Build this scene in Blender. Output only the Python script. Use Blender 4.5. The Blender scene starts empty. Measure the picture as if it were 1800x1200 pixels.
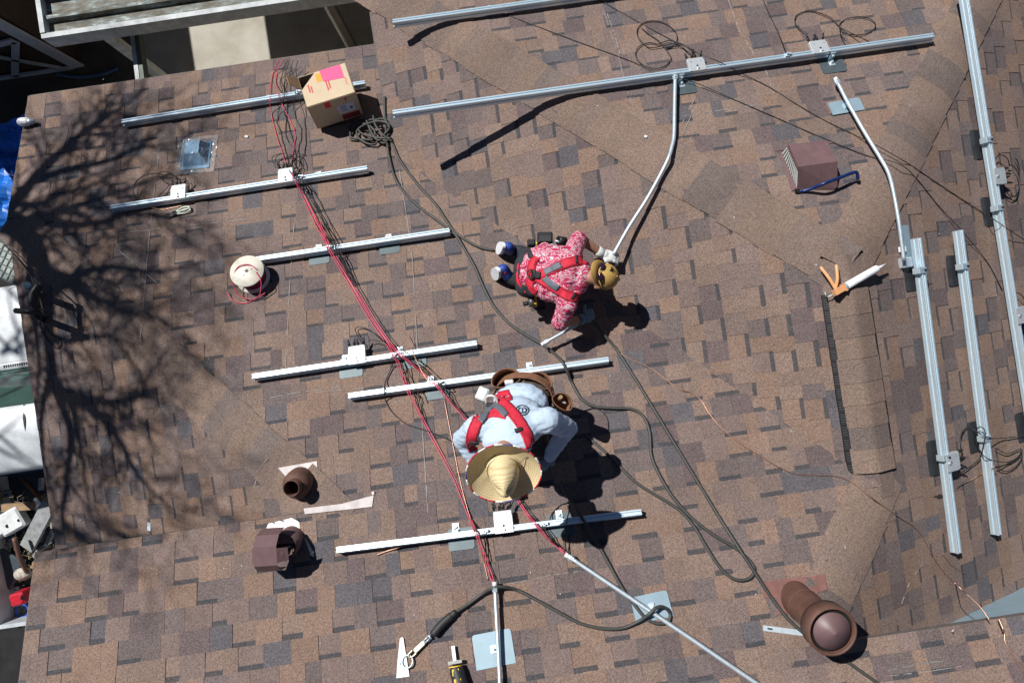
import bpy, bmesh, math, random
from mathutils import Vector, Matrix, noise
from mathutils.bvhtree import BVHTree

# ------------------------------------------------------------------ camera, sky, sun, exposure
scene = bpy.context.scene
ROOT = scene.collection
R_ = random.Random(11)
CAM_Z = 9.0            # drone hovering 9 m over the yard
FOCAL = 1200.0         # pixels on the 1800 px wide photograph (24 mm equivalent)
ROLL = math.radians(8.5)
CR, SR = math.cos(ROLL), math.sin(ROLL)

cam_data = bpy.data.cameras.new('camera')
cam_data.sensor_fit = 'HORIZONTAL'
cam_data.sensor_width = 36.0
cam_data.lens = 24.0
cam_data.clip_start = 0.05
cam_data.clip_end = 2000.0
cam = bpy.data.objects.new('camera', cam_data)
ROOT.objects.link(cam)
cam.location = (0, 0, CAM_Z)
cam.rotation_euler = (0, 0, -ROLL)
scene.camera = cam

SUN_TRAVEL = Vector((0.3026, -0.3605, -0.5105)).normalized()
sun_data = bpy.data.lights.new('sun', 'SUN')
sun_data.energy = 5.0
sun_data.angle = math.radians(0.53)
sun_data.color = (1.0, 0.978, 0.95)
sun = bpy.data.objects.new('sun', sun_data)
ROOT.objects.link(sun)
sun.rotation_euler = SUN_TRAVEL.to_track_quat('-Z', 'Y').to_euler()
sun.location = (-6, 8, 16)

world = bpy.data.worlds.new('World')
scene.world = world
world.use_nodes = True
wn = world.node_tree.nodes
wl = world.node_tree.links
wn.clear()
sky = wn.new('ShaderNodeTexSky')
sky.sky_type = 'NISHITA'
sky.sun_disc = False
sky.sun_elevation = math.asin(-SUN_TRAVEL.z)
sky.sun_rotation = math.atan2(-SUN_TRAVEL.x, -SUN_TRAVEL.y)
sky.altitude = 2200
sky.air_density = 0.6
sky.dust_density = 0.2
bgn = wn.new('ShaderNodeBackground')
bgn.inputs['Strength'].default_value = 0.05
wo = wn.new('ShaderNodeOutputWorld')
wl.new(sky.outputs[0], bgn.inputs[0])
wl.new(bgn.outputs[0], wo.inputs[0])

scene.view_settings.view_transform = 'Standard'
scene.view_settings.look = 'None'
scene.view_settings.gamma = 1.0
scene.view_settings.use_curve_mapping = False
scene.view_settings.exposure = 0.14

# ------------------------------------------------------------------ roof planes and ray helpers
A = 5 / 12.0          # pitch of the main slopes
AR = 0.46             # the right-hand slope is a little steeper
SEC = math.sqrt(1 + A * A)
SECR = math.sqrt(1 + AR * AR)
Z0 = 4.0
XR, YE, ZR = 2.2316, -1.292, Z0 + 0.5384        # ridge line x, its lower end, its height
YA = 0.16                                       # ridge end towards the top of the picture
# z = c + gx*x + gy*y
PLANES = {
    'P': (Z0, 0.0, -A),
    'M': (ZR - A * XR, A, 0.0),
    'R': (ZR + AR * XR, -AR, 0.0),
    'T': (ZR + A * YA, 0.0, -A),
    'B': (Z0 - A * 1.63 + A * 4.0, A, 0.0),
    'G': (0.0, 0.0, 0.0),
}
XB = -4.0             # left eave / rake
EAVE_Y = 2.835
HIP_C = -0.935        # y of the upper roof's edge over the left hip
EDGE_D = -2.09        # y of the roof edge at lower right


def pz(k, x, y):
    c, gx, gy = PLANES[k]
    return c + gx * x + gy * y


def roof_z(x, y):
    wing = min(pz('M', x, y), pz('R', x, y), pz('T', x, y))
    p = pz('P', x, y)
    if y > HIP_C:
        p = min(p, pz('B', x, y))
    if y > EDGE_D and x > 0:
        p = min(p, pz('R', x, y))
    return max(p, wing)


def uw(px, py):
    du, dv = px - 900.0, py - 600.0
    return (CR * du - SR * dv) / FOCAL, -(SR * du + CR * dv) / FOCAL


def at(px, py, h=0.0, k=None):
    """world point that lies h above the roof (or plane k) where the photograph's pixel looks"""
    u, w = uw(px, py)
    if k:
        c, gx, gy = PLANES[k]
        d = (CAM_Z - c - h) / (1 + gx * u + gy * w)
    else:
        d = 5.0
        for _ in range(25):
            d = CAM_Z - (roof_z(u * d, w * d) + h)
    return Vector((u * d, w * d, CAM_Z - d))


def atz(px, py, z):
    u, w = uw(px, py)
    d = CAM_Z - z
    return Vector((u * d, w * d, z))


def pixel(p):
    d = CAM_Z - p[2]
    ex, ey = FOCAL * p[0] / d, -FOCAL * p[1] / d
    return 900 + CR * ex + SR * ey, 600 - SR * ex + CR * ey


def pnormal(k):
    c, gx, gy = PLANES[k]
    return Vector((-gx, -gy, 1)).normalized()


def plane_at(x, y):
    z = roof_z(x, y)
    return min(('P', 'M', 'R', 'T', 'B'), key=lambda k: abs(pz(k, x, y) - z))


# ------------------------------------------------------------------ materials
MATS = {}


def srgb(r, g, b):
    def f(c):
        c /= 255.0
        return c / 12.92 if c <= 0.04045 else ((c + 0.055) / 1.055) ** 2.4
    return (f(r), f(g), f(b))


def mat(name, col, rough=0.6, metal=0.0, var=0.15, scale=30.0, bump=0.0, bscale=None, spec=0.5, alpha=None, col2=None, detail=4.0):
    if name in MATS:
        return MATS[name]
    m = bpy.data.materials.new(name)
    m.use_nodes = True
    nt = m.node_tree
    b = nt.nodes['Principled BSDF']
    b.inputs['Roughness'].default_value = rough
    b.inputs['Metallic'].default_value = metal
    b.inputs['Specular IOR Level'].default_value = spec
    geo = nt.nodes.new('ShaderNodeNewGeometry')
    n = nt.nodes.new('ShaderNodeTexNoise')
    n.inputs['Scale'].default_value = scale
    n.inputs['Detail'].default_value = detail
    n.inputs['Roughness'].default_value = 0.65
    nt.links.new(geo.outputs['Position'], n.inputs['Vector'])
    ramp = nt.nodes.new('ShaderNodeValToRGB')
    c2 = col2 if col2 else tuple(min(1.0, c * (1 + var)) for c in col)
    c1 = tuple(c * (1 - var) for c in col) if not col2 else col
    ramp.color_ramp.elements[0].color = (*c1, 1)
    ramp.color_ramp.elements[1].color = (*c2, 1)
    ramp.color_ramp.elements[0].position = 0.32
    ramp.color_ramp.elements[1].position = 0.68
    nt.links.new(n.outputs['Fac'], ramp.inputs['Fac'])
    nt.links.new(ramp.outputs['Color'], b.inputs['Base Color'])
    if bump:
        n2 = nt.nodes.new('ShaderNodeTexNoise')
        n2.inputs['Scale'].default_value = bscale or scale * 3
        n2.inputs['Detail'].default_value = 3
        nt.links.new(geo.outputs['Position'], n2.inputs['Vector'])
        bp = nt.nodes.new('ShaderNodeBump')
        bp.inputs['Strength'].default_value = 1.0
        bp.inputs['Distance'].default_value = bump
        nt.links.new(n2.outputs['Fac'], bp.inputs['Height'])
        nt.links.new(bp.outputs['Normal'], b.inputs['Normal'])
    if alpha is not None:
        b.inputs['Alpha'].default_value = alpha
    MATS[name] = m
    return m


def shingle_material():
    m = bpy.data.materials.new('asphalt_shingle')
    m.use_nodes = True
    nt = m.node_tree
    L = nt.links.new
    b = nt.nodes['Principled BSDF']
    b.inputs['Roughness'].default_value = 0.92
    b.inputs['Specular IOR Level'].default_value = 0.25
    at_ = nt.nodes.new('ShaderNodeAttribute')
    at_.attribute_name = 'tint'
    geo = nt.nodes.new('ShaderNodeNewGeometry')
    # granules
    w = nt.nodes.new('ShaderNodeTexVoronoi')
    w.inputs['Scale'].default_value = 210
    L(geo.outputs['Position'], w.inputs['Vector'])
    sep = nt.nodes.new('ShaderNodeSeparateColor')
    L(w.outputs['Color'], sep.inputs['Color'])
    gr = nt.nodes.new('ShaderNodeMapRange')
    gr.inputs['From Min'].default_value = 0.0
    gr.inputs['From Max'].default_value = 1.0
    gr.inputs['To Min'].default_value = 0.62
    gr.inputs['To Max'].default_value = 1.38
    L(sep.outputs['Red'], gr.inputs['Value'])
    # broad weathering
    n = nt.nodes.new('ShaderNodeTexNoise')
    n.inputs['Scale'].default_value = 2.3
    n.inputs['Detail'].default_value = 6
    n.inputs['Roughness'].default_value = 0.6
    L(geo.outputs['Position'], n.inputs['Vector'])
    wr = nt.nodes.new('ShaderNodeMapRange')
    wr.inputs['From Min'].default_value = 0.3
    wr.inputs['From Max'].default_value = 0.7
    wr.inputs['To Min'].default_value = 0.91
    wr.inputs['To Max'].default_value = 1.09
    L(n.outputs['Fac'], wr.inputs['Value'])
    mu = nt.nodes.new('ShaderNodeMath')
    mu.operation = 'MULTIPLY'
    L(gr.outputs[0], mu.inputs[0])
    L(wr.outputs[0], mu.inputs[1])
    mx = nt.nodes.new('ShaderNodeMix')
    mx.data_type = 'RGBA'
    mx.blend_type = 'MULTIPLY'
    mx.inputs['Factor'].default_value = 1.0
    L(at_.outputs['Color'], mx.inputs['A'])
    L(mu.outputs[0], mx.inputs['B'])
    # scuffed pale dust patches
    n3 = nt.nodes.new('ShaderNodeTexNoise')
    n3.inputs['Scale'].default_value = 9
    n3.inputs['Detail'].default_value = 8
    n3.inputs['Roughness'].default_value = 0.7
    L(geo.outputs['Position'], n3.inputs['Vector'])
    dr = nt.nodes.new('ShaderNodeMapRange')
    dr.inputs['From Min'].default_value = 0.55
    dr.inputs['From Max'].default_value = 0.8
    dr.inputs['To Min'].default_value = 0.0
    dr.inputs['To Max'].default_value = 0.3
    L(n3.outputs['Fac'], dr.inputs['Value'])
    mx2 = nt.nodes.new('ShaderNodeMix')
    mx2.data_type = 'RGBA'
    mx2.inputs['B'].default_value = (0.20, 0.165, 0.14, 1)
    L(dr.outputs[0], mx2.inputs['Factor'])
    L(mx.outputs['Result'], mx2.inputs['A'])
    L(mx2.outputs['Result'], b.inputs['Base Color'])
    bp = nt.nodes.new('ShaderNodeBump')
    bp.inputs['Strength'].default_value = 0.6
    bp.inputs['Distance'].default_value = 0.0022
    L(sep.outputs['Green'], bp.inputs['Height'])
    L(bp.outputs['Normal'], b.inputs['Normal'])
    MATS['shingle'] = m
    return m


shingle_material()
ALU = mat('sky_tint_aluminium', (0.68, 0.81, 0.88), 0.38, 0.65, 0.05, 60, 0.0004, 300)  # base colour tinted blue to stand in for sky reflection
GALV = mat('galvanised_steel', (0.58, 0.66, 0.71), 0.48, 0.6, 0.10, 45)
FLASH = mat('sky_tint_flashing', (0.27, 0.37, 0.43), 0.45, 0.25, 0.06, 12)  # blue sky reflection painted into the base colour
PFLASH = mat('shade_grey_flashing', (0.10, 0.13, 0.14), 0.45, 0.4, 0.10, 25)  # same flashing, darkened to imitate the shade under the rails
SHADEFLASH = mat('shade_black_flashing', (0.028, 0.03, 0.034), 0.6, 0.2, 0.15, 30)  # same flashing painted near black to imitate shade on the right slope
WHITE = mat('white_paint', (0.78, 0.78, 0.76), 0.5, 0, 0.06, 20)
BLACK = mat('black_plastic', (0.012, 0.012, 0.014), 0.45, 0, 0.2, 60)
RUBBER = mat('black_rubber', (0.022, 0.022, 0.022), 0.6, 0, 0.2, 80)
ROPE = mat('cord_jacket', (0.045, 0.046, 0.042), 0.55, 0, 0.2, 120)
REDW = mat('red_wire', (0.62, 0.07, 0.13), 0.42, 0, 0.08, 60)
COPPER = mat('copper', (0.58, 0.33, 0.23), 0.40, 0.9, 0.1, 60)
BROWN = mat('brown_paint', (0.150, 0.088, 0.090), 0.48, 0.0, 0.12, 14)
RUST = mat('brown_pipe', (0.112, 0.054, 0.038), 0.62, 0.0, 0.22, 12, 0.0006, 60)
CARD = mat('cardboard', (0.58, 0.46, 0.31), 0.8, 0, 0.06, 18)
CARDIN = mat('cardboard_inside', (0.30, 0.19, 0.10), 0.85, 0, 0.08, 18)


# ------------------------------------------------------------------ object helpers
def tag(o, label=None, cat=None, group=None, kind=None):
    if label:
        o['label'] = label
    if cat:
        o['category'] = cat
    if group:
        o['group'] = group
    if kind:
        o['kind'] = kind
    return o


def thing(name, label, cat, loc, group=None):
    o = bpy.data.objects.new(name, None)
    o.empty_display_size = 0.1
    ROOT.objects.link(o)
    o.location = loc
    return tag(o, label, cat, group)


def wloc(o):
    p = Vector((0, 0, 0))
    while o is not None:
        p += Vector(o.location)
        o = o.parent
    return p


def link_mesh(name, me, parent=None, base=None):
    """mesh in world coordinates; stored relative to the parent (parents are never rotated)"""
    o = bpy.data.objects.new(name, me)
    ROOT.objects.link(o)
    if parent is not None:
        o.parent = parent
        me.transform(Matrix.Translation(-wloc(parent)))
    elif base is not None:
        me.transform(Matrix.Translation(-Vector(base)))
        o.location = base
    return o


class MB:
    """collects shapes into ONE mesh"""

    def __init__(self):
        self.v = []
        self.f = []
        self.m = []
        self.sm = []
        self.mats = []

    def mi(self, m):
        if m not in self.mats:
            self.mats.append(m)
        return self.mats.index(m)

    def add(self, vs, fs, m, smooth=False):
        b = len(self.v)
        self.v += [tuple(p) for p in vs]
        k = self.mi(m)
        for f in fs:
            self.f.append([i + b for i in f])
            self.m.append(k)
            self.sm.append(smooth)
        return self

    def box(self, o, ex, ey, ez, m):
        """corner o and three edge vectors"""
        o = Vector(o)
        vs = [o, o + ex, o + ex + ey, o + ey, o + ez, o + ex + ez, o + ex + ey + ez, o + ey + ez]
        fs = [(3, 2, 1, 0), (4, 5, 6, 7), (0, 1, 5, 4), (1, 2, 6, 5), (2, 3, 7, 6), (3, 0, 4, 7)]
        if ex.cross(ey).dot(ez) < 0:
            fs = [f[::-1] for f in fs]
        return self.add(vs, fs, m)

    def cbox(self, c, fr, size, m):
        """centre, frame (three unit vectors), sizes"""
        ex, ey, ez = [fr[i] * size[i] for i in range(3)]
        return self.box(Vector(c) - (ex + ey + ez) * 0.5, ex, ey, ez, m)

    def bevbox(self, c, fr, size, m, b=0.006):
        """box with chamfered vertical edges and top edge"""
        sx, sy, sz = size[0] / 2, size[1] / 2, size[2] / 2
        ring = []
        for z, ins in ((-sz, 0), (sz - b, 0), (sz, b)):
            x, y = sx - ins, sy - ins
            ring.append([(x - b, -y, z), (x, -y + b, z), (x, y - b, z), (x - b, y, z), (-x + b, y, z), (-x, y - b, z), (-x, -y + b, z), (-x + b, -y, z)])
        vs = [Vector(c) + fr[0] * p[0] + fr[1] * p[1] + fr[2] * p[2] for r in ring for p in r]
        fs = []
        for k in range(2):
            for i in range(8):
                j = (i + 1) % 8
                fs.append((k * 8 + i, k * 8 + j, k * 8 + 8 + j, k * 8 + 8 + i))
        fs.append(tuple(range(7, -1, -1)))
        fs.append(tuple(range(16, 24)))
        if fr[0].cross(fr[1]).dot(fr[2]) < 0:
            fs = [f[::-1] for f in fs]
        return self.add(vs, fs, m)

    def tube(self, pts, r, m, n=8, cap=True, smooth=True):
        pts = [Vector(p) for p in pts]
        rs = r if isinstance(r, (list, tuple)) else [r] * len(pts)
        T = []
        for i in range(len(pts)):
            t = pts[min(i + 1, len(pts) - 1)] - pts[max(i - 1, 0)]
            T.append(t.normalized() if t.length > 1e-9 else Vector((0, 0, 1)))
        u = T[0].orthogonal().normalized()
        vs, fs = [], []
        for i, p in enumerate(pts):
            u = (u - T[i] * u.dot(T[i]))
            u = u.normalized() if u.length > 1e-6 else T[i].orthogonal().normalized()
            w = T[i].cross(u)
            for k in range(n):
                a = 2 * math.pi * k / n
                vs.append(p + (u * math.cos(a) + w * math.sin(a)) * rs[i])
        for i in range(len(pts) - 1):
            for k in range(n):
                j = (k + 1) % n
                fs.append((i * n + k, i * n + j, (i + 1) * n + j, (i + 1) * n + k))
        self.add(vs, fs, m, smooth)
        if cap:
            b = len(self.v) - len(vs)
            kk = self.mi(m)
            for f in (tuple(range(b + n - 1, b - 1, -1)), tuple(range(b + (len(pts) - 1) * n, b + len(pts) * n))):
                self.f.append(list(f)); self.m.append(kk); self.sm.append(False)
        return self

    def lathe(self, o, axis, prof, m, n=28, ref=None, smooth=True, cap=True):
        """profile of (radius, height along axis)"""
        axis = Vector(axis).normalized()
        u = (ref - axis * ref.dot(axis)).normalized() if ref else axis.orthogonal().normalized()
        w = axis.cross(u)
        vs, fs = [], []
        for (r, z) in prof:
            for k in range(n):
                a = 2 * math.pi * k / n
                vs.append(Vector(o) + axis * z + (u * math.cos(a) + w * math.sin(a)) * r)
        for i in range(len(prof) - 1):
            for k in range(n):
                j = (k + 1) % n
                fs.append((i * n + k, i * n + j, (i + 1) * n + j, (i + 1) * n + k))
        self.add(vs, fs, m, smooth)
        return self

    def extrude(self, prof, p0, p1, ax, ay, m, cap=True):
        """closed 2D profile swept straight from p0 to p1; profile axes ax, ay"""
        n = len(prof)
        vs = [Vector(p) + ax * q[0] + ay * q[1] for p in (p0, p1) for q in prof]
        fs = [(i, (i + 1) % n, n + (i + 1) % n, n + i) for i in range(n)]
        if cap:
            fs += [tuple(range(n - 1, -1, -1)), tuple(range(n, 2 * n))]
        return self.add(vs, fs, m)

    def poly_slab(self, pts, off, m):
        """polygon with thickness vector off"""
        n = len(pts)
        vs = [Vector(p) for p in pts] + [Vector(p) + off for p in pts]
        fs = [tuple(range(n - 1, -1, -1)), tuple(range(n, 2 * n))] + [(i, (i + 1) % n, n + (i + 1) % n, n + i) for i in range(n)]
        return self.add(vs, fs, m)

    def sphere(self, c, r, m, n=12, fr=None, sc=(1, 1, 1)):
        fr = fr or (Vector((1, 0, 0)), Vector((0, 1, 0)), Vector((0, 0, 1)))
        vs, fs = [], []
        rows = n // 2
        for i in range(rows + 1):
            th = math.pi * i / rows
            for k in range(n):
                a = 2 * math.pi * k / n
                p = (math.sin(th) * math.cos(a) * sc[0], math.sin(th) * math.sin(a) * sc[1], math.cos(th) * sc[2])
                vs.append(Vector(c) + (fr[0] * p[0] + fr[1] * p[1] + fr[2] * p[2]) * r)
        for i in range(rows):
            for k in range(n):
                j = (k + 1) % n
                fs.append((i * n + k, (i + 1) * n + k, (i + 1) * n + j, i * n + j))
        return self.add(vs, fs, m, True)

    def mesh(self, name):
        me = bpy.data.meshes.new(name)
        me.from_pydata(self.v, [], self.f)
        for m in self.mats:
            me.materials.append(m)
        me.polygons.foreach_set('material_index', self.m)
        me.polygons.foreach_set('use_smooth', self.sm)
        bm = bmesh.new()
        bm.from_mesh(me)
        bmesh.ops.recalc_face_normals(bm, faces=bm.faces)
        bm.to_mesh(me)
        bm.free()
        me.update()
        return me

    def build(self, name, parent=None, base=None):
        return link_mesh(name, self.mesh(name), parent, base)


def smooth_path(pts, n=8, closed=False):
    """Catmull-Rom through points"""
    pts = [Vector(p) for p in pts]
    if len(pts) < 3:
        return pts
    out = []
    for i in range(len(pts) - 1):
        p0 = pts[i - 1] if i else pts[0] * 2 - pts[1]
        p1, p2 = pts[i], pts[i + 1]
        p3 = pts[i + 2] if i + 2 < len(pts) else p2 * 2 - p1
        for k in range(n):
            t = k / n
            out.append(0.5 * ((2 * p1) + (p2 - p0) * t + (2 * p0 - 5 * p1 + 4 * p2 - p3) * t * t + (3 * p1 - p0 - 3 * p2 + p3) * t ** 3))
    out.append(pts[-1])
    return out


def cable_pts(pp, r, n=8, lift=0.004, wob=0.0):
    """pixel polyline [(px,py) or (px,py,h)] -> smooth world path resting on the roof"""
    q = []
    for p in pp:
        h = p[2] if len(p) > 2 else 0.0
        q.append((p[0], p[1], h))
    s = smooth_path([Vector(p) for p in q], n)
    out = []
    for i, p in enumerate(s):
        hh = max(p.z, 0.0) + (r + lift + 0.009)
        w = wob * noise.noise(Vector((i * 0.35, p.x * 0.01, 3.1))) if wob else 0.0
        out.append(at(p.x + w, p.y + w, hh))
    return out


def ball_frame(k, ang=0.0):
    """plane frame: s along course, t upslope, n normal, rotated by ang in the plane"""
    n = pnormal(k)
    c, gx, gy = PLANES[k]
    up = Vector((gx, gy, gx * gx + gy * gy))
    if up.length < 1e-9:
        up = Vector((0, 1, 0))
    t = up.normalized()
    s = t.cross(n)
    ca, sa = math.cos(ang), math.sin(ang)
    return (s * ca + t * sa, t * ca - s * sa, n)
# ------------------------------------------------------------------ the house: slopes, shingles, hips
EXPO = 0.1430
house = thing('house', 'house with brown asphalt shingle roof filling the picture', 'house', (0, 0, 0))

TINTS = [(srgb(149, 127, 115), 25), (srgb(151, 126, 111), 18), (srgb(140, 121, 114), 24), (srgb(124, 111, 108), 17), (srgb(119, 104, 103), 10), (srgb(109, 104, 107), 6)]
CAPT = [(srgb(146, 125, 112), 45), (srgb(140, 121, 111), 35), (srgb(127, 113, 107), 20)]
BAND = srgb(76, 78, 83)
ALB = 0.70


def pick_tint(rng, table=None):
    r = rng.random() * 100
    for c, w in (table or TINTS):
        if r < w:
            break
        r -= w
    j = rng.uniform(0.92, 1.08)
    return tuple(x * ALB * j for x in c)


def clip(poly, a, b):
    """Sutherland-Hodgman: keep the part left of the line a->b"""
    out = []
    n = len(poly)
    for i in range(n):
        p, q = poly[i], poly[(i + 1) % n]
        sp = (b[0] - a[0]) * (p[1] - a[1]) - (b[1] - a[1]) * (p[0] - a[0])
        sq = (b[0] - a[0]) * (q[1] - a[1]) - (b[1] - a[1]) * (q[0] - a[0])
        if sp >= 0:
            out.append(p)
        if (sp >= 0) != (sq >= 0):
            t = sp / (sp - sq)
            out.append((p[0] + (q[0] - p[0]) * t, p[1] + (q[1] - p[1]) * t))
    return out


def clip_convex(poly, conv):
    for i in range(len(conv)):
        poly = clip(poly, conv[i], conv[(i + 1) % len(conv)])
        if len(poly) < 3:
            return []
    return poly


def parea(p):
    return 0.5 * sum(p[i][0] * p[(i + 1) % len(p)][1] - p[(i + 1) % len(p)][0] * p[i][1] for i in range(len(p)))


class Facet:
    def __init__(self, k, polys):
        """polys: convex polygons in world (x, y)"""
        self.k = k
        self.n = pnormal(k)
        self.dir = {'P': (0, -1), 'T': (0, -1), 'M': (1, 0), 'B': (1, 0), 'R': (-1, 0)}[k]   # upslope in plan
        self.sec = SECR if k == 'R' else SEC
        up = [self.tof(x, y) for p in polys for (x, y) in p]
        self.t0 = min(up)
        self.polys_xy = polys
        self.polys = []
        for p in polys:
            q = [(self.sof(x, y), (self.tof(x, y) - self.t0) * self.sec) for (x, y) in p]
            if parea(q) < 0:
                q = q[::-1]
            self.polys.append(q)

    def tof(self, x, y):
        return x * self.dir[0] + y * self.dir[1]

    def sof(self, x, y):
        return x * -self.dir[1] + y * self.dir[0]

    def p3(self, s, t, h=0.0):
        u = t / self.sec + self.t0
        x = u * self.dir[0] - s * self.dir[1]
        y = u * self.dir[1] + s * self.dir[0]
        return Vector((x, y, pz(self.k, x, y))) + self.n * h


def vhip(x):      # left hip between P and B: y on the hip at x
    return 1.63 - (x - XB)


VX = lambda y: -y + 0.94            # valley between P and M
PRX = lambda y: XR - (A / AR) * (YE - y)   # hip between P and R
TLX = lambda y: XR - (y - YA)       # left hip of the wing's end slope
TRX = lambda y: XR + (A / AR) * (y - YA)
RAKE_C = -3.39
FAR_T = 3.5
APX = XB + 1.63 - HIP_C             # x of the apex of the left hip
UNDER = 0.10
MEAVE = -0.754
facets = {
    'P': Facet('P', [
        [(XB, EAVE_Y), (MEAVE + 0.2, EAVE_Y), (MEAVE + 0.2, 1.63), (XB, 1.63)],
        [(XB, 1.63), (VX(1.63) + UNDER, 1.63), (VX(HIP_C) + UNDER, HIP_C), (APX, HIP_C)],
        [(RAKE_C, HIP_C), (VX(HIP_C) + UNDER, HIP_C), (XR + 0.02, YE), (RAKE_C, YE)],
        [(RAKE_C, YE), (XR, YE), (PRX(EDGE_D), EDGE_D), (RAKE_C, EDGE_D)],
        [(RAKE_C, EDGE_D), (3.7, EDGE_D), (3.7, -3.1), (RAKE_C, -3.1)]]),
    'M': Facet('M', [[(MEAVE, VX(0) - MEAVE), (MEAVE, YA + (XR - MEAVE)), (XR, YA), (XR, YE)]]),
    'T': Facet('T', [[(XR, YA), (TLX(FAR_T), FAR_T), (TRX(FAR_T), FAR_T)]]),
    'R': Facet('R', [
        [(XR, YA), (XR, YE), (5.7, YE), (5.7, FAR_T), (TRX(FAR_T), FAR_T)],
        [(XR, YE), (PRX(EDGE_D - 0.42), EDGE_D - 0.42), (5.7, EDGE_D - 0.42), (5.7, YE)]]),
    'B': Facet('B', [[(XB, 1.63), (XB, HIP_C - 0.32), (APX, HIP_C - 0.32), (APX, HIP_C)]]),
}

# shingles stop short of the hips and ridge; the caps bridge the gap
HIPS = [((XR, YA), (TLX(FAR_T), FAR_T)), ((XR, YA), (TRX(FAR_T), FAR_T)), ((XB, 1.63), (APX, HIP_C)), ((XR, YE), (PRX(EDGE_D - 0.42), EDGE_D - 0.42))]


def near_line(p, l):
    (x0, y0), (x1, y1) = l
    L_ = math.hypot(x1 - x0, y1 - y0)
    return abs((x1 - x0) * (p[1] - y0) - (y1 - y0) * (p[0] - x0)) / L_ < 0.004


for k, fc in list(facets.items()):
    np_ = []
    for poly in fc.polys_xy:
        q = list(poly)
        if parea(q) < 0:
            q = q[::-1]
        out = q
        for a_, b_ in zip(q, q[1:] + q[:1]):
            for l in HIPS:
                if near_line(a_, l) and near_line(b_, l):
                    d_ = Vector((b_[0] - a_[0], b_[1] - a_[1])).normalized()
                    n_ = Vector((-d_.y, d_.x)) * 0.10
                    out = clip(out, (a_[0] + n_.x, a_[1] + n_.y), (b_[0] + n_.x, b_[1] + n_.y))
        np_.append(out)
    t0_old = fc.t0
    fc.polys = []
    for p in np_:
        q = [(fc.sof(x, y), (fc.tof(x, y) - fc.t0) * fc.sec) for (x, y) in p]
        if parea(q) < 0:
            q = q[::-1]
        fc.polys.append(q)

slopes = {}
DECK = mat('roof_deck', (0.10, 0.085, 0.075), 0.9, 0, 0.2, 20)
for k, fc in facets.items():
    mb = MB()
    for p in fc.polys:
        top = [fc.p3(s, t, -0.004) for s, t in p]
        mb.poly_slab(top, Vector((0, 0, -0.028)), DECK)
    slopes[k] = mb.build('roof_slope', house)
tag(slopes['P'], 'main brown shingled slope where the workers and most rails are')
tag(slopes['M'], 'shingled slope right of the valley below the long rail')
tag(slopes['T'], 'shingled end slope at the top between two hips')
tag(slopes['R'], 'shingled slope at the right edge with three long rails')
tag(slopes['B'], 'shingled hip slope at the left under the tree shadow')

# ---- every visible shingle piece
pieces = []        # (area in pixels, facet key, list of (polygon, tint), base height, raise)
for k, fc in facets.items():
    rng = random.Random(hash(k) % 100 if False else ord(k))
    smin = min(s for p in fc.polys for s, t in p) - 0.3
    smax = max(s for p in fc.polys for s, t in p) + 0.3
    tmax = max(t for p in fc.polys for s, t in p)
    nc = int(tmax / EXPO) + 1
    for c in range(nc):
        t0, t1 = c * EXPO, (c + 1) * EXPO
        s = smin - rng.uniform(0, 0.3)
        recess = rng.random() < 0.4
        while s < smax:
            if recess:
                w = rng.choice((0.10, 0.125, 0.14, 0.15, 0.165))
            else:
                w = rng.choice((0.11, 0.13, 0.15, 0.165, 0.19, 0.09))
            w += rng.uniform(-0.012, 0.012)
            jit = rng.uniform(-0.002, 0.002)
            tint = pick_tint(rng)
            lift = rng.uniform(0.0, 0.0025)
            rect = [(s, t0 + jit), (s + w, t0 + jit), (s + w, t1 + 0.012), (s, t1 + 0.012)]
            polys = []
            area = 0.0
            for cv in fc.polys:
                q = clip_convex(rect, cv)
                if len(q) >= 3 and parea(q) > 2e-5:
                    polys.append(q)
                    pp = [pixel(fc.p3(a_, b_)) for a_, b_ in q]
                    cx = sum(p[0] for p in pp) / len(pp)
                    cy = sum(p[1] for p in pp) / len(pp)
                    if 10 < cx < 1790 and 10 < cy < 1190:
                        area += abs(parea(pp))
            if polys:
                pieces.append((area, k, polys, tint, recess, lift, t0, jit, rng.random()))
            s += w + (0.0012 if not recess else 0.0)
            recess = (not recess) if (recess or rng.random() < 0.52) else recess


def piece_geom(pc, vs, fs, cols):
    area, k, polys, tint, recess, lift, t0, jit, rr = pc
    fc = facets[k]
    hb = 0.0062 + lift + (0.0 if recess else 0.0040)
    ht = 0.0022 + (0.0 if recess else 0.0032)
    bandw = 0.027 + 0.007 * rr

    def hh(t):
        f_ = min(max((t - t0) / EXPO, 0), 1.1)
        return hb + (ht - hb) * f_

    def emit(q, col):
        b = len(vs)
        n = len(q)
        for (s, t) in q:
            vs.append(fc.p3(s, t, hh(t)))
        for (s, t) in q:
            vs.append(fc.p3(s, t, -0.003))
        fl = [tuple(range(b, b + n))]
        for i in range(n):
            j = (i + 1) % n
            fl.append((b + i, b + n + i, b + n + j, b + j))
        for f in fl:
            fs.append(f)
            cols.append(col)
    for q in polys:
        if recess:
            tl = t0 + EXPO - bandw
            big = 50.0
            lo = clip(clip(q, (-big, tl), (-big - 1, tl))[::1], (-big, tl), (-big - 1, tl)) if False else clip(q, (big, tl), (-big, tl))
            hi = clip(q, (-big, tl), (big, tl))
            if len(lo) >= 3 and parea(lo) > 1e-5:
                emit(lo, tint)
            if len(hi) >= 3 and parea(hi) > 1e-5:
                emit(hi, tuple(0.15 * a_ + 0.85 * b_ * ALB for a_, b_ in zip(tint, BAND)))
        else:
            emit(q, tint)


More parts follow.
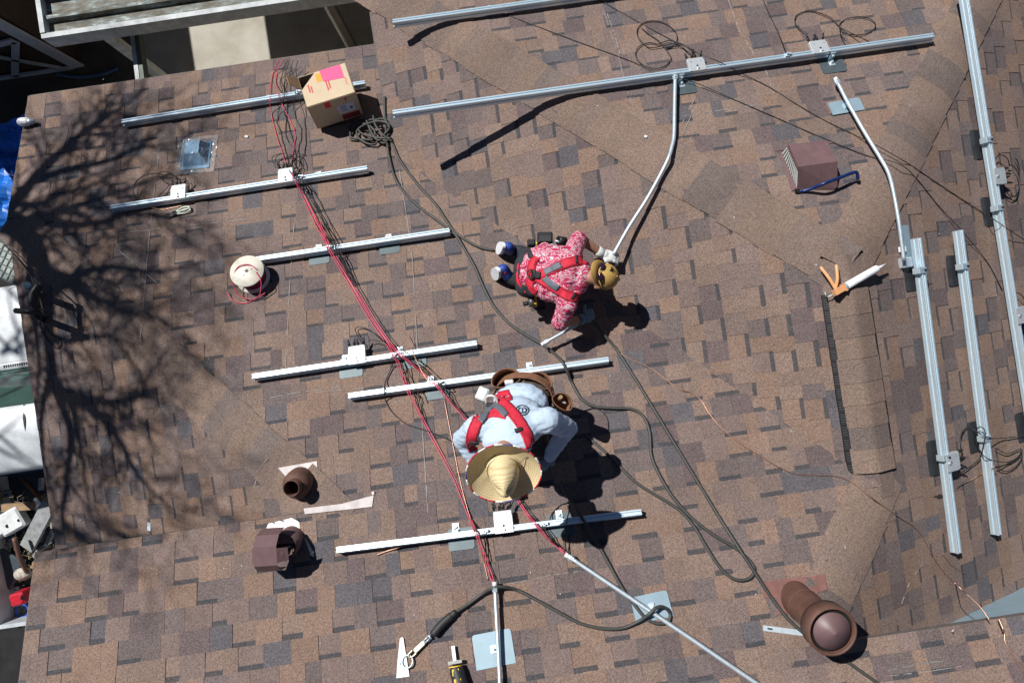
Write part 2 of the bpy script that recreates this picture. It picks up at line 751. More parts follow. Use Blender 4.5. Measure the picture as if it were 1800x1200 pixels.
def tinted_mesh(name, vs, fs, cols, smooth=False):
    me = bpy.data.meshes.new(name)
    me.from_pydata([tuple(p) for p in vs], [], fs)
    ca = me.color_attributes.new('tint', 'FLOAT_COLOR', 'CORNER')
    data = []
    for f, c in zip(me.polygons, cols):
        data += [c[0], c[1], c[2], 1.0] * f.loop_total
    ca.data.foreach_set('color', data)
    me.materials.append(MATS['shingle'])
    if smooth:
        me.polygons.foreach_set('use_smooth', [True] * len(me.polygons))
    me.update()
    return me


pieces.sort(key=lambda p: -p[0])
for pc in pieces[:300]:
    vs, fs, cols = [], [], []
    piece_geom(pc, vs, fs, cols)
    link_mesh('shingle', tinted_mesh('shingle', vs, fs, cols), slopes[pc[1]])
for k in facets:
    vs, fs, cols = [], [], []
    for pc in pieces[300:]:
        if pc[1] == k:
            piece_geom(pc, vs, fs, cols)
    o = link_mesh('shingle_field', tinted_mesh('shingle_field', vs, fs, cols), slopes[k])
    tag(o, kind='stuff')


# ---- hip and ridge caps, each cap a piece
def cap_run(name, p_low, p_high, ka, kb, half, label, lift=0.010, base=0.008, rng=random.Random(5), soft=0.16, curve=0.15):
    """cap shingles from the low end to the high end over the edge between planes ka and kb"""
    p_low, p_high = Vector(p_low), Vector(p_high)
    ax = (p_high - p_low)
    L = ax.length
    ax.normalize()
    na, nb = pnormal(ka), pnormal(kb)
    da = na.cross(ax)
    db = nb.cross(ax)
    mid = (na + nb).normalized()
    # directions that lead away from the edge, down each plane
    da = da if da.z < 0 else -da
    db = db if db.z < 0 else -db
    run = MB()
    run.add([p_low + da * half * 0.8 - na * 0.002, p_low - mid * 0.05, p_low + db * half * 0.8 - nb * 0.002,
             p_high + da * half * 0.8 - na * 0.002, p_high - mid * 0.05, p_high + db * half * 0.8 - nb * 0.002],
            [(0, 1, 4, 3), (1, 2, 5, 4)], DECK)
    ro = run.build(name, house)
    tag(ro, label)
    nn = int(L / EXPO)
    step = L / max(nn, 1)
    for i in range(nn):
        a0, a1 = i * step, (i + 1) * step + 0.015
        col = pick_tint(rng, CAPT)
        vs, fs, cols = [], [], []
        prof = []
        w = half * rng.uniform(0.96, 1.05)
        tw = rng.uniform(-0.006, 0.006)
        for f_ in (1.0, 0.7, 0.5, 0.35, 0.2, 0.1):
            prof.append((da, na, w * f_))
        prof.append((None, mid, 0))
        for f_ in (0.1, 0.2, 0.35, 0.5, 0.7, 1.0):
            prof.append((db, nb, w * f_))
        for (aa, hh) in ((a0, lift), (a1, lift * 0.35)):
            for (dd, nn_, off) in prof:
                q = p_low + ax * (aa + (tw if aa == a0 else 0)) + nn_ * (hh + base)
                if dd is not None:
                    q = q + dd * off
                    # rounded over the edge
                    q = q - mid * (soft * curve * (1 - off / soft) ** 2) if off < soft else q
                else:
                    q = q - mid * soft * curve
                vs.append(q)
        npf = len(prof)
        for j in range(npf - 1):
            fs.append((j, j + 1, npf + j + 1, npf + j))
            cols.append(col)
        # skirt at the butt and along both long edges
        b0 = len(vs)
        for j in range(npf):
            vs.append(vs[j].copy())
        b = len(vs)
        for j in range(npf):
            vs.append(vs[j] - prof[j][1] * (lift + base + 0.003))
        for j in range(npf - 1):
            fs.append((b0 + j + 1, b0 + j, b + j, b + j + 1))
            cols.append(col)
        for j in (0, npf - 1):
            b2 = len(vs)
            vs += [vs[j].copy(), vs[npf + j].copy(), vs[npf + j] - prof[j][1] * (lift * 0.35 + base + 0.003), vs[b + j].copy()]
            fs.append((b2, b2 + 1, b2 + 2, b2 + 3))
            cols.append(col)
        me = tinted_mesh('cap_shingle', vs, fs, cols)
        me.polygons.foreach_set('use_smooth', [q < npf - 1 for q in range(len(me.polygons))])
        link_mesh('cap_shingle', me, ro)
    return ro


def P3(k, x, y):
    return Vector((x, y, pz(k, x, y)))


cap_run('hip_cap', P3('M', TLX(3.2), 3.2), P3('M', XR, YA), 'T', 'M', 0.175, 'long hip running from top centre to the ridge', rng=random.Random(21))
cap_run('hip_cap', P3('T', TRX(3.2), 3.2), P3('T', XR, YA), 'T', 'R', 0.175, 'hip at upper right crossed by the tall rail', rng=random.Random(22))
cap_run('hip_cap', P3('B', XB, 1.63), P3('P', APX, HIP_C) + (P3('P', APX, HIP_C) - P3('B', XB, 1.63)).normalized() * 0.16, 'P', 'B', 0.175, 'hip at the left running through the tree shadow', rng=random.Random(23))
cap_run('hip_cap', P3('P', XR, YE) - (P3('P', PRX(EDGE_D), EDGE_D) - P3('P', XR, YE)).normalized() * 0.12, P3('P', PRX(EDGE_D - 0.16), EDGE_D - 0.16), 'P', 'R', 0.175, 'short hip at lower right beside the big flue', rng=random.Random(24))

RIB = mat('vent_rib', (0.05, 0.05, 0.05), 0.6)
# ridge vent with caps
ry0, ry1 = -0.005, -1.19
rv = cap_run('ridge_vent', (XR, ry1, ZR), (XR, ry0, ZR), 'M', 'R', 0.135, 'ridge capped with shingles over a black slotted vent', lift=0.006, base=0.030, curve=0.04, rng=random.Random(25))
for ka, sx in (('M', -1), ('R', 1)):
    n = pnormal(ka)
    d = Vector((sx, 0, -(A if ka == 'M' else AR))).normalized()
    mb = MB()
    p0 = Vector((XR, ry0 + 0.004, ZR))
    p1 = Vector((XR, ry1 - 0.004, ZR))
    prof = [(0.07, 0.003), (0.176 if sx < 0 else 0.158, 0.003), (0.168 if sx < 0 else 0.154, 0.026), (0.07, 0.026)]
    mb.extrude(prof, p0, p1, d, n, BLACK)
    if sx < 0:
        i = 0
        L = abs(ry1 - ry0)
        while i * 0.017 < L - 0.02:
            y = ry0 - i * 0.017 - 0.008
            big = i % 5 == 0
            q = Vector((XR, y, ZR)) + d * 0.138 + n * 0.0262
            mb.box(q, d * 0.028, Vector((0, -0.008 if big else -0.0045, 0)), n * (0.006 if big else 0.003), BLACK if big else RIB)
            i += 1
    mb.build('vent_baffle', rv)
cap_run('ridge_cap', (XR, YE - 0.08, ZR), (XR, ry1 + 0.03, ZR), 'M', 'R', 0.14, None, rng=random.Random(26), lift=0.007, curve=0.03)
cap_run('ridge_cap', (XR, ry0 + 0.01, ZR), (XR, YA + 0.06, ZR), 'M', 'R', 0.15, None, rng=random.Random(27), lift=0.007, curve=0.03)

# ---- fascia, drip edges and walls
FASC = mat('fascia_paint', (0.10, 0.075, 0.06), 0.6, 0, 0.1, 10)
STUC = mat('stucco_wall', (0.46, 0.40, 0.33), 0.9, 0, 0.12, 12, 0.002, 120)


def edge_board(a, b, m=FASC, drop=0.17, out=Vector((0, 0, 0)), th=0.022, up=-0.02):
    a, b = Vector(a), Vector(b)
    o = out.normalized() * th
    mb = MB()
    mb.poly_slab([a + Vector((0, 0, up)), b + Vector((0, 0, up)), b + Vector((0, 0, -drop)), a + Vector((0, 0, -drop))], o, m)
    return mb.build('fascia_board', house)


eA = pz('P', 0, EAVE_Y)
edge_board((XB, EAVE_Y, eA), (MEAVE + 0.2, EAVE_Y, eA), out=Vector((0, 1, 0)))
edge_board((XB, EAVE_Y, eA), (XB, 1.63, pz('P', 0, 1.63)), out=Vector((-1, 0, 0)))
edge_board((XB, 1.63, pz('B', XB, 0)), (XB, HIP_C - 0.3, pz('B', XB, 0)), out=Vector((-1, 0, 0)))
edge_board((MEAVE, VX(0) - MEAVE, pz('M', MEAVE, 0)), (MEAVE, 3.15, pz('M', MEAVE, 0)), out=Vector((-1, 0, 0)))
edge_board((RAKE_C, HIP_C, pz('P', 0, HIP_C)), (RAKE_C, -3.1, pz('P', 0, -3.1)), out=Vector((-1, 0, 0)))


def wall(x0, y0, x1, y1, z0, ztop0, ztop1, th=0.12):
    a, b = Vector((x0, y0, 0)), Vector((x1, y1, 0))
    d = (b - a).normalized()
    n = Vector((-d.y, d.x, 0)) * th
    mb = MB()
    vs = [a + Vector((0, 0, z0)), b + Vector((0, 0, z0)), b + Vector((0, 0, ztop1)), a + Vector((0, 0, ztop0))]
    mb.poly_slab(vs, n, STUC)
    return mb.build('wall', house)


wall(XB + 0.45, EAVE_Y - 0.5, MEAVE + 0.4, EAVE_Y - 0.5, 0, pz('P', 0, EAVE_Y - 0.5) - 0.14, pz('P', 0, EAVE_Y - 0.5) - 0.14)
wall(XB + 0.45, -4.0, XB + 0.45, EAVE_Y - 0.5, 0, pz('B', XB, 0) - 0.14, eA - 0.12)
wall(MEAVE + 0.4, EAVE_Y - 0.5, MEAVE + 0.4, 5.5, 0, pz('M', MEAVE, 0) - 0.02, pz('M', MEAVE, 0) - 0.02)
# gable infill under the upper roof edge, over the left hip
mb = MB()
yy = HIP_C - 0.22
mb.poly_slab([Vector((-3.3, yy, pz('B', -3.3, 0) - 0.1)), Vector((APX, yy, pz('B', APX, 0) - 0.1)), Vector((APX, yy, pz('P', 0, yy) - 0.11)), Vector((-3.3, yy, pz('P', 0, yy) - 0.11))], Vector((0, -0.05, 0)), STUC)
mb.build('wall', house)
mb = MB()
yy = EDGE_D - 0.25
mb.poly_slab([Vector((PRX(EDGE_D), yy, pz('R', PRX(EDGE_D), 0) - 0.1)), Vector((4.8, yy, pz('R', 4.8, 0) - 0.1)), Vector((4.8, yy, pz('P', 0, yy) - 0.11)), Vector((PRX(EDGE_D), yy, pz('P', 0, yy) - 0.11))], Vector((0, -0.05, 0)), FLASH)
mb.build('wall', house)
# ------------------------------------------------------------------ ground, patio, neighbour's buildings, truck, tree
DIRT = mat('yard_dirt', (0.055, 0.047, 0.036), 0.95, 0, 0.4, 1.3, 0.01, 14, col2=(0.13, 0.11, 0.085))
CONC = mat('concrete', (0.34, 0.31, 0.25), 0.9, 0, 0.2, 2.2, 0.001, 50, col2=(0.50, 0.47, 0.40), detail=9)
mb = MB()
S = 300.0
mb.add([(-S, -S, 0), (S, -S, 0), (S, S, 0), (-S, S, 0)], [(0, 1, 2, 3)], DIRT)
tag(mb.build('ground'), kind='structure')
mb = MB()
mb.box(Vector((-4.35, 2.6, -0.1)), Vector((6.5, 0, 0)), Vector((0, 5.5, 0)), Vector((0, 0, 0.13)), CONC)
tag(mb.build('patio'), kind='structure')

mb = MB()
mb.add([(-9, -7, 0.004), (-3.4, -7, 0.004), (-3.4, 2.0, 0.004), (-9, 2.0, 0.004)], [(0, 1, 2, 3)], mat('shade_black', (0.016, 0.016, 0.017), 0.95, 0, 0.4, 5))  # near-black sheet painting shade onto the ground beside the house
tag(mb.build('shade_sheet'), kind='structure')

# carport of the neighbouring building: rusty pan roof in a white frame
PAN = bpy.data.materials.new('mossy_pan_roof')
PAN.use_nodes = True
nt = PAN.node_tree
b = nt.nodes['Principled BSDF']
b.inputs['Roughness'].default_value = 0.65
geo = nt.nodes.new('ShaderNodeNewGeometry')
mp = nt.nodes.new('ShaderNodeMapping')
mp.inputs['Scale'].default_value = (5, 16, 12)
nt.links.new(geo.outputs['Position'], mp.inputs['Vector'])
n1 = nt.nodes.new('ShaderNodeTexNoise')
n1.inputs['Scale'].default_value = 1.0
n1.inputs['Detail'].default_value = 9
n1.inputs['Roughness'].default_value = 0.7
nt.links.new(mp.outputs[0], n1.inputs['Vector'])
rp = nt.nodes.new('ShaderNodeValToRGB')
e = rp.color_ramp.elements
e[0].position, e[0].color = 0.36, (0.025, 0.03, 0.027, 1)
e[1].position, e[1].color = 0.66, (0.50, 0.54, 0.52, 1)
x = e.new(0.46); x.color = (0.11, 0.095, 0.06, 1)
x = e.new(0.57); x.color = (0.17, 0.20, 0.19, 1)
nt.links.new(n1.outputs['Fac'], rp.inputs['Fac'])
nt.links.new(rp.outputs['Color'], b.inputs['Base Color'])

SIDE = mat('brown_siding', (0.060, 0.038, 0.027), 0.8, 0, 0.25, 6)
CZ = 2.6
cl = atz(75, 66, CZ)
crr = atz(640, -10, CZ)
base = Vector((-2.4, 4.2, 0))
cp = thing('carport', 'white framed carport with a mossy ribbed metal roof at top left', 'carport', base)
y0, x0, x1 = cl.y, cl.x, crr.x + 3.0  # right end extended out of view to cut sky light
mb = MB()
prof = [(0.0, 0.0)]
yy = y0 + 0.03
# ribbed pans, ribs run along x
steps = []
while yy < y0 + 2.3:
    for (dy, z) in ((0.0, -0.02), (0.12, -0.02), (0.135, 0.03), (0.165, 0.035), (0.18, -0.005)):
        steps.append((yy + dy, CZ - 0.03 + z))
    yy += 0.2
vs, fs = [], []
for (y, z) in steps:
    vs += [(x0 + 0.05, y, z), (x1, y, z)]
for i in range(len(steps) - 1):
    fs.append((2 * i, 2 * i + 1, 2 * i + 3, 2 * i + 2))
mb.add(vs, fs, PAN)
mb.add([(p[0], p[1], p[2] - 0.05) for p in vs], [f[::-1] for f in fs], PAN)
mb.build('roof_pans', cp)
WB = mat('shaded_weathered_trim', (0.34, 0.36, 0.36), 0.6, 0, 0.2, 9, col2=(0.62, 0.65, 0.65), detail=8)  # weathered white, darkened overall to stand in for shade on the fascia
mb = MB()
mb.box(Vector((x0, y0 - 0.02, CZ - 0.17)), Vector((x1 - x0, 0, 0)), Vector((0, 0.045, 0)), Vector((0, 0, 0.19)), WB)
mb.build('gutter', cp)
mb = MB()
mb.box(Vector((x0, y0 + 0.028, CZ - 0.17)), Vector((0.045, 0, 0)), Vector((0, 2.3, 0)), Vector((0, 0, 0.20)), WB)
mb.build('side_trim', cp)
# unseen roof added behind the carport to block sun on the patio
mb = MB()
mb.box(Vector((-4.07, y0 + 2.33, CZ - 0.08)), Vector((9.0, 0, 0)), Vector((0, 3.4, 0)), Vector((0, 0, 0.06)), PAN)
mb.build('sun_blocker_roof', cp)
MB().box(Vector((-4.07, y0 + 5.8, 0)), Vector((9, 0, 0)), Vector((0, 0.1, 0)), Vector((0, 0, 2.5)), SIDE).build('sky_blocker_wall', cp)  # unseen wall added to cut sky light on the patio
PG = mat('post_green', (0.10, 0.13, 0.10), 0.6, 0, 0.2, 20)
mb = MB()
pa, pb_ = atz(240, 58, 2.25), atz(252, 152, 2.25)
dv_ = (pb_ - pa).normalized()
sv_ = dv_.cross(Vector((0, 0, 1))).normalized()
mb.cbox((pa + pb_) / 2 - sv_ * 0.022, (dv_, sv_, Vector((0, 0, 1))), ((pb_ - pa).length, 0.04, 0.10), PG)
mb.build('cross_beam', cp)
mb = MB()
mb.cbox((pa + pb_) / 2 + sv_ * 0.022, (dv_, sv_, Vector((0, 0, 1))), ((pb_ - pa).length, 0.04, 0.11), WB)
mb.build('beam_face', cp)
for px_ in (x0 + 0.1, x1 - 0.2):
    MB().box(Vector((px_, y0 + 0.35, 0)), Vector((0.09, 0, 0)), Vector((0, 0.09, 0)), Vector((0, 0, CZ - 0.12)), WB).build('post', cp)

# brown shed with a white braced gate
TRIM = mat('shed_trim', (0.44, 0.48, 0.52), 0.6, 0, 0.12, 12)
WY = 4.42


def onwall(px, py, y=WY):
    u, w = uw(px, py)
    d = y / w
    return Vector((u * d, y, CAM_Z - d))


sh = thing('shed', 'dark brown shed in the shade at the top left corner with white cross braced gate', 'shed', Vector((-5.5, 5, 0)))
mb = MB()
mb.box(Vector((-8, WY + 0.03, 0)), Vector((2.9, 0, 0)), Vector((0, 3.0, 0)), Vector((0, 0, 2.4)), SIDE)
mb.build('wall', sh)
mb = MB()
mb.box(Vector((-8.2, WY - 0.25, 2.42)), Vector((3.15, 0, 0)), Vector((0, 5.0, 0)), Vector((0, 0, 0.08)), SIDE)  # unseen roof, its right edge placed to bound the sunlit patio patch
mb.build('roof', sh)


def trim(p, q, w):
    a, b = onwall(*p), onwall(*q)
    a.z, b.z = max(a.z, 0.03), max(b.z, 0.03)
    d = (b - a).normalized()
    s = Vector((0, 1, 0)).cross(d) * w / 2
    m = MB()
    m.poly_slab([a - s, b - s, b + s, a + s], Vector((0, -0.025, 0)), TRIM)
    m.build('trim_board', sh)


trim((-20, 30), (138, 116), 0.16)
trim((-20, 144), (128, 118), 0.09)
trim((27, 72), (28, 134), 0.08)
trim((-20, 96), (106, 118), 0.05)
trim((-20, 80), (24, 70), 0.10)
mb = MB()
mb.tube(smooth_path([atz(100, 131, 0.03), atz(140, 136, 0.03), atz(180, 131, 0.03), atz(208, 120, 0.03)], 8), 0.02, mat('garden_hose', (0.05, 0.10, 0.2), 0.4), 8)
tag(mb.build('garden_hose', None, atz(150, 133, 0)), 'dark blue garden hose on the shaded ground by the shed', 'hose')

mb = MB()
q = atz(600, 62, 1.0)
pth = [Vector((q.x, q.y, 2.35)), Vector((q.x, q.y, 0.30)), Vector((q.x - 0.03, q.y - 0.05, 0.16)), Vector((q.x - 0.16, q.y - 0.22, 0.09))]
th = thing('downspout', 'white pipe strapped to a post between carport and roof, by the patio', 'pipe', Vector((q.x, q.y, 0.03)))
mb.tube([pth[0], pth[1]] + smooth_path(pth[1:], 6)[1:], 0.022, WHITE, 8)
mb.build('pipe', th)
MB().box(Vector((q.x + 0.03, q.y - 0.03, 0.03)), Vector((0.07, 0, 0)), Vector((0, 0.07, 0)), Vector((0, 0, 2.3)), mat('old_post', (0.2, 0.17, 0.15), 0.8)).build('post', th)

# crumpled blue tarp beside the house
TARP = mat('blue_tarp', (0.010, 0.14, 0.55), 0.42, 0, 0.35, 7)
mb = MB()
c0, c1 = atz(-60, 190, 1.1), atz(60, 400, 1.1)
NX_, NY_ = 26, 36
vs, fs = [], []
for j in range(NY_ + 1):
    for i in range(NX_ + 1):
        x = c0.x - 0.5 + (c1.x + 0.55 - c0.x + 0.5) * i / NX_
        y = c0.y + (c1.y - c0.y) * j / NY_
        h = 0.95 + 0.30 * noise.noise(Vector((x * 1.5, y * 1.5, 0.3))) + 0.10 * abs(noise.noise(Vector((x * 5, y * 4, 1.7)))) + 0.05 * noise.noise(Vector((x * 11, y * 9, 4)))
        edge = min(i, NX_ - i, j, NY_ - j)
        if edge < 3:
            h *= (0.25, 0.6, 0.85)[edge]
        vs.append((x, y, h))
for j in range(NY_):
    for i in range(NX_):
        a = j * (NX_ + 1) + i
        fs.append((a, a + 1, a + NX_ + 2, a + NX_ + 1))
mb.add(vs, fs, TARP, False)
tag(mb.build('tarp', None, Vector(((c0.x + c1.x) / 2, (c0.y + c1.y) / 2, 0))), 'crumpled bright blue tarp below the left edge of the roof', 'tarp')

# old white pickup truck parked below the left eave
TW = mat('shade_mottled_paint', (0.40, 0.44, 0.46), 0.45, 0, 0.12, 5, col2=(0.66, 0.69, 0.71), detail=7)  # pale and dark mottling imitates dappled tree shade
TG = mat('truck_glass', (0.03, 0.07, 0.06), 0.06, 0, 0.2, 4)
yH0, yH1 = atz(20, 495, 1.12).y, atz(20, 636, 1.15).y
yC0, yC1 = atz(20, 716, 1.72).y, atz(20, 832, 1.74).y
yB1 = atz(20, 1100, 0.9).y
xl, xr_ = -6.55, -4.78
tk = thing('pickup_truck', 'old white pickup truck under the left eave with junk in its bed', 'truck', Vector(((xl + xr_) / 2, (yH0 + yB1) / 2, 0)))
mb = MB()
NXT = 14


def curved(y_z, inset, m, crown=0.04, name='panel'):
    """sheet across the truck with a slight crown; y_z: list of (y, z)"""
    vs, fs = [], []
    for (y, z) in y_z:
        for i in range(NXT + 1):
            f_ = i / NXT
            x = xl + inset + (xr_ - xl - 2 * inset) * f_
            vs.append((x, y, z - crown * (2 * f_ - 1) ** 2))
    for j in range(len(y_z) - 1):
        for i in range(NXT):
            a = j * (NXT + 1) + i
            fs.append((a, a + 1, a + NXT + 2, a + NXT + 1))
    m_ = MB()
    m_.add(vs, fs, m, True)
    return m_.build(name, tk)


curved([(yH0, 0.75), (yH0 - 0.02, 0.98), (yH0 - 0.08, 1.06), (yH0 - 0.4, 1.12), (yH1, 1.15)], 0.05, TW, name='hood')
curved([(yH1 - 0.003, 1.146), (yH1 - 0.02, 1.15), (yH1 - 0.075, 1.155), (yH1 - 0.085, 1.14)], 0.08, TW, name='cowl')
for i in range(26):
    q = atz(0, 640, 1.155)
    xx = q.x - 0.25 + i * 0.026
    if i in (9, 10):
        continue
    MB().box(Vector((xx, yH1 - 0.056, 1.12)), Vector((0.011, 0, 0)), Vector((0, 0.030, 0)), Vector((0, 0, 0.038)), BLACK).build('cowl_slot', tk)
curved([(yH1 - 0.09, 1.14), (yC0 + 0.02, 1.70)], 0.16, TG, 0.02, name='windshield')
mb = MB()
for i in range(3):
    q = atz(8 + 20 * i, 700, 1.45)
    mb.sphere((q.x, q.y + 0.03, 1.38 + 0.02 * i), 0.10, mat('dash_cloth', (0.12, 0.42, 0.40), 0.8), 12, sc=(1.2, 0.6, 0.35))
mb.build('dashboard_cloth', tk)
curved([(yC0 + 0.015, 1.695), (yC0 - 0.03, 1.73), (yC0 - 0.3, 1.755), (yC1 + 0.06, 1.745), (yC1, 1.70), (yC1 - 0.01, 1.15)], 0.13, TW, name='cab_roof')
mb = MB()
q = [atz(46, 712, 1.66), atz(46, 735, 1.70), atz(52, 775, 1.70), atz(64, 806, 1.64)]
mb.tube(smooth_path(q, 6), 0.035, BLACK, 8)
mb.build('roof_rail', tk)
for xx in (xl, xr_ - 0.06):
    mb = MB()
    mb.box(Vector((xx, yB1, 0.4)), Vector((0.06, 0, 0)), Vector((0, yH0 - 0.1 - yB1, 0)), Vector((0, 0, 0.55)), TW)
    mb.build('side_panel', tk)
mb = MB()
mb.box(Vector((xl + 0.07, yB1 + 0.05, 0.42)), Vector((xr_ - xl - 0.14, 0, 0)), Vector((0, yC1 - yB1 - 0.1, 0)), Vector((0, 0, 0.05)), mat('truck_bed', (0.03, 0.045, 0.07), 0.6))
mb.build('bed', tk)
MB().box(Vector((xl + 0.06, yB1, 0.45)), Vector((xr_ - xl - 0.12, 0, 0)), Vector((0, 0.045, 0)), Vector((0, 0, 0.5)), TW).build('tailgate', tk)
MB().box(Vector((xl + 0.07, yC1 - 0.05, 0.48)), Vector((xr_ - xl - 0.14, 0, 0)), Vector((0, 0.04, 0)), Vector((0, 0, 0.85)), mat('bulkhead_blue', (0.03, 0.06, 0.12), 0.5)).build('bulkhead', tk)
for (wy) in (yH0 - 0.55, yB1 + 0.6):
    for xx in (xl + 0.13, xr_ - 0.13):
        w_ = MB()
        w_.lathe(Vector((xx - 0.11, wy, 0.34)), Vector((1, 0, 0)), [(0.0, 0.0), (0.19, 0.0), (0.33, 0.0), (0.34, 0.03), (0.34, 0.19), (0.33, 0.22), (0.19, 0.22), (0.0, 0.22)], RUBBER, 24)
        w_.build('wheel', tk)

# quilted pad on the truck's nose
PADM = mat('pad_canvas', (0.36, 0.40, 0.37), 0.85, 0, 0.15, 20)
c = atz(8, 458, 1.25)
th = thing('quilted_pad', 'grey patterned pad lying on the front of the white truck', 'pad', c - Vector((0, 0, 0.05)))
fx_ = Vector((0.82, -0.57, 0)); fy_ = Vector((0.57, 0.82, 0)); fz_ = Vector((0, 0, 1))
MB().bevbox(c, (fx_, fy_, fz_), (0.50, 0.40, 0.10), mat('pad_seam', (0.10, 0.12, 0.12), 0.9), 0.03).build('pad_body', th)
for i in range(7):
    for j in range(5):
        s1 = 0.056 if (i + j) % 2 else 0.05
        MB().bevbox(c + fx_ * (i - 3) * 0.067 + fy_ * (j - 2) * 0.072 + fz_ * 0.052, (fx_, fy_, fz_), (s1, 0.058 if (i + j) % 2 else 0.064, 0.02), PADM, 0.006).build('quilt_square', th)

# junk in the truck bed, each piece a thing
def junk(name, label, cat, build, loc):
    m_ = MB()
    build(m_)
    tag(m_.build(name, None, loc), label, cat)


OLDW = mat('weathered_board', (0.28, 0.29, 0.29), 0.85, 0, 0.3, 14)
RAWW = mat('raw_timber', (0.30, 0.20, 0.11), 0.85, 0, 0.25, 14)
PLW = mat('chalky_white', (0.66, 0.68, 0.68), 0.7, 0, 0.15, 12)


def bar(m_, p, q, w, t, m, z0=None):
    d = (q - p).normalized()
    s = d.cross(Vector((0, 0, 1))).normalized()
    n = s.cross(d)
    m_.cbox((p + q) / 2, (d, s, n), ((q - p).length, w, t), m)


ZJ = 0.72
junk('board', 'grey weathered board leaning across the junk in the truck bed', 'board', lambda m_: bar(m_, atz(48, 962, ZJ), atz(88, 884, ZJ + 0.22), 0.17, 0.05, OLDW), atz(65, 920, ZJ))
junk('crate', 'white plastic crate with dark holes in the truck bed', 'crate', lambda m_: (m_.bevbox(atz(22, 915, ZJ + 0.1), (Vector((0.93, 0.37, 0)), Vector((-0.37, 0.93, 0)), Vector((0, 0, 1))), (0.30, 0.26, 0.12), PLW, 0.02), m_.tube([atz(13, 924, ZJ + 0.161), atz(13, 924, ZJ + 0.165)], 0.022, BLACK, 8), m_.tube([atz(33, 914, ZJ + 0.161), atz(33, 914, ZJ + 0.165)], 0.018, BLACK, 8)), atz(22, 915, ZJ))
junk('crate', 'second white crate at the very left edge in the truck bed', 'crate', lambda m_: m_.bevbox(atz(-8, 925, ZJ + 0.05), (Vector((0.88, 0.47, 0)), Vector((-0.47, 0.88, 0)), Vector((0, 0, 1))), (0.28, 0.30, 0.16), PLW, 0.02), atz(-8, 925, ZJ - 0.03))
junk('timber', 'tan timber offcut across the top of the junk', 'board', lambda m_: bar(m_, atz(5, 892, ZJ + 0.1), atz(60, 888, ZJ + 0.12), 0.09, 0.05, RAWW), atz(30, 890, ZJ + 0.07))
junk('pipe_offcut', 'brown pipe standing among the junk in the truck bed', 'pipe', lambda m_: m_.tube(smooth_path([atz(25, 945, ZJ + 0.2), atz(35, 980, ZJ + 0.15), atz(50, 1010, ZJ + 0.02)], 6), 0.026, mat('brown_plastic', (0.14, 0.07, 0.05), 0.5), 10), atz(38, 980, ZJ))
junk('pipe_offcut', 'rusty rod running under the eave above the junk', 'pipe', lambda m_: m_.tube([atz(36, 838, 0.95), atz(98, 908, 0.75)], 0.018, mat('rust', (0.19, 0.07, 0.03), 0.8, 0, 0.3, 20), 8), atz(66, 872, 0.7))
junk('sheet_metal', 'dark grey bent sheet at the left edge of the truck bed', 'sheet metal', lambda m_: m_.bevbox(atz(10, 1000, ZJ), (Vector((0.8, -0.6, 0)), Vector((0.6, 0.8, 0.1)).normalized(), Vector((0, 0, 1))), (0.34, 0.42, 0.05), mat('grey_sheet', (0.07, 0.09, 0.11), 0.5, 0.3), 0.02), atz(10, 1000, ZJ - 0.1))
junk('fuel_can', 'red plastic box sticking out beside the roof rake', 'container', lambda m_: (m_.bevbox(atz(40, 1048, ZJ + 0.15), (Vector((0.99, 0.12, 0)), Vector((-0.12, 0.99, 0)), Vector((0, 0, 1))), (0.17, 0.15, 0.22), mat('red_plastic', (0.50, 0.015, 0.03), 0.4), 0.02), m_.tube([atz(40, 1050, ZJ + 0.25), atz(40, 1050, ZJ + 0.30)], 0.025, BLACK, 10)), atz(40, 1048, ZJ))
junk('bucket_lid', 'bright blue ring half hidden by the rake below the red box', 'lid', lambda m_: m_.lathe(atz(40, 1072, ZJ), Vector((0, 0, 1)), [(0.07, 0), (0.085, 0.0), (0.085, 0.02), (0.07, 0.02), (0.07, 0)], mat('blue_plastic', (0.02, 0.10, 0.5), 0.4), 20), atz(40, 1072, ZJ))
junk('rubble_bag', 'crumpled pale bag at the foot of the junk', 'bag', lambda m_: m_.sphere(atz(40, 1008, ZJ + 0.02), 0.09, mat('pale_bag', (0.40, 0.37, 0.31), 0.8, 0, 0.4, 25, 0.02, 18), 14, sc=(1.2, 0.9, 0.7)), atz(40, 1008, ZJ - 0.04))
mb = MB()
rg = random.Random(4)
STRAW = mat('dry_straw', (0.30, 0.25, 0.14), 0.9, 0, 0.4, 30)
for i in range(420):
    px_, py_ = rg.uniform(-10, 100), rg.uniform(870, 1090)
    p = atz(px_, py_, ZJ - 0.10 + rg.uniform(0, 0.09))
    a = rg.uniform(0, 6.3)
    L = rg.uniform(0.03, 0.12)
    mb.tube([p, p + Vector((math.cos(a) * L, math.sin(a) * L, rg.uniform(-0.01, 0.04)))], rg.uniform(0.002, 0.005), STRAW if i % 3 else OLDW, 3, cap=False)
tag(mb.build('straw_litter', None, atz(45, 980, ZJ - 0.1)), 'dry stalks and litter scattered between the junk', 'litter', kind='stuff')
rg = random.Random(14)
jm = [mat('bits_grey', (0.22, 0.24, 0.26), 0.7), mat('bits_black', (0.02, 0.02, 0.022), 0.6), PLW, RAWW, OLDW, mat('bits_blue', (0.05, 0.09, 0.16), 0.6)]
mb = MB()
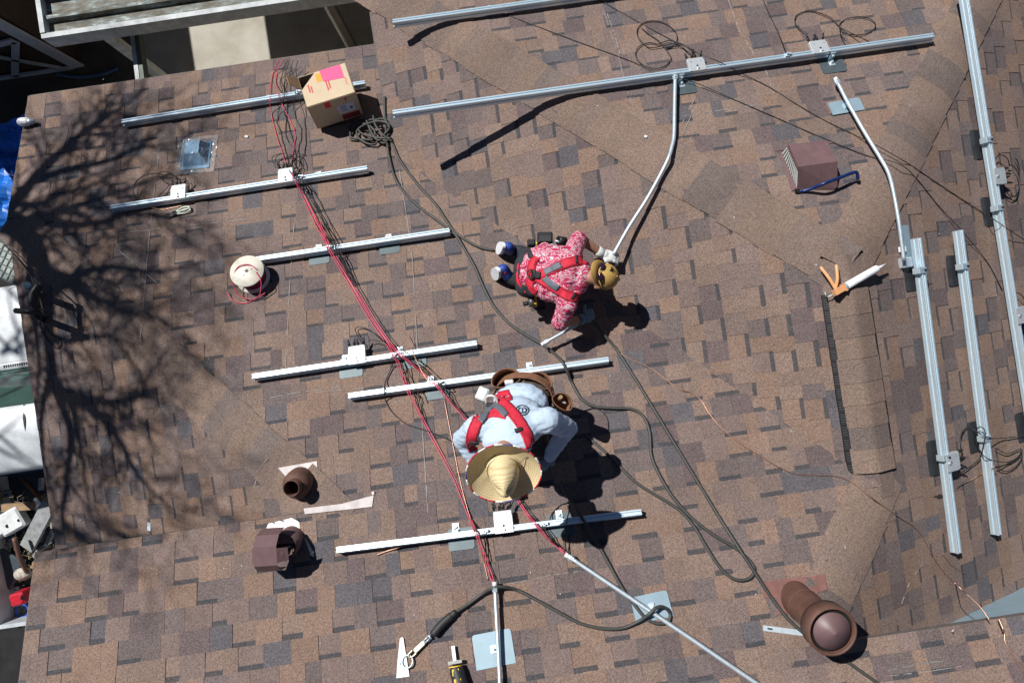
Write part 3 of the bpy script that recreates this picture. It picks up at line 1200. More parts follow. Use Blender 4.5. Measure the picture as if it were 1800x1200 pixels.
for i in range(90):
    p = atz(rg.uniform(-40, 105), rg.uniform(850, 1095), ZJ - 0.12 + rg.uniform(0, 0.08))
    a = rg.uniform(0, 3.14)
    b_ = rg.uniform(-0.4, 0.4)
    f0 = Vector((math.cos(a), math.sin(a), b_)).normalized()
    f1 = Vector((-math.sin(a), math.cos(a), rg.uniform(-0.3, 0.3))).normalized()
    f2 = f0.cross(f1).normalized()
    f1 = f2.cross(f0)
    mb.bevbox(p, (f0, f1, f2), (rg.uniform(0.04, 0.20), rg.uniform(0.03, 0.09), rg.uniform(0.02, 0.05)), rg.choice(jm), 0.004)
tag(mb.build('scrap_pile', None, atz(30, 970, ZJ - 0.12)), 'heap of small scrap filling the truck bed', 'scrap', kind='stuff')

# ladder top standing proud of the left eave
LAD = mat('ladder_rail', (0.10, 0.16, 0.22), 0.45, 0.4, 0.1, 20)
ld = thing('ladder', 'ladder leaning on the left eave with a black rope hook at its top', 'ladder', Vector((-5.6, 0.75, 0)))
q0, q1 = at(48, 501, 0.34, 'B'), at(0, 497, 0.20, 'B')
for dy in (0, 0.38):
    mb = MB()
    top = q0 + Vector((0.0, dy * 0.0, 0))
    bot = Vector((-5.75, q0.y + 0.01, 0.0))
    off = Vector((0, -dy * 0.55, 0))
    if dy:
        top = at(62, 548, 0.33, 'B'); bot = Vector((-5.75, top.y, 0.0))
    d = (top - bot).normalized()
    mb.tube([bot, top], 0.026, LAD if not dy else BLACK, 8)
    mb.build('side_rail', ld)
tA, tB = at(48, 501, 0.30, 'B'), at(62, 548, 0.30, 'B')
bA, bB = Vector((-5.75, tA.y, 0)), Vector((-5.75, tB.y, 0))
for i in range(1, 12):
    f_ = i / 12.0
    mb = MB()
    mb.tube([bA.lerp(tA, f_), bB.lerp(tB, f_)], 0.014, LAD, 8)
    mb.build('rung', ld)
mb = MB()
mb.tube(cable_pts([(10, 432, .05), (28, 450, .05), (45, 470, .08), (55, 485, .2), (60, 500, .3), (66, 520, .25), (72, 545, .3)], 0.006, 8), 0.007, BLACK, 6)
mb.tube(cable_pts([(70, 565, .02), (76, 585, .0), (90, 605, .0), (100, 612, .0), (108, 606, .0), (104, 596, .0), (92, 590, .0), (80, 572, .02)], 0.004, 8), 0.004, BLACK, 6)
mb.build('rope', ld)
mb = MB()
hk = [at(70, 500, .30, 'B'), at(58, 520, .34, 'B'), at(60, 545, .34, 'B'), at(72, 560, .30, 'B')]
mb.tube(smooth_path(hk, 6), 0.034, BLACK, 8)
mb.tube([at(28, 546, .40, 'B'), at(64, 549, .38, 'B')], 0.022, BLACK, 10)
mb.build('hook', ld)

# bare tree standing left of the house; only its shadow reaches the roof
BARK = mat('bark', (0.10, 0.08, 0.065), 0.9, 0, 0.3, 25, 0.004, 60)
tr = thing('bare_tree', 'leafless tree left of the house casting branch shadows over the roof', 'tree', Vector((-6.6, 4.4, 0)))
SL = -SUN_TRAVEL


def up_sun(px, py, h):
    s = at(px, py, 0)
    return s + SL * ((h * 1.25 - 0.2) / SL.z)


rt = random.Random(31)
crown = MB()
limbs = [
    [(-30, 380, 2.6, .085), (10, 388, 2.9, .080), (35, 405, 3.0, .075), (62, 440, 3.1, .070), (80, 480, 3.1, .060), (85, 530, 3.2, .050), (88, 600, 3.3, .048), (98, 680, 3.4, .046), (140, 705, 3.5, .036), (178, 732, 3.6, .030), (215, 780, 3.7, .022), (242, 832, 3.8, .015), (290, 885, 3.9, .010), (330, 925, 4.0, .006)],
    [(20, 388, 2.9, .05), (60, 390, 3.2, .036), (120, 396, 3.4, .030), (180, 392, 3.5, .022), (230, 378, 3.6, .016), (300, 382, 3.7, .010), (380, 398, 3.8, .006)],
    [(40, 390, 3.0, .03), (85, 378, 3.2, .022), (140, 362, 3.4, .018), (200, 342, 3.5, .014), (270, 318, 3.6, .010), (340, 300, 3.8, .006)],
    [(5, 380, 2.8, .05), (50, 330, 3.1, .040), (90, 285, 3.3, .034), (140, 240, 3.5, .030), (180, 212, 3.6, .024), (215, 190, 3.7, .012), (260, 160, 3.8, .006)],
    [(60, 320, 3.2, .03), (120, 300, 3.4, .026), (190, 285, 3.5, .020), (250, 262, 3.7, .012), (330, 250, 3.8, .006)],
    [(80, 478, 3.1, .045), (115, 490, 3.3, .040), (150, 480, 3.4, .030), (200, 470, 3.5, .022), (280, 478, 3.7, .013), (360, 460, 3.8, .007)],
    [(84, 520, 3.2, .05), (120, 500, 3.4, .035), (165, 520, 3.5, .022), (215, 545, 3.6, .014), (280, 560, 3.7, .008), (340, 600, 3.8, .005)],
    [(98, 680, 3.4, .04), (125, 760, 3.5, .030), (120, 830, 3.6, .026), (112, 900, 3.7, .020), (106, 970, 3.8, .012)],
    [(92, 650, 3.4, .03), (75, 730, 3.5, .020), (82, 820, 3.6, .014), (105, 900, 3.7, .008)],
    [(102, 684, 3.4, .035), (170, 705, 3.5, .026), (225, 705, 3.6, .020), (252, 690, 3.7, .016), (268, 650, 3.7, .010), (300, 610, 3.8, .005)],
    [(130, 700, 3.5, .03), (138, 760, 3.6, .020), (150, 830, 3.7, .012), (160, 900, 3.8, .006)],
    [(60, 440, 3.1, .04), (55, 500, 3.2, .030), (62, 560, 3.3, .022), (70, 640, 3.4, .014), (65, 720, 3.5, .008)],
    [(30, 360, 3.0, .03), (70, 360, 3.1, .022), (120, 340, 3.2, .016), (180, 320, 3.4, .010), (240, 290, 3.5, .006)],
    [(-40, 400, 2.7, .05), (-70, 480, 2.9, .04), (-60, 560, 3.0, .035), (-75, 650, 3.1, .03), (-60, 760, 3.2, .02), (-70, 860, 3.3, .01)],
    [(-70, 480, 2.9, .03), (-20, 540, 3.0, .025), (-10, 620, 3.1, .02), (-25, 720, 3.2, .015), (-5, 820, 3.3, .008)],
    [(88, 590, 3.3, .03), (130, 600, 3.4, .018), (180, 590, 3.5, .012), (240, 610, 3.6, .007)],
]
trunk = MB()
tw = [(Vector((-6.7, 4.35, 0.0)), .16), (Vector((-6.55, 4.3, 1.2)), .13), (up_sun(-140, 370, 2.2), .11), (up_sun(-30, 380, 2.6), .088)]
sp = smooth_path([p for p, r in tw], 6)
trunk.tube(sp, [0.16 - 0.07 * i / (len(sp) - 1) for i in range(len(sp))], BARK, 10)
trunk.build('trunk', tr)


def twig(px, py, h, ang, L, r, depth):
    pts, rs = [], []
    x, y, a = px, py, ang
    n = max(3, int(L / 16))
    for i in range(n + 1):
        pts.append(up_sun(x, y, h + 0.10 * i))
        rs.append(max(r * (1 - 0.8 * i / n), 0.003))
        if depth and i and rt.random() < 0.66:
            twig(x, y, h + 0.10 * i, a + rt.choice((-1, 1)) * rt.uniform(0.4, 1.0), L * rt.uniform(0.35, 0.65), rs[-1] * 0.75, depth - 1)
        a += rt.uniform(-0.28, 0.28)
        x += math.cos(a) * L / n
        y += math.sin(a) * L / n
    crown.tube(pts, rs, BARK, 4, cap=False)


for lb in limbs:
    path = smooth_path([Vector((p[0], p[1], p[2])) for p in lb], 5)
    rad = smooth_path([Vector((p[3], 0, 0)) for p in lb], 5)
    crown.tube([up_sun(p.x, p.y, p.z) for p in path], [max(r.x * 1.45, 0.009) for r in rad], BARK, 7)
    for i in range(3, len(path) - 1):
        t_ = (path[i + 1] - path[i])
        a0 = math.atan2(t_.y, t_.x)
        if rt.random() < 0.85:
            twig(path[i].x, path[i].y, path[i].z, a0 + rt.choice((-1, 1)) * rt.uniform(0.35, 1.1), rt.uniform(50, 160), min(rad[i].x * 0.5, 0.013) + 0.0045, 2)
for k_ in range(150):
    px_, py_ = rt.uniform(15, 330) if k_ % 3 else rt.uniform(10, 120), rt.uniform(190, 950)
    if px_ > 120 and rt.random() < (px_ - 120) / 320:
        continue
    twig(px_, py_, rt.uniform(3.2, 3.8), rt.uniform(-1.2, 1.6), rt.uniform(40, 110), rt.uniform(0.004, 0.008), 1)
for k_ in range(16):
    px_, py_ = rt.uniform(-20, 70), rt.uniform(490, 850)
    a_ = rt.uniform(-0.6, 0.6) + rt.choice((0, math.pi / 2))
    for q_ in range(2):
        p_ = atz(px_, py_, 1.2) + SL * (6.0 / SL.z)
        pts_ = []
        for i_ in range(8):
            pts_.append(p_.copy())
            a_ += rt.uniform(-0.25, 0.25)
            p_ += Vector((math.cos(a_), math.sin(a_), 0.1)) * 0.16
        crown.tube(pts_, [0.028 - 0.003 * i_ for i_ in range(8)], BARK, 5)
        a_ += 0.8
crown.build('crown', tr)
# ------------------------------------------------------------------ racking rails, inverters, conduits
RW, RH = 0.040, 0.056


def rail_profile():
    w, h = RW / 2, RH
    return [(-w, 0), (w, 0), (w, h * 0.36), (w - 0.006, h * 0.40), (w - 0.006, h * 0.60), (w, h * 0.64), (w, h - 0.003), (w - 0.003, h),
            (0.008, h), (0.008, h - 0.009), (-0.008, h - 0.009), (-0.008, h), (-w + 0.003, h), (-w, h - 0.003), (-w, h * 0.64), (-w + 0.006, h * 0.60), (-w + 0.006, h * 0.40), (-w, h * 0.36)]


RAIL_PROF = rail_profile()
rails = {}


def make_rail(key, k, p0, p1, top, label, feet=(), plates=(), clamps=(), plate_mat=None):
    """p0, p1: pixels of the two ends of the rail's top; feet, plates, clamps: pixels along the rail"""
    a, b = at(*p0, top, k), at(*p1, top, k)
    d = (b - a).normalized()
    n = pnormal(k)
    side = d.cross(n).normalized()
    th = thing('mounting_rail', label, 'rail', (a + b) * 0.5 - n * top, 'solar mounting rails on the roof')
    lo = (top / Vector((0, 0, 1)).dot(n) * 0 + top * n.z) - RH      # gap under the rail along the normal
    mb = MB()
    mb.extrude(RAIL_PROF, a - n * RH, b - n * RH, side, n, ALU)
    mb.build('rail_body', th)
    rails[key] = (a, b, d, side, n, top * n.z)
    low = side if side.dot(Vector((0, 0, -1))) > 0 else -side     # downslope side
    for (fx, fy, sg) in feet:
        q = at(fx, fy, top, k)
        q = a + d * (q - a).dot(d)
        sd = low * sg
        fb = MB()
        c = q - n * RH + sd * (RW / 2 + 0.004)
        hh = top * n.z - 0.012
        # L-foot: upright plate, base and hex bolt
        fb.cbox(c + n * (RH - hh / 2 - 0.006) + sd * 0.002, (d, sd, n), (0.040, 0.006, hh - 0.006), ALU)
        fb.cbox(c + n * (RH - hh + 0.002) + sd * 0.030, (d, sd, n), (0.044, 0.060, 0.007), ALU)
        fb.tube([c + n * (RH * 0.5) + sd * 0.004, c + n * (RH * 0.5) + sd * 0.024], 0.009, GALV, 6, smooth=False)
        fb.tube([c + n * (RH - hh + 0.004) + sd * 0.034, c + n * (RH - hh + 0.022) + sd * 0.034], 0.010, GALV, 6, smooth=False)
        fb.build('mount_foot', th)
    for (fx, fy, wd, dp, off) in plates:
        q = at(fx, fy, top, k)
        q = a + d * (q - a).dot(d) - n * (top * n.z) + low * off
        pb = MB()
        rx, ry, r = wd / 2, dp / 2, 0.012
        pts = [(-rx + r, -ry), (rx - r, -ry), (rx, -ry + r), (rx, ry - r), (rx - r, ry), (-rx + r, ry), (-rx, ry - r), (-rx, -ry + r)]
        pb.poly_slab([q + d * x + low * y + n * 0.0125 for x, y in pts], n * 0.0016, plate_mat or PFLASH)
        pb.build('flashing_plate', th)
    for (fx, fy) in clamps:
        q = at(fx, fy, top, k)
        q = a + d * (q - a).dot(d)
        cb = MB()
        cb.cbox(q + n * 0.006, (d, side, n), (0.030, 0.030, 0.012), ALU)
        cb.cbox(q + n * 0.012 + d * 0.02, (d, side, n), (0.022, 0.016, 0.020), GALV)
        cb.tube([q + n * 0.006, q + n * 0.030], 0.007, GALV, 6, smooth=False)
        cb.build('ground_lug', th)
    return th


HP = 0.088
make_rail('p1', 'P', (213, 213), (641, 144), HP, 'aluminium rail nearest the top left eave, passing under the cardboard box',
          feet=((315, 198, 1), (470, 172, 1)), clamps=((524, 163),))
make_rail('p2', 'P', (193, 364), (645, 294), HP, 'aluminium rail half in tree shadow below the bagged vent',
          feet=((312, 345, 1), (556, 308, 1)), clamps=((528, 311),))
make_rail('p3', 'P', (434, 457), (790, 404), HP, 'aluminium rail ending behind the wire spool',
          feet=((556, 440, 1), (681, 422, 1)), plates=((556, 440, 0.16, 0.13, -0.025), (681, 422, 0.16, 0.13, -0.025)), clamps=((577, 436),))
make_rail('p4', 'P', (443, 661), (838, 602), HP, 'aluminium rail crossed by red wires, with a white inverter near its middle',
          feet=((603, 638, 1), (700, 622, 1)), plates=((612, 640, 0.17, 0.14, -0.025), (725, 620, 0.17, 0.14, -0.025)), clamps=((690, 624),))
make_rail('p5', 'P', (612, 695), (1070, 631), HP, 'aluminium rail just behind the tool belt of the worker in the straw hat',
          feet=((756, 675, 1), (932, 650, 1)), plates=((765, 674, 0.17, 0.14, -0.025), (925, 650, 0.17, 0.14, -0.025)), clamps=((770, 673),))
make_rail('p6', 'P', (591, 966), (1128, 899), HP, 'aluminium rail below the straw hat, its right end in shadow',
          feet=((800, 941, 1), (985, 918, 1)), plates=((808, 942, 0.17, 0.14, -0.02), (985, 918, 0.17, 0.15, -0.01)), clamps=((850, 934), (955, 922)))
make_rail('t1', 'T', (690, 37), (1240, -40), 0.10, 'aluminium rail cut off by the top edge of the photo',
          feet=((860, 14, 1),))
make_rail('t2', 'T', (690, 197), (1642, 61), 0.10, 'long aluminium rail near the top overhanging the hip',
          feet=((1198, 125, -1), (1465, 88, -1)), plates=((1200, 122, 0.18, 0.16, -0.07), (1465, 87, 0.18, 0.16, -0.07)), clamps=((1382, 96),))
make_rail('r1', 'R', (1696, -40), (1862, 1010), 0.105, 'tallest aluminium rail at the right edge, running out of the photo',
          feet=((1726, 246, 1), (1745, 366, 1), (1798, 756, 1)), plates=((1733, 248, 0.22, 0.18, 0.0), (1752, 368, 0.22, 0.18, 0.0), (1804, 756, 0.22, 0.18, 0.0)), plate_mat=SHADEFLASH)
make_rail('r2', 'R', (1617, 418), (1688, 972), 0.105, 'left rail of the pair on the right slope beside the ridge',
          feet=((1623, 476, 1), (1670, 803, 1)), plates=((1625, 480, 0.22, 0.18, 0.0), (1668, 805, 0.24, 0.18, 0.0)), plate_mat=SHADEFLASH)
make_rail('r3', 'R', (1691, 404), (1759, 940), 0.105, 'right rail of the pair on the right slope beside the ridge',
          feet=((1699, 469, 1), (1738, 770, 1)), plates=((1701, 472, 0.22, 0.18, 0.0), (1738, 768, 0.22, 0.18, 0.0)), plate_mat=SHADEFLASH)
# brackets on top of the right-hand rails
for key, k, pts in (('r1', 'R', ((1729, 246), (1748, 366), (1801, 757))), ('r2', 'R', ((1622, 475), (1667, 803))), ('r3', 'R', ((1697, 468), (1736, 770)))):
    a, b, d, side, n, tn = rails[key]
    th = [o for o in ROOT.objects if o.name.startswith('mounting_rail') and (Vector(o.location) - ((a + b) * 0.5 - n * 0.105)).length < 0.02][0]
    up = side if side.z > 0 else -side
    for p in pts:
        q = at(*p, 0.105, k)
        q = a + d * (q - a).dot(d)
        cb = MB()
        cb.cbox(q + n * 0.004 + up * 0.016, (d, up, n), (0.040, 0.074, 0.005), ALU)
        cb.cbox(q + n * -0.02 + up * 0.052, (d, up, n), (0.040, 0.005, 0.05), ALU)
        cb.tube([q + n * 0.004, q + n * 0.016], 0.008, BLACK, 6, smooth=False)
        cb.build('top_bracket', th)

INV = mat('inverter_case', (0.72, 0.74, 0.74), 0.35, 0.55, 0.06, 25)
INVB = mat('inverter_fins', (0.34, 0.36, 0.38), 0.4, 0.7, 0.06, 25)


def mc4(mb, p, d, up, L=0.055):
    mb.tube([p, p + d * L * 0.5, p + d * L], [0.006, 0.009, 0.005], BLACK, 6)
    mb.tube([p + d * L * 0.35, p + d * L * 0.5], 0.0105, BLACK, 6, smooth=False)


def make_inverter(key, k, px, label, size=0.125, depth=0.115, sgn=1, loops=(), group='microinverters bolted to the rails', top=HP):
    """white bracket plate over the rail, box behind it on the down (sgn=1) side; loops: cable pixel paths"""
    a, b, d, side, n, tn = rails[key]
    q = at(*px, top, k)
    q = a + d * (q - a).dot(d)
    low = side if side.z < 0 else -side
    low = low * sgn
    th = thing('microinverter', label, 'inverter', q - n * tn, group)
    mb = MB()
    mb.bevbox(q + low * (depth * 0.5 + 0.004) + n * -0.012, (d, low, n), (size, depth, 0.030), INV, 0.006)
    mb.build('case', th)
    mb = MB()
    mb.cbox(q + low * (depth * 0.25) + n * 0.0055, (d, low, n), (size * 0.96, depth * 0.95, 0.004), INV)
    mb.cbox(q - low * 0.014 + n * 0.006, (d, low, n), (size * 0.72, 0.024, 0.004), INV)
    mb.tube([q + n * 0.006 - low * 0.006, q + n * 0.020 - low * 0.006], 0.008, GALV, 6, smooth=False)
    for s in (-1, 1):
        mb.tube([q + d * s * size * 0.3 + low * depth * 0.62 + n * 0.0075, q + d * s * size * 0.3 + low * depth * 0.62 + n * 0.0085], 0.005, INVB, 8)
    mb.build('bracket_plate', th)
    mb = MB()
    mb.tube([q + low * 0.02 + n * 0.0076, q + low * 0.02 + n * 0.0084], 0.008, BLACK, 10)
    mb.build('bolt_hole', th)
    for i, s in enumerate((-0.42, -0.16, 0.1, 0.38)):
        cb = MB()
        p = q + low * (depth + 0.004) + d * s * size + n * -0.012
        dd = (low * 1.0 + n * (0.5 if i % 2 else 0.15) + d * (0.25 if i % 2 else -0.15)).normalized()
        mc4(cb, p, dd, n)
        cb.build('connector', th)
    for lp in loops:
        cb = MB()
        cb.tube(cable_pts(lp, 0.0035, 8), 0.0036, BLACK, 6)
        cb.build('lead', th)
    return th


def loop(cx, cy, rx, ry, a0, a1, n=14, h=0.01, tilt=0.0):
    out = []
    for i in range(n + 1):
        a = math.radians(a0 + (a1 - a0) * i / n)
        x, y = rx * math.cos(a), ry * math.sin(a)
        out.append((cx + x * math.cos(tilt) - y * math.sin(tilt), cy + x * math.sin(tilt) + y * math.cos(tilt), h))
    return out


make_inverter('p2', 'P', (313, 345), 'pale inverter at the left end of the half shaded rail', loops=(
    [(305, 325, .03), (300, 305, .05)] + loop(272, 335, 38, 30, -60, -245, h=.03) + [(262, 357, .02)],
    loop(295, 312, 17, 9, 0, 340, h=.03, tilt=.4) + [(318, 315, .05), (330, 318, .03), (333, 330, .01)],
    [(298, 325, .04), (275, 350, .02), (290, 345, .02), (299, 330, .02)]))
make_inverter('p2', 'P', (502, 315), 'white inverter beside the bundle of red wires on the half shaded rail', loops=(
    [(495, 300, .03)] + loop(500, 282, 16, 12, 120, 420, h=.03) + [(515, 290, .02)],
    loop(520, 290, 14, 20, 60, 380, h=.03), [(485, 295, .02)] + loop(498, 280, 20, 10, 180, 500, h=.05)))
make_inverter('p4', 'P', (628, 634), 'white inverter in the middle of the rail crossed by red wires', loops=(
    [(637, 605, .05), (628, 588, .03), (624, 578, .02), (633, 574, .02), (650, 580, .03), (665, 592, .05), (673, 600, .06)],
    [(647, 600, .05), (655, 597, .05), (668, 600, .06)]))
make_inverter('p6', 'P', (886, 928), 'white inverter directly below the tip of the straw hat', loops=(
    [(872, 893, .05), (868, 880, .1), (878, 870, .12)], [(898, 890, .05), (905, 872, .1), (897, 862, .12)]))
make_inverter('t2', 'T', (1226, 118), 'pale inverter on the long top rail, left of two', top=0.10, depth=0.10, loops=(
    [(1210, 92, .02), (1195, 82, .01)] + loop(1155, 62, 36, 24, 55, -265, h=.006, tilt=.25) + [(1182, 77, .01)],
    [(1220, 88, .02), (1200, 78, .012), (1175, 72, .008)] + loop(1148, 98, 31, 22, -80, -420, h=.006, tilt=.2)[:13] + [(1160, 74, .01), (1143, 62, .008), (1128, 50, .006)]))
make_inverter('t2', 'T', (1442, 86), 'pale inverter on the long top rail, right of two', top=0.10, depth=0.10, loops=(
    [(1420, 60, .02), (1404, 50, .01)] + [(1397, 38, .006), (1402, 26, .006), (1420, 20, .006), (1440, 23, .006), (1462, 33, .006), (1476, 47, .006), (1495, 58, .02), (1520, 70, .05), (1538, 80, .0)],
    loop(1507, 46, 32, 16, 160, 520, h=.006, tilt=-.05) + [(1478, 62, .02), (1486, 72, .06)]))
make_inverter('r1', 'R', (1754, 310), 'grey inverter high on the tallest right hand rail with coiled black leads', sgn=1, top=0.105, loops=(
    [(1775, 292, .03), (1770, 278, .05), (1757, 272, .04), (1750, 280, .03)],
    loop(1778, 318, 14, 28, -100, 240, h=.03, tilt=-.1), loop(1783, 312, 10, 34, -80, 130, h=.02)))
make_inverter('r1', 'R', (1786, 556), 'grey inverter at the right edge, cut off by the photo', sgn=1, top=0.105, loops=(
    [(1805, 535, .03), (1797, 520, .05), (1785, 514, .04), (1779, 522, .03)], loop(1808, 565, 12, 22, -120, 200, h=.03)))
make_inverter('r2', 'R', (1673, 812), 'grey inverter low on the left rail of the right hand pair', sgn=1, top=0.105, loops=(
    [(1692, 800, .04), (1688, 775, .03), (1693, 757, .02), (1703, 750, .02), (1715, 757, .05), (1735, 768, .12), (1760, 770, .03), (1800, 765, .02)],
    [(1690, 830, .03), (1705, 820, .02), (1722, 805, .03), (1728, 785, .08), (1732, 760, .12), (1724, 750, .1), (1715, 757, .05), (1714, 775, .02), (1722, 790, .03), (1735, 805, .1), (1765, 812, .03), (1785, 806, .02), (1797, 792, .02), (1790, 790, .02), (1770, 797, .02), (1750, 787, .03)],
    [(1752, 822, .03), (1770, 828, .02), (1790, 815, .02), (1797, 800, .02), (1780, 810, .02), (1755, 822, .03)]))

# ------------------------------------------------------------------ conduits
def conduit_run(label, pp, r=0.0125, ends=(True, True), plate=None, plate_sz=(0.21, 0.18), plate_k=None, n=10, straps=()):
    pts = cable_pts(pp, r, n, lift=0.004)
    th = thing('conduit', label, 'conduit', pts[len(pts) // 2] - Vector((0, 0, r)), 'metal conduit runs')
    mb = MB()
    mb.tube(pts, r, GALV, 12)
    mb.build('pipe', th)
    for e, (p, q) in zip(ends, ((pts[0], pts[1]), (pts[-1], pts[-2]))):
        if e:
            cb = MB()
            d = (p - q).normalized()
            cb.tube([p - d * 0.02, p + d * 0.02], r * 1.45, GALV, 6, smooth=False)
            cb.tube([p + d * 0.018, p + d * 0.04], r * 1.15, WHITE, 12)
            cb.tube([p - d * 0.005, p + d * 0.004], r * 1.75, GALV, 6, smooth=False)
            cb.build('connector', th)
    if plate:
        px, py, ang = plate
        k = plate_k or plane_at(*at(px, py)[:2])
        fr = ball_frame(k, ang)
        c = at(px, py, 0, k)
        pb = MB()
        rx, ry, q = plate_sz[0] / 2, plate_sz[1] / 2, 0.016
        pts2 = [(-rx, -ry), (rx, -ry), (rx, ry - q), (rx - q * .3, ry - q * .3), (rx - q, ry), (-rx + q, ry), (-rx + q * .3, ry - q * .3), (-rx, ry - q)]
        pb.poly_slab([c + fr[0] * x - fr[1] * y + fr[2] * 0.0125 for x, y in pts2], fr[2] * 0.0016, FLASH)
        pb.build('flashing_plate', th)
        cb = MB()
        cb.cbox(c + fr[2] * 0.020, fr, (0.035, 0.045, 0.012), ALU)
        cb.tube([c + fr[2] * 0.02, c + fr[2] * 0.045], 0.008, GALV, 6, smooth=False)
        cb.build('strap_clamp', th)
    return th


conduit_run('bent conduit from the long top rail down to the crouching worker\'s glove',
            [(1187, 137, .05), (1186, 180, .04), (1185, 235, .03), (1182, 255, .03), (1172, 285, .03), (1140, 345, .05), (1105, 400, .09), (1078, 448, .14)], 0.0135, (True, False))
conduit_run('bent conduit on the end slope beside the square roof vent',
            [(1472, 145, .06), (1490, 180, .06), (1520, 233, .05), (1550, 282, .05), (1562, 305, .05), (1570, 335, .06), (1580, 390, .07), (1589, 458, .06)], 0.0125, (True, False),
            plate=(1486, 189, 0.03), plate_sz=(0.235, 0.115))
conduit_run('upright conduit at bottom centre on a square blue-grey plate',
            [(870, 1034, .05), (873, 1090, .045), (876, 1145, .04), (880, 1230, .04)], 0.0125, (True, False), plate=(868, 1140, 0.04), plate_sz=(0.245, 0.20))
conduit_run('diagonal conduit running to the bottom edge right of centre',
            [(1003, 980, .04), (1100, 1045, .03), (1200, 1112, .03), (1300, 1180, .03), (1380, 1234, .03)], 0.0135, (True, False), plate=(1145, 1066, 0.06), plate_sz=(0.235, 0.155))
conduit_run('short conduit offcut under the crouching worker\'s elbow',
            [(960, 601, .10), (985, 587, .11), (1015, 570, .12)], 0.0115, (True, False))

# box with clamp at the lower end of the bent conduit
k = 'R'
fr = ball_frame('R', 0)
c = at(1590, 432, 0, 'R')
th = thing('flashing_bracket', 'blue-grey flashing with a metal end box under the conduit by the ridge', 'bracket', c)
MB().cbox(c + fr[2] * 0.014, fr, (0.28, 0.095, 0.002), FLASH).build('flashing_plate', th)
mb = MB()
c2 = at(1591, 462, 0.03, 'R')
mb.bevbox(c2, fr, (0.07, 0.085, 0.055), GALV, 0.006)
mb.cbox(at(1586, 438, 0.03, 'R'), fr, (0.035, 0.05, 0.02), WHITE)
mb.build('end_box', th)
# ------------------------------------------------------------------ things standing or lying on the roof
UP = Vector((0, 0, 1))


def rot_frame(k, ang):
    return ball_frame(k, ang)


def img_dir(px, py, dx, dy, k, h=0.0):
    """world direction in plane k that looks like (dx, dy) in the photograph at that pixel"""
    a, b = at(px, py, h, k), at(px + dx, py + dy, h, k)
    return (b - a).normalized()


def frame_img(px, py, dx, dy, k, h=0.0):
    e = img_dir(px, py, dx, dy, k, h)
    n = pnormal(k)
    f = n.cross(e)
    return (e, f, n)


# --- cardboard box resting on the roof and the first rail
bl, br = at(559, 226, 0.055, 'P'), at(638, 201, 0.055, 'P')
ex = (br - bl)
bw = ex.length
exn = ex.normalized()
down = -ball_frame('P')[1]
nrm = pnormal('P')
tilt = 0.10
ey = (down * math.cos(tilt) + nrm * math.sin(tilt)).normalized()
ey = (ey - exn * ey.dot(exn)).normalized()
ez = exn.cross(ey)
if ez.z < 0:
    ez = -ez
bd, bh = 0.30, 0.29
bx = thing('cardboard_box', 'large open cardboard box with pink print standing on the top left rail', 'box', bl)
t_ = 0.004


def cpanel(o, a, b, n, name='panel', m=CARD):
    MB().box(o, a, b, n * t_, m).build(name, bx)


cpanel(bl + ez * 0.001, exn * bw, ey * bd, ez, 'bottom', CARDIN)
cpanel(bl, exn * bw, ez * bh, -ey, 'front_panel')
cpanel(bl + ey * bd, exn * bw, ez * bh, ey, 'back_panel')
cpanel(bl, ey * bd, ez * bh, -exn, 'left_panel', CARDIN)
cpanel(bl + exn * bw, ey * bd, ez * bh, exn, 'right_panel')
# top sheet with a cut-away corner and the open flap beside it
tp = bl + ez * (bh + 0.002)
top = MB()
pts = [(0, 0), (1, 0), (1, 1), (0.36, 1), (0.0, 0.56)]
top.poly_slab([tp + exn * bw * x + ey * bd * y for x, y in pts], ez * t_, CARD)
top.build('top_panel', bx)
fl = MB()
fp = tp + ey * bd * 0.58 - exn * 0.004
fl.poly_slab([fp, fp + ey * bd * 0.40, fp + ey * bd * 0.36 - exn * 0.07 + ez * 0.09, fp + ey * bd * 0.05 - exn * 0.07 + ez * 0.09], -exn * t_, CARDIN)
fl.build('flap', bx)
PINK = mat('pink_print', (0.72, 0.10, 0.25), 0.7, 0, 0.05)
ORNG = mat('orange_sticker', (0.85, 0.33, 0.02), 0.6, 0, 0.05)
REDP = mat('red_print', (0.70, 0.05, 0.06), 0.7, 0, 0.05)
LBL = mat('shipping_label', (0.62, 0.66, 0.80), 0.6, 0, 0.05)


def decal(mb, o, a, b, n, x0, y0, x1, y1, m):
    mb.box(o + a * x0 + b * y0 + n * 0.0005, a * (x1 - x0), b * (y1 - y0), n * 0.0012, m)


tz = tp + ez * t_
ta, tb = exn * bw, ey * bd
pk = MB()
pk.poly_slab([tz + ta * x + tb * y + ez * 0.0005 for x, y in ((0.45, 0.995), (0.90, 0.995), (0.90, 0.54), (0.47, 0.61))], ez * 0.0010, PINK)
pk.build('pink_panel', bx)
mb = MB()
decal(mb, tz, ta, tb, ez, 0.34, 0.66, 0.46, 0.92, ORNG)
mb.build('orange_sticker', bx)
mb = MB()
rg = random.Random(2)
for row, (xx, ya, yb) in enumerate(((0.50, 0.30, 0.62), (0.55, 0.34, 0.62), (0.13, 0.40, 0.66), (0.18, 0.38, 0.60))):
    y = ya
    while y < yb:
        w = rg.uniform(0.012, 0.03)
        decal(mb, tz, ta, tb, ez, xx, y, xx + 0.030, y + w, REDP)
        y += w + 0.012
for xx in (0.90, 0.92):
    decal(mb, tz, ta, tb, ez, xx, 0.30, xx + 0.006, 0.55, REDP)
tag(mb.build('printing', bx), kind='stuff')
fo = bl - ey * t_
fa, fb_ = exn * bw, ez * bh
mb = MB()
decal(mb, fo, fa, fb_, -ey, 0.55, 0.34, 0.90, 0.68, LBL)
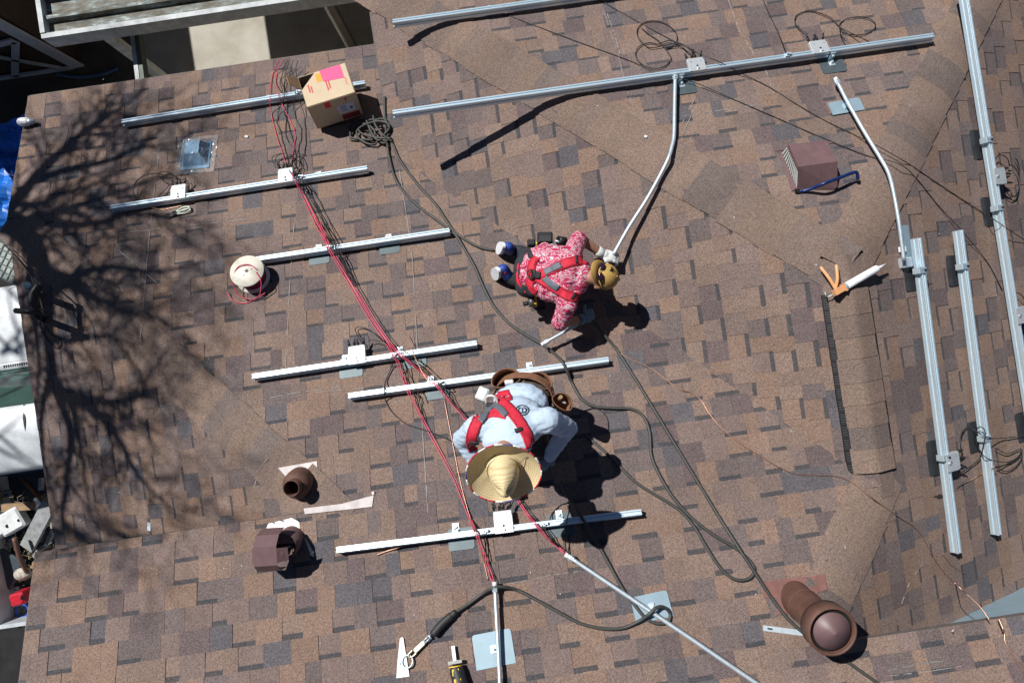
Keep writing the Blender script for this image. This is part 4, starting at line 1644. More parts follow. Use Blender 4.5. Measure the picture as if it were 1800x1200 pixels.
for yy_ in (0.42, 0.52, 0.60):
    decal(mb, fo - ey * 0.0014, fa, fb_, -ey, 0.60, yy_, 0.74, yy_ + 0.03, mat('label_ink', (0.12, 0.13, 0.25), 0.6))
decal(mb, fo - ey * 0.0014, fa, fb_, -ey, 0.80, 0.44, 0.86, 0.54, MATS['label_ink'])
mb.build('address_label', bx)
mb = MB()
decal(mb, fo, fa, fb_, -ey, 0.33, 0.74, 0.45, 0.99, REDP)
decal(mb, fo, fa, fb_, -ey, 0.58, 0.04, 0.96, 0.26, mat('dark_red_print', (0.25, 0.02, 0.03), 0.7))
decal(mb, fo, fa, fb_, -ey, 0.76, 0.80, 0.79, 0.96, REDP)
tag(mb.build('front_printing', bx), kind='stuff')

# --- vent cap wrapped in clear plastic
fr = frame_img(347, 275, 1, -0.1, 'P')
c = at(347, 275, 0, 'P')
VB = mat('blue_cap', (0.05, 0.17, 0.30), 0.35, 0.0, 0.1, 10)
bv = thing('bagged_vent_cap', 'blue-grey vent cap still wrapped in a clear plastic bag', 'vent cap', c)
e, f, n = fr
f = -f if f.y < 0 else f       # f towards the top of the photo


def frustum(mb, c, e, f, n, b0, b1, z0, z1, m, off=(0, 0)):
    vs = []
    for (w, d, z, ox, oy) in ((b0[0], b0[1], z0, 0, 0), (b1[0], b1[1], z1, off[0], off[1])):
        for sx, sy in ((-1, -1), (1, -1), (1, 1), (-1, 1)):
            vs.append(c + e * (sx * w / 2 + ox) + f * (sy * d / 2 + oy) + n * z)
    return mb.add(vs, [(3, 2, 1, 0), (4, 5, 6, 7), (0, 1, 5, 4), (1, 2, 6, 5), (2, 3, 7, 6), (3, 0, 4, 7)], m)


mb = MB()
mb.box(c - e * 0.12 - f * 0.14 + n * 0.014, e * 0.24, f * 0.28, n * 0.003, VB)
frustum(mb, c, e, f, n, (0.21, 0.22), (0.12, 0.13), 0.017, 0.10, VB, (0.0, 0.02))
mb.build('cap', bv)
BAG = bpy.data.materials.new('clear_plastic')
BAG.use_nodes = True
nt = BAG.node_tree
bs = nt.nodes['Principled BSDF']
bs.inputs['Base Color'].default_value = (0.85, 0.93, 0.98, 1)
bs.inputs['Roughness'].default_value = 0.16
tr_ = nt.nodes.new('ShaderNodeBsdfTransparent')
mxs = nt.nodes.new('ShaderNodeMixShader')
mxs.inputs[0].default_value = 0.16
nt.links.new(tr_.outputs[0], mxs.inputs[1])
nt.links.new(bs.outputs[0], mxs.inputs[2])
nt.links.new(mxs.outputs[0], nt.nodes['Material Output'].inputs['Surface'])
mb = MB()
N = 34
vs, fs = [], []
for j in range(N + 1):
    for i in range(N + 1):
        x, y = (i / N - 0.5) * 0.34, (j / N - 0.5) * 0.38
        hx = max(0.0, min(1.0, (0.13 - abs(x)) / 0.06))
        hy = max(0.0, min(1.0, (0.14 - abs(y - 0.02)) / 0.07))
        h = 0.020 + 0.095 * min(hx, hy) + 0.010 * noise.noise(Vector((x * 34, y * 34, 2))) + 0.016 * abs(noise.noise(Vector((x * 30 + y * 18, y * 16 - x * 9, 5))))
        vs.append(c + e * (x + 0.01 * noise.noise(Vector((y * 20, 1, 1)))) + f * y + n * max(h, 0.016))
for j in range(N):
    for i in range(N):
        a = j * (N + 1) + i
        fs.append((a, a + 1, a + N + 2, a + N + 1))
mb.add(vs, fs, BAG, False)
mb.build('plastic_bag', bv)

# --- lamp bulb at the upper left rake
c = at(48, 214, 0.055, 'P')
fr = frame_img(48, 214, 1, -0.06, 'P', 0.05)
lb = thing('flood_bulb', 'white lamp bulb lying at the top left edge of the roof', 'lamp', c - fr[2] * 0.05)
mb = MB()
mb.lathe(c - fr[0] * 0.085, fr[0], [(0.0, 0.0), (0.022, 0.004), (0.034, 0.018), (0.038, 0.05), (0.036, 0.09), (0.026, 0.105)], mat('bulb_white', (0.85, 0.86, 0.86), 0.35), 20)
mb.build('bulb', lb)
mb = MB()
mb.lathe(c + fr[0] * 0.020, fr[0], [(0.026, 0.0), (0.028, 0.02), (0.020, 0.025), (0.020, 0.045), (0.0, 0.05)], GALV, 16)
mb.tube([c + fr[0] * 0.03, c + fr[0] * 0.05 - fr[2] * 0.04], 0.012, BLACK, 8)
mb.build('bulb_base', lb)

# --- spool of red wire
c = at(447, 490, 0, 'P')
n = pnormal('P')
ax = (n + Vector((0.02, -0.08, 0))).normalized()
CREAM = mat('spool_cream', (0.78, 0.74, 0.62), 0.5, 0, 0.04, 20)
WINE = mat('wound_wire', (0.20, 0.012, 0.05), 0.45, 0, 0.3, 120)
sp = thing('wire_spool', 'cream spool of red wire lying on its side flange', 'spool', c)
o = c + ax * 0.016
mb = MB(); mb.lathe(o, ax, [(0.0, 0.0), (0.128, 0.0), (0.130, 0.004), (0.128, 0.009), (0.0, 0.009)], CREAM, 40); mb.build('lower_flange', sp)
mb = MB()
prof = [(0.05, 0.010)]
for i in range(14):
    z = 0.012 + i * 0.0080
    prof += [(0.100, z), (0.106, z + 0.004)]
prof.append((0.05, 0.125))
mb.lathe(o, ax, prof, WINE, 36); mb.build('wound_wire', sp)
mb = MB(); mb.lathe(o + ax * 0.125, ax, [(0.0, 0.0), (0.128, 0.0), (0.130, 0.004), (0.128, 0.009), (0.0, 0.010)], CREAM, 40); mb.build('upper_flange', sp)
u = ax.orthogonal().normalized(); w = ax.cross(u)
u2 = img_dir(440, 485, 1, -0.1, 'P'); w2 = ax.cross(u2)
for (x, y, r) in ((0.0, 0.0, 0.014), (0.036, 0.010, 0.005), (-0.02, -0.034, 0.005), (-0.07, -0.075, 0.003), (-0.08, 0.02, 0.003), (-0.022, 0.004, 0.003)):
    mb = MB()
    q = o + ax * 0.1352 + u2 * x + w2 * y
    mb.tube([q, q + ax * 0.0008], r, BLACK if r > 0.004 else WINE, 14, smooth=False)
    mb.build('hole', sp)
mb = MB()
lp = [(452, 474, .15), (438, 465, .16), (420, 468, .16), (411, 482, .14), (409, 497, .10), (416, 514, .06), (428, 523, .03), (443, 526, .02), (455, 520, .04), (459, 506, .09), (458, 492, .14), (450, 478, .15)]
mb.tube(cable_pts(lp, 0.004, 8), 0.0042, REDW, 6)
mb.tube(cable_pts([(399, 513, .02), (406, 525, .01), (420, 532, .0), (434, 532, .0), (448, 526, .0), (458, 520, .01), (466, 515, .02)], 0.004, 8), 0.0042, REDW, 6)
mb.build('loose_end', sp)

# --- pliers
def hand_tool(name, label, cat, px, py, dx, dy, k):
    c = at(px, py, 0.016, k)
    return thing(name, label, cat, c), c, frame_img(px, py, dx, dy, k, 0.016)


pl, c, (e, f, n) = hand_tool('pliers', 'two long nosed pliers crossed on the shaded shingles', 'pliers', 318, 373, 0.94, -0.34, 'P')
PG2 = mat('plier_grip', (0.55, 0.60, 0.50), 0.5, 0, 0.1, 40)
for i, (o1, s) in enumerate(((0.0, 1), (0.022, -1))):
    mb = MB()
    b_ = c + f * (o1 - 0.012) + n * (0.008 + 0.006 * i)
    mb.tube([b_ - e * 0.12, b_ - e * 0.03], [0.003, 0.008], mat('tool_steel', (0.12, 0.12, 0.12), 0.4, 0.8), 6)
    mb.tube([b_ - e * 0.12 + f * 0.012, b_ - e * 0.03 + f * 0.004], [0.003, 0.007], MATS['tool_steel'], 6)
    mb.build('jaw', pl)
    mb = MB()
    mb.tube(smooth_path([b_ - e * 0.03, b_ + e * 0.02 + f * 0.018, b_ + e * 0.06 + f * 0.012, b_ + e * 0.085 - f * 0.004], 5), 0.0065, PG2, 7)
    mb.tube(smooth_path([b_ - e * 0.03, b_ + e * 0.02 - f * 0.012, b_ + e * 0.06 - f * 0.014, b_ + e * 0.085 - f * 0.008], 5), 0.0065, PG2, 7)
    mb.build('handle', pl)

# --- flue pipe with open top (left) and its flashing
WORN = mat('worn_flashing', (0.42, 0.38, 0.37), 0.6, 0.2, 0.2, 14)
WSH = mat('white_flashing', (0.75, 0.74, 0.72), 0.5, 0.1, 0.08, 12)
c = at(527, 848, 0, 'P')
fp_ = thing('flue_pipe', 'open brown flue pipe with a sloping collar at the end of the left hip', 'vent pipe', c)
mb = MB()
fx = img_dir(520, 820, 1, -0.16, 'P')
pts = [at(489, 822, .014, 'P'), at(557, 810, .014, 'P'), at(558, 822, .014, 'P'), at(546, 826, .014, 'P'), at(550, 860, .014, 'P'), at(500, 868, .014, 'P'), at(503, 838, .014, 'P')]
mb.poly_slab(pts, pnormal('P') * 0.0015, WORN)
mb.build('flashing', fp_)
mb = MB()
mb.lathe(c - UP * 0.03, UP, [(0.105, 0.0), (0.102, 0.05), (0.096, 0.10), (0.088, 0.125), (0.060, 0.145), (0.056, 0.148)], RUST, 32)
mb.build('collar', fp_)
mb = MB()
mb.lathe(c + UP * 0.05, UP, [(0.055, 0.0), (0.055, 0.135), (0.051, 0.137), (0.049, 0.132), (0.049, -0.02)], RUST, 28)
mb.build('inner_pipe', fp_)
mb = MB()
mb.lathe(c + UP * 0.05, UP, [(0.0, 0.03), (0.049, 0.03)], mat('pipe_black', (0.004, 0.004, 0.004), 0.9), 24)  # plain black disc closing the pipe
mb.build('black_plug', fp_)

# --- hooded exhaust vent below it
c = at(512, 948, 0, 'P')
hv = thing('hooded_vent', 'brown angular vent hood on a round stub with white flashing', 'roof vent', c)
mb = MB()
pts = [at(468, 929, .014, 'P'), at(472, 920, .016, 'P'), at(513, 910, .016, 'P'), at(526, 917, .014, 'P'), at(528, 952, .014, 'P'), at(472, 958, .014, 'P')]
mb.poly_slab(pts, pnormal('P') * 0.002, WSH)
for a_, b_ in (((478, 918), (484, 921)), ((492, 915), (500, 917)), ((517, 912), (524, 916))):
    mb.box(at(*a_, .017, 'P'), at(*b_, .017, 'P') - at(*a_, .017, 'P'), Vector((0, 0.01, 0)), UP * 0.001, mat('tar_patch', (0.09, 0.10, 0.10), 0.7))
mb.build('flashing', hv)
mb = MB()
mb.lathe(c, UP, [(0.088, -0.06), (0.088, 0.17), (0.083, 0.17), (0.083, 0.0)], BROWN, 30)
mb.build('stub', hv)
# hood: an octagonal channel folded over the stub
hc = at(468, 974, 0.30, 'P')
e1 = img_dir(468, 974, 1, -0.05, 'P', 0.30); e1.z = 0; e1.normalize()
f1 = UP.cross(e1)
mb = MB()
L2 = 0.072
prof = [(-0.13, -0.15), (-0.115, -0.03), (-0.065, 0.022), (0.055, 0.022), (0.11, -0.04), (0.125, -0.15)]
# sheet folded about e1: front, top, back
vs, fs = [], []
for s in (-1, 1):
    for (y, z) in prof:
        vs.append(hc + e1 * s * L2 + f1 * y + UP * z)
m_ = len(prof)
for i in range(m_ - 1):
    fs.append((i, i + 1, m_ + i + 1, m_ + i))
mb.add(vs, fs, BROWN)
mb.add([Vector(p) - UP * 0.004 for p in vs], [q[::-1] for q in fs], BROWN)
mb.build('hood_sheet', hv)
for s in (-1, 1):
    mb = MB()
    b_ = hc + e1 * s * (L2 + 0.0)
    w_ = 0.06 if s > 0 else 0.022
    mb.poly_slab([b_ + f1 * 0.04 + UP * 0.019, b_ - f1 * 0.05 + UP * 0.019, b_ + e1 * s * w_ - f1 * 0.045 + UP * -0.02, b_ + e1 * s * w_ + f1 * 0.035 + UP * -0.01], UP * 0.003, BROWN)
    mb.build('side_flap', hv)
mb = MB()
for s in (-1, 1):
    mb.tube([c + e1 * s * 0.05 + UP * 0.15, hc + e1 * s * 0.03 - UP * 0.04], 0.006, GALV, 6)
mb.build('strut', hv)
# torn sliver of white flashing beside it
mb = MB()
q = [at(535, 944, .03, 'P'), at(543, 955, .035, 'P'), at(551, 970, .03, 'P'), at(552, 978, .016, 'P'), at(546, 975, .03, 'P'), at(543, 962, .02, 'P')]
mb.poly_slab(q, UP * 0.002, WSH)
tag(mb.build('metal_scrap', None, at(544, 960, .012, 'P')), 'torn sliver of white flashing in the shadow of the vent hood', 'scrap')
mb = MB()
q = [at(534, 893, .015, 'P'), at(600, 885, .015, 'P'), at(657, 870, .015, 'P'), at(654, 890, .015, 'P'), at(600, 896, .015, 'P'), at(536, 903, .015, 'P')]
mb.poly_slab(q, UP * 0.0018, WORN)
mb.box(at(654, 869, .017, 'P'), Vector((0.016, 0, 0)), Vector((0, 0.02, 0)), UP * 0.004, WSH)
tag(mb.build('flashing_strip', None, at(595, 888, .01, 'P')), 'long pale metal strip lying along a shingle course near the flue', 'flashing')

# --- big brown flue with a round cap
c = at(1400, 1052, 0, 'P')
bf = thing('capped_flue', 'big brown flue pipe with a round storm cap at lower right', 'vent pipe', c)
mb = MB()
pts = [at(1340, 1022, .014, 'P'), at(1450, 1009, .014, 'P'), at(1454, 1036, .014, 'P'), at(1436, 1040, .014, 'P'), at(1440, 1075, .014, 'P'), at(1365, 1080, .014, 'P'), at(1368, 1050, .014, 'P'), at(1343, 1050, .014, 'P')]
mb.poly_slab(pts, pnormal('P') * 0.002, mat('brown_flashing', (0.19, 0.085, 0.07), 0.6, 0, 0.2, 18))
mb.build('flashing', bf)
mb = MB()
axd = (atz(1462, 1108, at(1400, 1052, 0, 'P').z + 0.42) - c)
axd = Vector((axd.x * 0.5, axd.y * 0.5, axd.z)).normalized()
topc = c + axd * 0.40
mb.lathe(c - axd * 0.06, axd, [(0.102, 0.0), (0.104, 0.03), (0.100, 0.06), (0.098, 0.40)], RUST, 36)
mb.build('pipe', bf)
mb = MB()
mb.lathe(c - axd * 0.06, axd, [(0.1005, 0.16), (0.104, 0.165), (0.104, 0.175), (0.1005, 0.18)], RUST, 36)
mb.build('pipe_seam', bf)
mb = MB()
mb.lathe(topc, axd, [(0.118, -0.05), (0.138, -0.045), (0.140, 0.02), (0.138, 0.055), (0.128, 0.060), (0.122, 0.052), (0.122, -0.04)], RUST, 40)
mb.build('cap_ring', bf)
mb = MB()
mb.lathe(topc + axd * 0.045, axd, [(0.105, 0.0), (0.104, 0.004), (0.0, 0.042)], BROWN, 40)
mb.build('cap_cone', bf)
mb = MB()
mb.lathe(topc + axd * 0.03, axd, [(0.0, 0.0), (0.124, 0.0)], MATS['pipe_black'], 30)
mb.build('inner_baffle', bf)
# steel plate strap lying under the cord beside it
mb = MB()
fr = frame_img(1380, 1107, 1, 0.13, 'P', .01)
q = at(1380, 1108, .018, 'P')
mb.cbox(q, fr, (0.26, 0.032, 0.006), GALV)
mb.cbox(q - fr[0] * 0.09 + fr[2] * 0.0035, fr, (0.03, 0.009, 0.002), BLACK)
tag(mb.build('steel_strap', None, q), 'slotted steel strap lying beside the big flue', 'strap')

# --- square brown roof vent
c = at(1425, 300, 0, 'T')
e = img_dir(1425, 300, 1, -0.14, 'T')
n = pnormal('T')
f = n.cross(e)
f = f if f.y > 0 else -f
sv = thing('square_vent', 'square brown roof vent with a white louvred side', 'roof vent', c)
mb = MB()
mb.box(at(1363, 262, .014, 'T') , e * 0.40, -f * 0.02, n * 0.001, BROWN)
q0 = c - e * 0.18 - f * 0.15 + n * 0.0135
mb.box(q0, e * 0.36, f * 0.32, n * 0.0015, BROWN)
mb.build('flange', sv)
# body corners from the photograph: top face raised
hz = 0.165
T1, T2, T3, T4 = at(1387, 254, hz, 'T'), at(1453, 246, hz - .01, 'T'), at(1472, 284, hz, 'T'), at(1404, 293, hz, 'T')
B4, B3 = at(1402, 333, .014, 'T'), at(1472, 333, .014, 'T')
B1, B2 = at(1374, 269, .014, 'T'), at(1462, 268, .014, 'T')
mb = MB()
mb.add([T1, T2, T3, T4, B1, B2, B3, B4], [(3, 2, 1, 0), (3, 7, 6, 2), (2, 6, 5, 1), (1, 5, 4, 0)], BROWN)
mb.build('hood', sv)
mb = MB()
lp0, lp1, lp2, lp3 = T1, T4, B4, B1
cen = (lp0 + lp1 + lp2 + lp3) / 4
q = [cen + (p - cen) * 0.99 for p in (lp0, lp1, lp2, lp3)]
nn = (q[1] - q[0]).cross(q[3] - q[0]).normalized()
nn = nn if nn.x < 0 else -nn
mb.add([p - nn * 0.02 for p in q], [(0, 1, 2, 3)], BROWN)
mb.poly_slab([q[0], q[1], q[1].lerp(q[2], 0.26), q[0].lerp(q[3], 0.26)], nn * 0.003, BROWN)
mb.build('louvre_frame', sv)
LV = mat('louvre_white', (0.62, 0.66, 0.62), 0.5)
for i in range(11):
    a0, a1 = (i + 0.15) / 11, (i + 0.72) / 11
    qa, qb = q[0].lerp(q[3], 0.28), q[1].lerp(q[2], 0.28)
    qd, qc = q[0].lerp(q[3], 0.95), q[1].lerp(q[2], 0.95)
    mb = MB()
    mb.poly_slab([qa.lerp(qb, a0), qa.lerp(qb, a1), qd.lerp(qc, a1), qd.lerp(qc, a0)], nn * 0.004, LV)
    mb.build('louvre', sv)

# --- blue pry bar lying against the vent
BLUE = mat('pry_bar_blue', (0.008, 0.028, 0.12), 0.35, 0.2, 0.1, 30)
pp = [(1397, 335, .03), (1410, 336, .025), (1428, 331, .06), (1450, 322, .12), (1475, 313, .12), (1498, 304, .11), (1506, 304, .10), (1508, 316, .06)]
pts = [at(x, y, h, 'T') for x, y, h in pp]
pts = smooth_path(pts, 6)
pb = thing('pry_bar', 'blue pry bar leaning against the square roof vent', 'pry bar', at(1450, 325, .01, 'T'))
mb = MB()
mb.tube(pts[4:], [0.012] * (len(pts) - 4 - 4) + [0.013, 0.013, 0.012, 0.009], BLUE, 8)
mb.build('shaft', pb)
mb = MB()
d_ = (pts[0] - pts[5]).normalized()
mb.cbox((pts[0] + pts[5]) / 2, (d_, pnormal('T').cross(d_), pnormal('T')), ((pts[0] - pts[5]).length, 0.03, 0.006), BLACK)
mb.build('claw', pb)

# --- caulking gun
hh = 0.07
c0 = at(1462, 518, hh); c1 = at(1484, 505, hh); c2 = at(1545, 470, hh + .01); c3 = at(1558, 464, hh + .01)
PEACH = mat('gun_orange', (0.72, 0.36, 0.16), 0.45, 0, 0.06, 40)
cg = thing('caulking_gun', 'orange caulking gun with a white tube lying across the ridge end', 'caulking gun', at(1500, 495, .01))
d = (c2 - c1).normalized()
u = UP.cross(d).normalized()
mb = MB(); mb.lathe(c1 + d * 0.005, d, [(0.0, 0.0), (0.024, 0.0), (0.0245, (c2 - c1).length - 0.03), (0.022, (c2 - c1).length - 0.02), (0.012, (c2 - c1).length - 0.015)], mat('tube_white', (0.80, 0.82, 0.82), 0.4), 20); mb.build('cartridge', cg)
mb = MB(); mb.lathe(c1, d, [(0.026, -0.006), (0.027, 0.0), (0.027, 0.012), (0.0255, 0.014)], GALV, 20); mb.build('collar', cg)
mb = MB(); mb.tube([c2 - d * 0.025, c3], [0.012, 0.005], mat('nozzle', (0.72, 0.70, 0.74), 0.4), 10); mb.build('nozzle', cg)
mb = MB(); mb.cbox(c1 - d * 0.045, (d, u, d.cross(u)), (0.085, 0.036, 0.030), PEACH)
mb.cbox(c1 - d * 0.004, (d, u, d.cross(u)), (0.012, 0.05, 0.044), PEACH); mb.build('housing', cg)
for p0, p1, p2 in (((1470, 510), (1458, 490), (1442, 469)), ((1468, 508), (1472, 490), (1470, 465))):
    mb = MB()
    mb.tube(smooth_path([at(*p0, hh), at(*p1, hh + .01), at(*p2, hh)], 6), [0.011] * 12 + [0.008], PEACH, 8)
    mb.build('handle', cg)
mb = MB(); mb.tube(smooth_path([c1 - d * 0.05, c0 - d * 0.03, c0 - d * 0.045 + UP * 0.01 + u * 0.02, c0 - d * 0.035 + u * 0.04], 5), 0.0035, GALV, 6); mb.build('push_rod', cg)

# --- anchor plate, snap hook, rope grab
c = at(705, 1158, .014, 'P')
ap = thing('roof_anchor', 'white tapered roof anchor plate with a steel ring at bottom left of centre', 'anchor', c)
mb = MB()
q = [at(706, 1119, .016, 'P'), at(709, 1120, .016, 'P'), at(720, 1188, .016, 'P'), at(697, 1191, .016, 'P'), at(699, 1160, .016, 'P'), at(703, 1122, .016, 'P')]
mb.poly_slab(q, pnormal('P') * 0.004, mat('anchor_white', (0.78, 0.78, 0.76), 0.45))
mb.build('plate', ap)
fr = ball_frame('P')
mb = MB()
rc = at(716, 1162, .03, 'P')
ring = [rc + fr[0] * 0.034 * math.cos(a) + fr[1] * 0.036 * math.sin(a) + fr[2] * 0.006 * math.sin(a) for a in [i * math.pi / 12 for i in range(25)]]
mb.tube(ring, 0.0055, ALU, 8, cap=False)
mb.build('ring', ap)
mb = MB(); mb.lathe(at(706, 1164, .019, 'P'), fr[2], [(0.014, 0), (0.012, 0.006), (0.0, 0.008)], GALV, 14); mb.build('rivet', ap)
BRASS = mat('zinc_hook', (0.46, 0.45, 0.34), 0.35, 0.9, 0.12, 40)
sh_ = thing('snap_hook', 'steel snap hook clipped to the anchor ring', 'snap hook', at(730, 1143, .02, 'P'))
d = img_dir(735, 1138, 0.72, -0.7, 'P')
s_ = pnormal('P').cross(d)
mb = MB(); q = at(737, 1136, .035, 'P'); mb.bevbox(q, (d, s_, pnormal('P')), (0.085, 0.036, 0.016), BRASS, 0.005); mb.build('gate_body', sh_)
mb = MB(); mb.tube(smooth_path([q - d * 0.04 + s_ * 0.014, q - d * 0.075 + s_ * 0.012, q - d * 0.085 - s_ * 0.002, q - d * 0.07 - s_ * 0.014, q - d * 0.03 - s_ * 0.014], 6), 0.006, BRASS, 8); mb.build('hook', sh_)
mb = MB()
for s2 in (-1, 1):
    mb.tube([q + d * 0.04 + s_ * 0.008 * s2, q + d * 0.085 + s_ * 0.008 * s2], 0.0045, GALV, 8)
mb.tube([q + d * 0.04 - s_ * 0.014, q + d * 0.04 + s_ * 0.014], 0.006, GALV, 8)
mb.tube([q + d * 0.085 - s_ * 0.014, q + d * 0.085 + s_ * 0.014], 0.006, GALV, 8)
mb.build('swivel', sh_)

# --- reciprocating saw at the bottom edge
YEL = mat('tool_yellow', (0.70, 0.46, 0.03), 0.5, 0, 0.08, 30)
TBK = mat('tool_black', (0.02, 0.02, 0.022), 0.55, 0, 0.2, 50)
c = at(805, 1185, .05, 'P')
d = img_dir(803, 1180, -0.12, -1, 'P')
s_ = d.cross(pnormal('P'))
n = pnormal('P')
rs = thing('reciprocating_saw', 'black and yellow reciprocating saw at the bottom edge', 'saw', at(805, 1195, .01, 'P'))
mb = MB(); q = at(798, 1150, .045, 'P'); mb.cbox(q, (d, s_, n), (0.10, 0.020, 0.002), GALV); mb.build('blade', rs)
mb = MB(); q = at(800, 1163, .05, 'P'); mb.cbox(q, (d, s_, n), (0.018, 0.085, 0.03), mat('shoe_steel', (0.25, 0.25, 0.24), 0.4, 0.8)); mb.build('shoe', rs)
mb = MB()
q0, q1, q2 = at(801, 1170, .055, 'P'), at(806, 1190, .06, 'P'), at(818, 1240, .06, 'P')
mb.tube(smooth_path([q0, q1, q2], 5), [0.036, 0.04, 0.042, 0.044, 0.044, 0.044, 0.046, 0.048, 0.05, 0.05, 0.045], TBK, 14)
mb.build('gear_case', rs)
mb = MB()
mb.tube([q0 + d * 0.002, q0 - d * 0.004], 0.043, YEL, 16, smooth=False)
mb.cbox(at(801, 1181, .097, 'P'), (d, s_, n), (0.036, 0.042, 0.006), YEL)
mb.bevbox(at(805, 1200, .103, 'P'), (d, s_, n), (0.05, 0.045, 0.006), YEL, 0.003)
mb.build('yellow_trim', rs)

# --- scraps and chalk lines
CHALK = mat('chalk', (0.30, 0.275, 0.26), 0.95, 0, 0.15, 90)


def chalk(pp, w=0.004):
    P_ = [at(x, y, 0.0125) for x, y in pp]
    m_ = MB()
    vs, fs = [], []
    pts = []
    for a_, b_ in zip(P_[:-1], P_[1:]):
        for i in range(10):
            pts.append(a_.lerp(b_, i / 10))
    pts.append(P_[-1])
    rg = random.Random(len(pp) * 7 + int(pp[0][0]))
    for i in range(len(pts) - 1):
        if rg.random() < 0.28:
            continue
        a_, b_ = pts[i], pts[i + 1]
        s = (b_ - a_).cross(UP).normalized() * w * rg.uniform(0.3, 0.6)
        k0 = len(vs)
        vs += [a_ - s, a_ + s, b_ + s, b_ - s]
        fs.append((k0, k0 + 1, k0 + 2, k0 + 3))
    m_.add(vs, fs, CHALK)
    o_ = m_.build('chalk_line', house)
    tag(o_, kind='stuff')


for l in ([(282, 240), (262, 420), (246, 600)], [(518, 380), (508, 520), (503, 620), (500, 720)], [(702, 300), (724, 440), (735, 640), (752, 900)], [(1062, 20), (1073, 55), (1085, 90), (1100, 150), (1118, 205)],
          [(1066, 20), (1080, 60), (1090, 95)], [(1280, 0), (1300, 55), (1325, 95)], [(1230, 172), (1205, 225), (1185, 280), (1165, 330)], [(1222, 172), (1200, 215)],
          [(470, 805), (455, 825), (447, 855)], [(196, 430), (240, 465), (275, 497)], [(1585, 1060), (1600, 1020), (1625, 985)], [(1560, 1178), (1620, 1165), (1695, 1158)], [(1565, 1187), (1640, 1178), (1690, 1170)],
          [(210, 410), (300, 400), (440, 385)], [(445, 705), (520, 690), (610, 678)], [(545, 690), (640, 682)], [(875, 1030), (960, 1012), (1040, 1000)], [(1225, 200), (1330, 185)], [(1345, 120), (1360, 165)]):
    chalk(l, 0.0055)
for l in ([(1062, 20), (1073, 55), (1085, 90), (1100, 150), (1118, 205)], [(1560, 1178), (1620, 1165), (1695, 1158)]):
    chalk(l, 0.009)
rg = random.Random(77)
bits = MB()
for i in range(70):
    q = at(rg.uniform(60, 1780), rg.uniform(120, 1180), 0.012)
    a = rg.uniform(0, 6.28)
    bits.cbox(q, (Vector((math.cos(a), math.sin(a), 0)), Vector((-math.sin(a), math.cos(a), 0)), UP), (rg.uniform(0.004, 0.014), 0.004, 0.003), rg.choice((PLW, OLDW, COPPER, STRAW)))
tag(bits.build('roof_debris', None, at(900, 600)), 'tiny offcuts and crumbs scattered over the shingles', 'debris', kind='stuff')
for (px_, py_, w_, h_, lab) in ((1135, 240, .012, .01, 'white crumb on the long hip'), (433, 240, .02, .012, 'white crumb below the top left rail'), (262, 925, .02, .045, 'small pale tag at the left roof step'), (1000, 1035, .0, .0, '')):
    if not lab:
        continue
    m_ = MB()
    fr = frame_img(px_, py_, 1, 0.3, plane_at(*at(px_, py_)[:2]))
    m_.cbox(at(px_, py_, .015), fr, (w_ + .01, h_ + .01, .003), mat('scrap_pale', (0.55, 0.62, 0.66), 0.5))
    tag(m_.build('scrap', None, at(px_, py_)), lab + ' of the roof', 'scrap')
# twig on the far right slope, leaf near the rails
m_ = MB()
m_.poly_slab([at(1640, 873, .016), at(1652, 868, .02), at(1662, 872, .016), at(1652, 876, .014)], UP * 0.001, mat('dead_leaf', (0.03, 0.025, 0.02), 0.8))
tag(m_.build('dead_leaf', None, at(1652, 872)), 'dark dead leaf left of the two right hand rails', 'leaf')
# ------------------------------------------------------------------ cords, ropes and wires
def cable(name, label, cat, paths, r, m, parts=None, group=None, n=8, wob=0.0, sides=8):
    pts0 = cable_pts(paths[0], r, n, wob=wob)
    base = Vector(pts0[len(pts0) // 2])
    mb = MB()
    mb.tube(pts0, r, m, sides)
    if len(paths) == 1:
        o = mb.build(name, None, base)
        tag(o, label, cat, group)
        return o
    th = thing(name, label, cat, base, group)
    mb.build('strand', th)
    for p in paths[1:]:
        m2 = MB()
        m2.tube(cable_pts(p, r, n, wob=wob), r, m, sides)
        m2.build('strand', th)
    return th


RP = 0.0108
# lifeline from the coil past the crouching worker and back to the straw hat worker
cable('lifeline_rope', 'dark cord snaking from the coil by the box past both workers to the lower right', 'rope', [
    [(676, 170), (677, 205), (680, 245), (684, 275), (694, 312), (712, 340), (740, 366), (775, 392), (800, 412, .02), (818, 440), (835, 470), (850, 505), (868, 538), (895, 568), (930, 592), (962, 611), (985, 632, .07), (996, 650, .06), (1005, 672), (1022, 700), (1045, 714), (1080, 717), (1112, 719), (1132, 733), (1142, 760), (1145, 800), (1158, 832), (1182, 872), (1214, 908), (1255, 940), (1292, 962), (1318, 985), (1326, 1003), (1315, 1017), (1290, 1017), (1264, 995), (1240, 958), (1218, 922), (1190, 893), (1150, 868), (1115, 845), (1070, 800), (1030, 765)],
], RP, ROPE)
cable('lifeline_rope', 'second dark cord from the coil ending under the crouching worker\'s shoe', 'rope', [
    [(690, 252), (705, 285), (735, 325), (765, 358), (783, 385), (800, 408), (826, 426), (848, 436), (868, 440)]], RP, ROPE)
cable('lifeline_rope', 'straight dark cord running from the crouching worker to the bottom edge', 'rope', [
    [(1034, 552, .12), (1055, 580, .05), (1082, 612), (1110, 655), (1145, 712), (1200, 803), (1262, 905), (1300, 965, .025), (1325, 1003, .02), (1360, 1055), (1388, 1090), (1420, 1117), (1460, 1142), (1500, 1170), (1560, 1212)]], RP, ROPE)
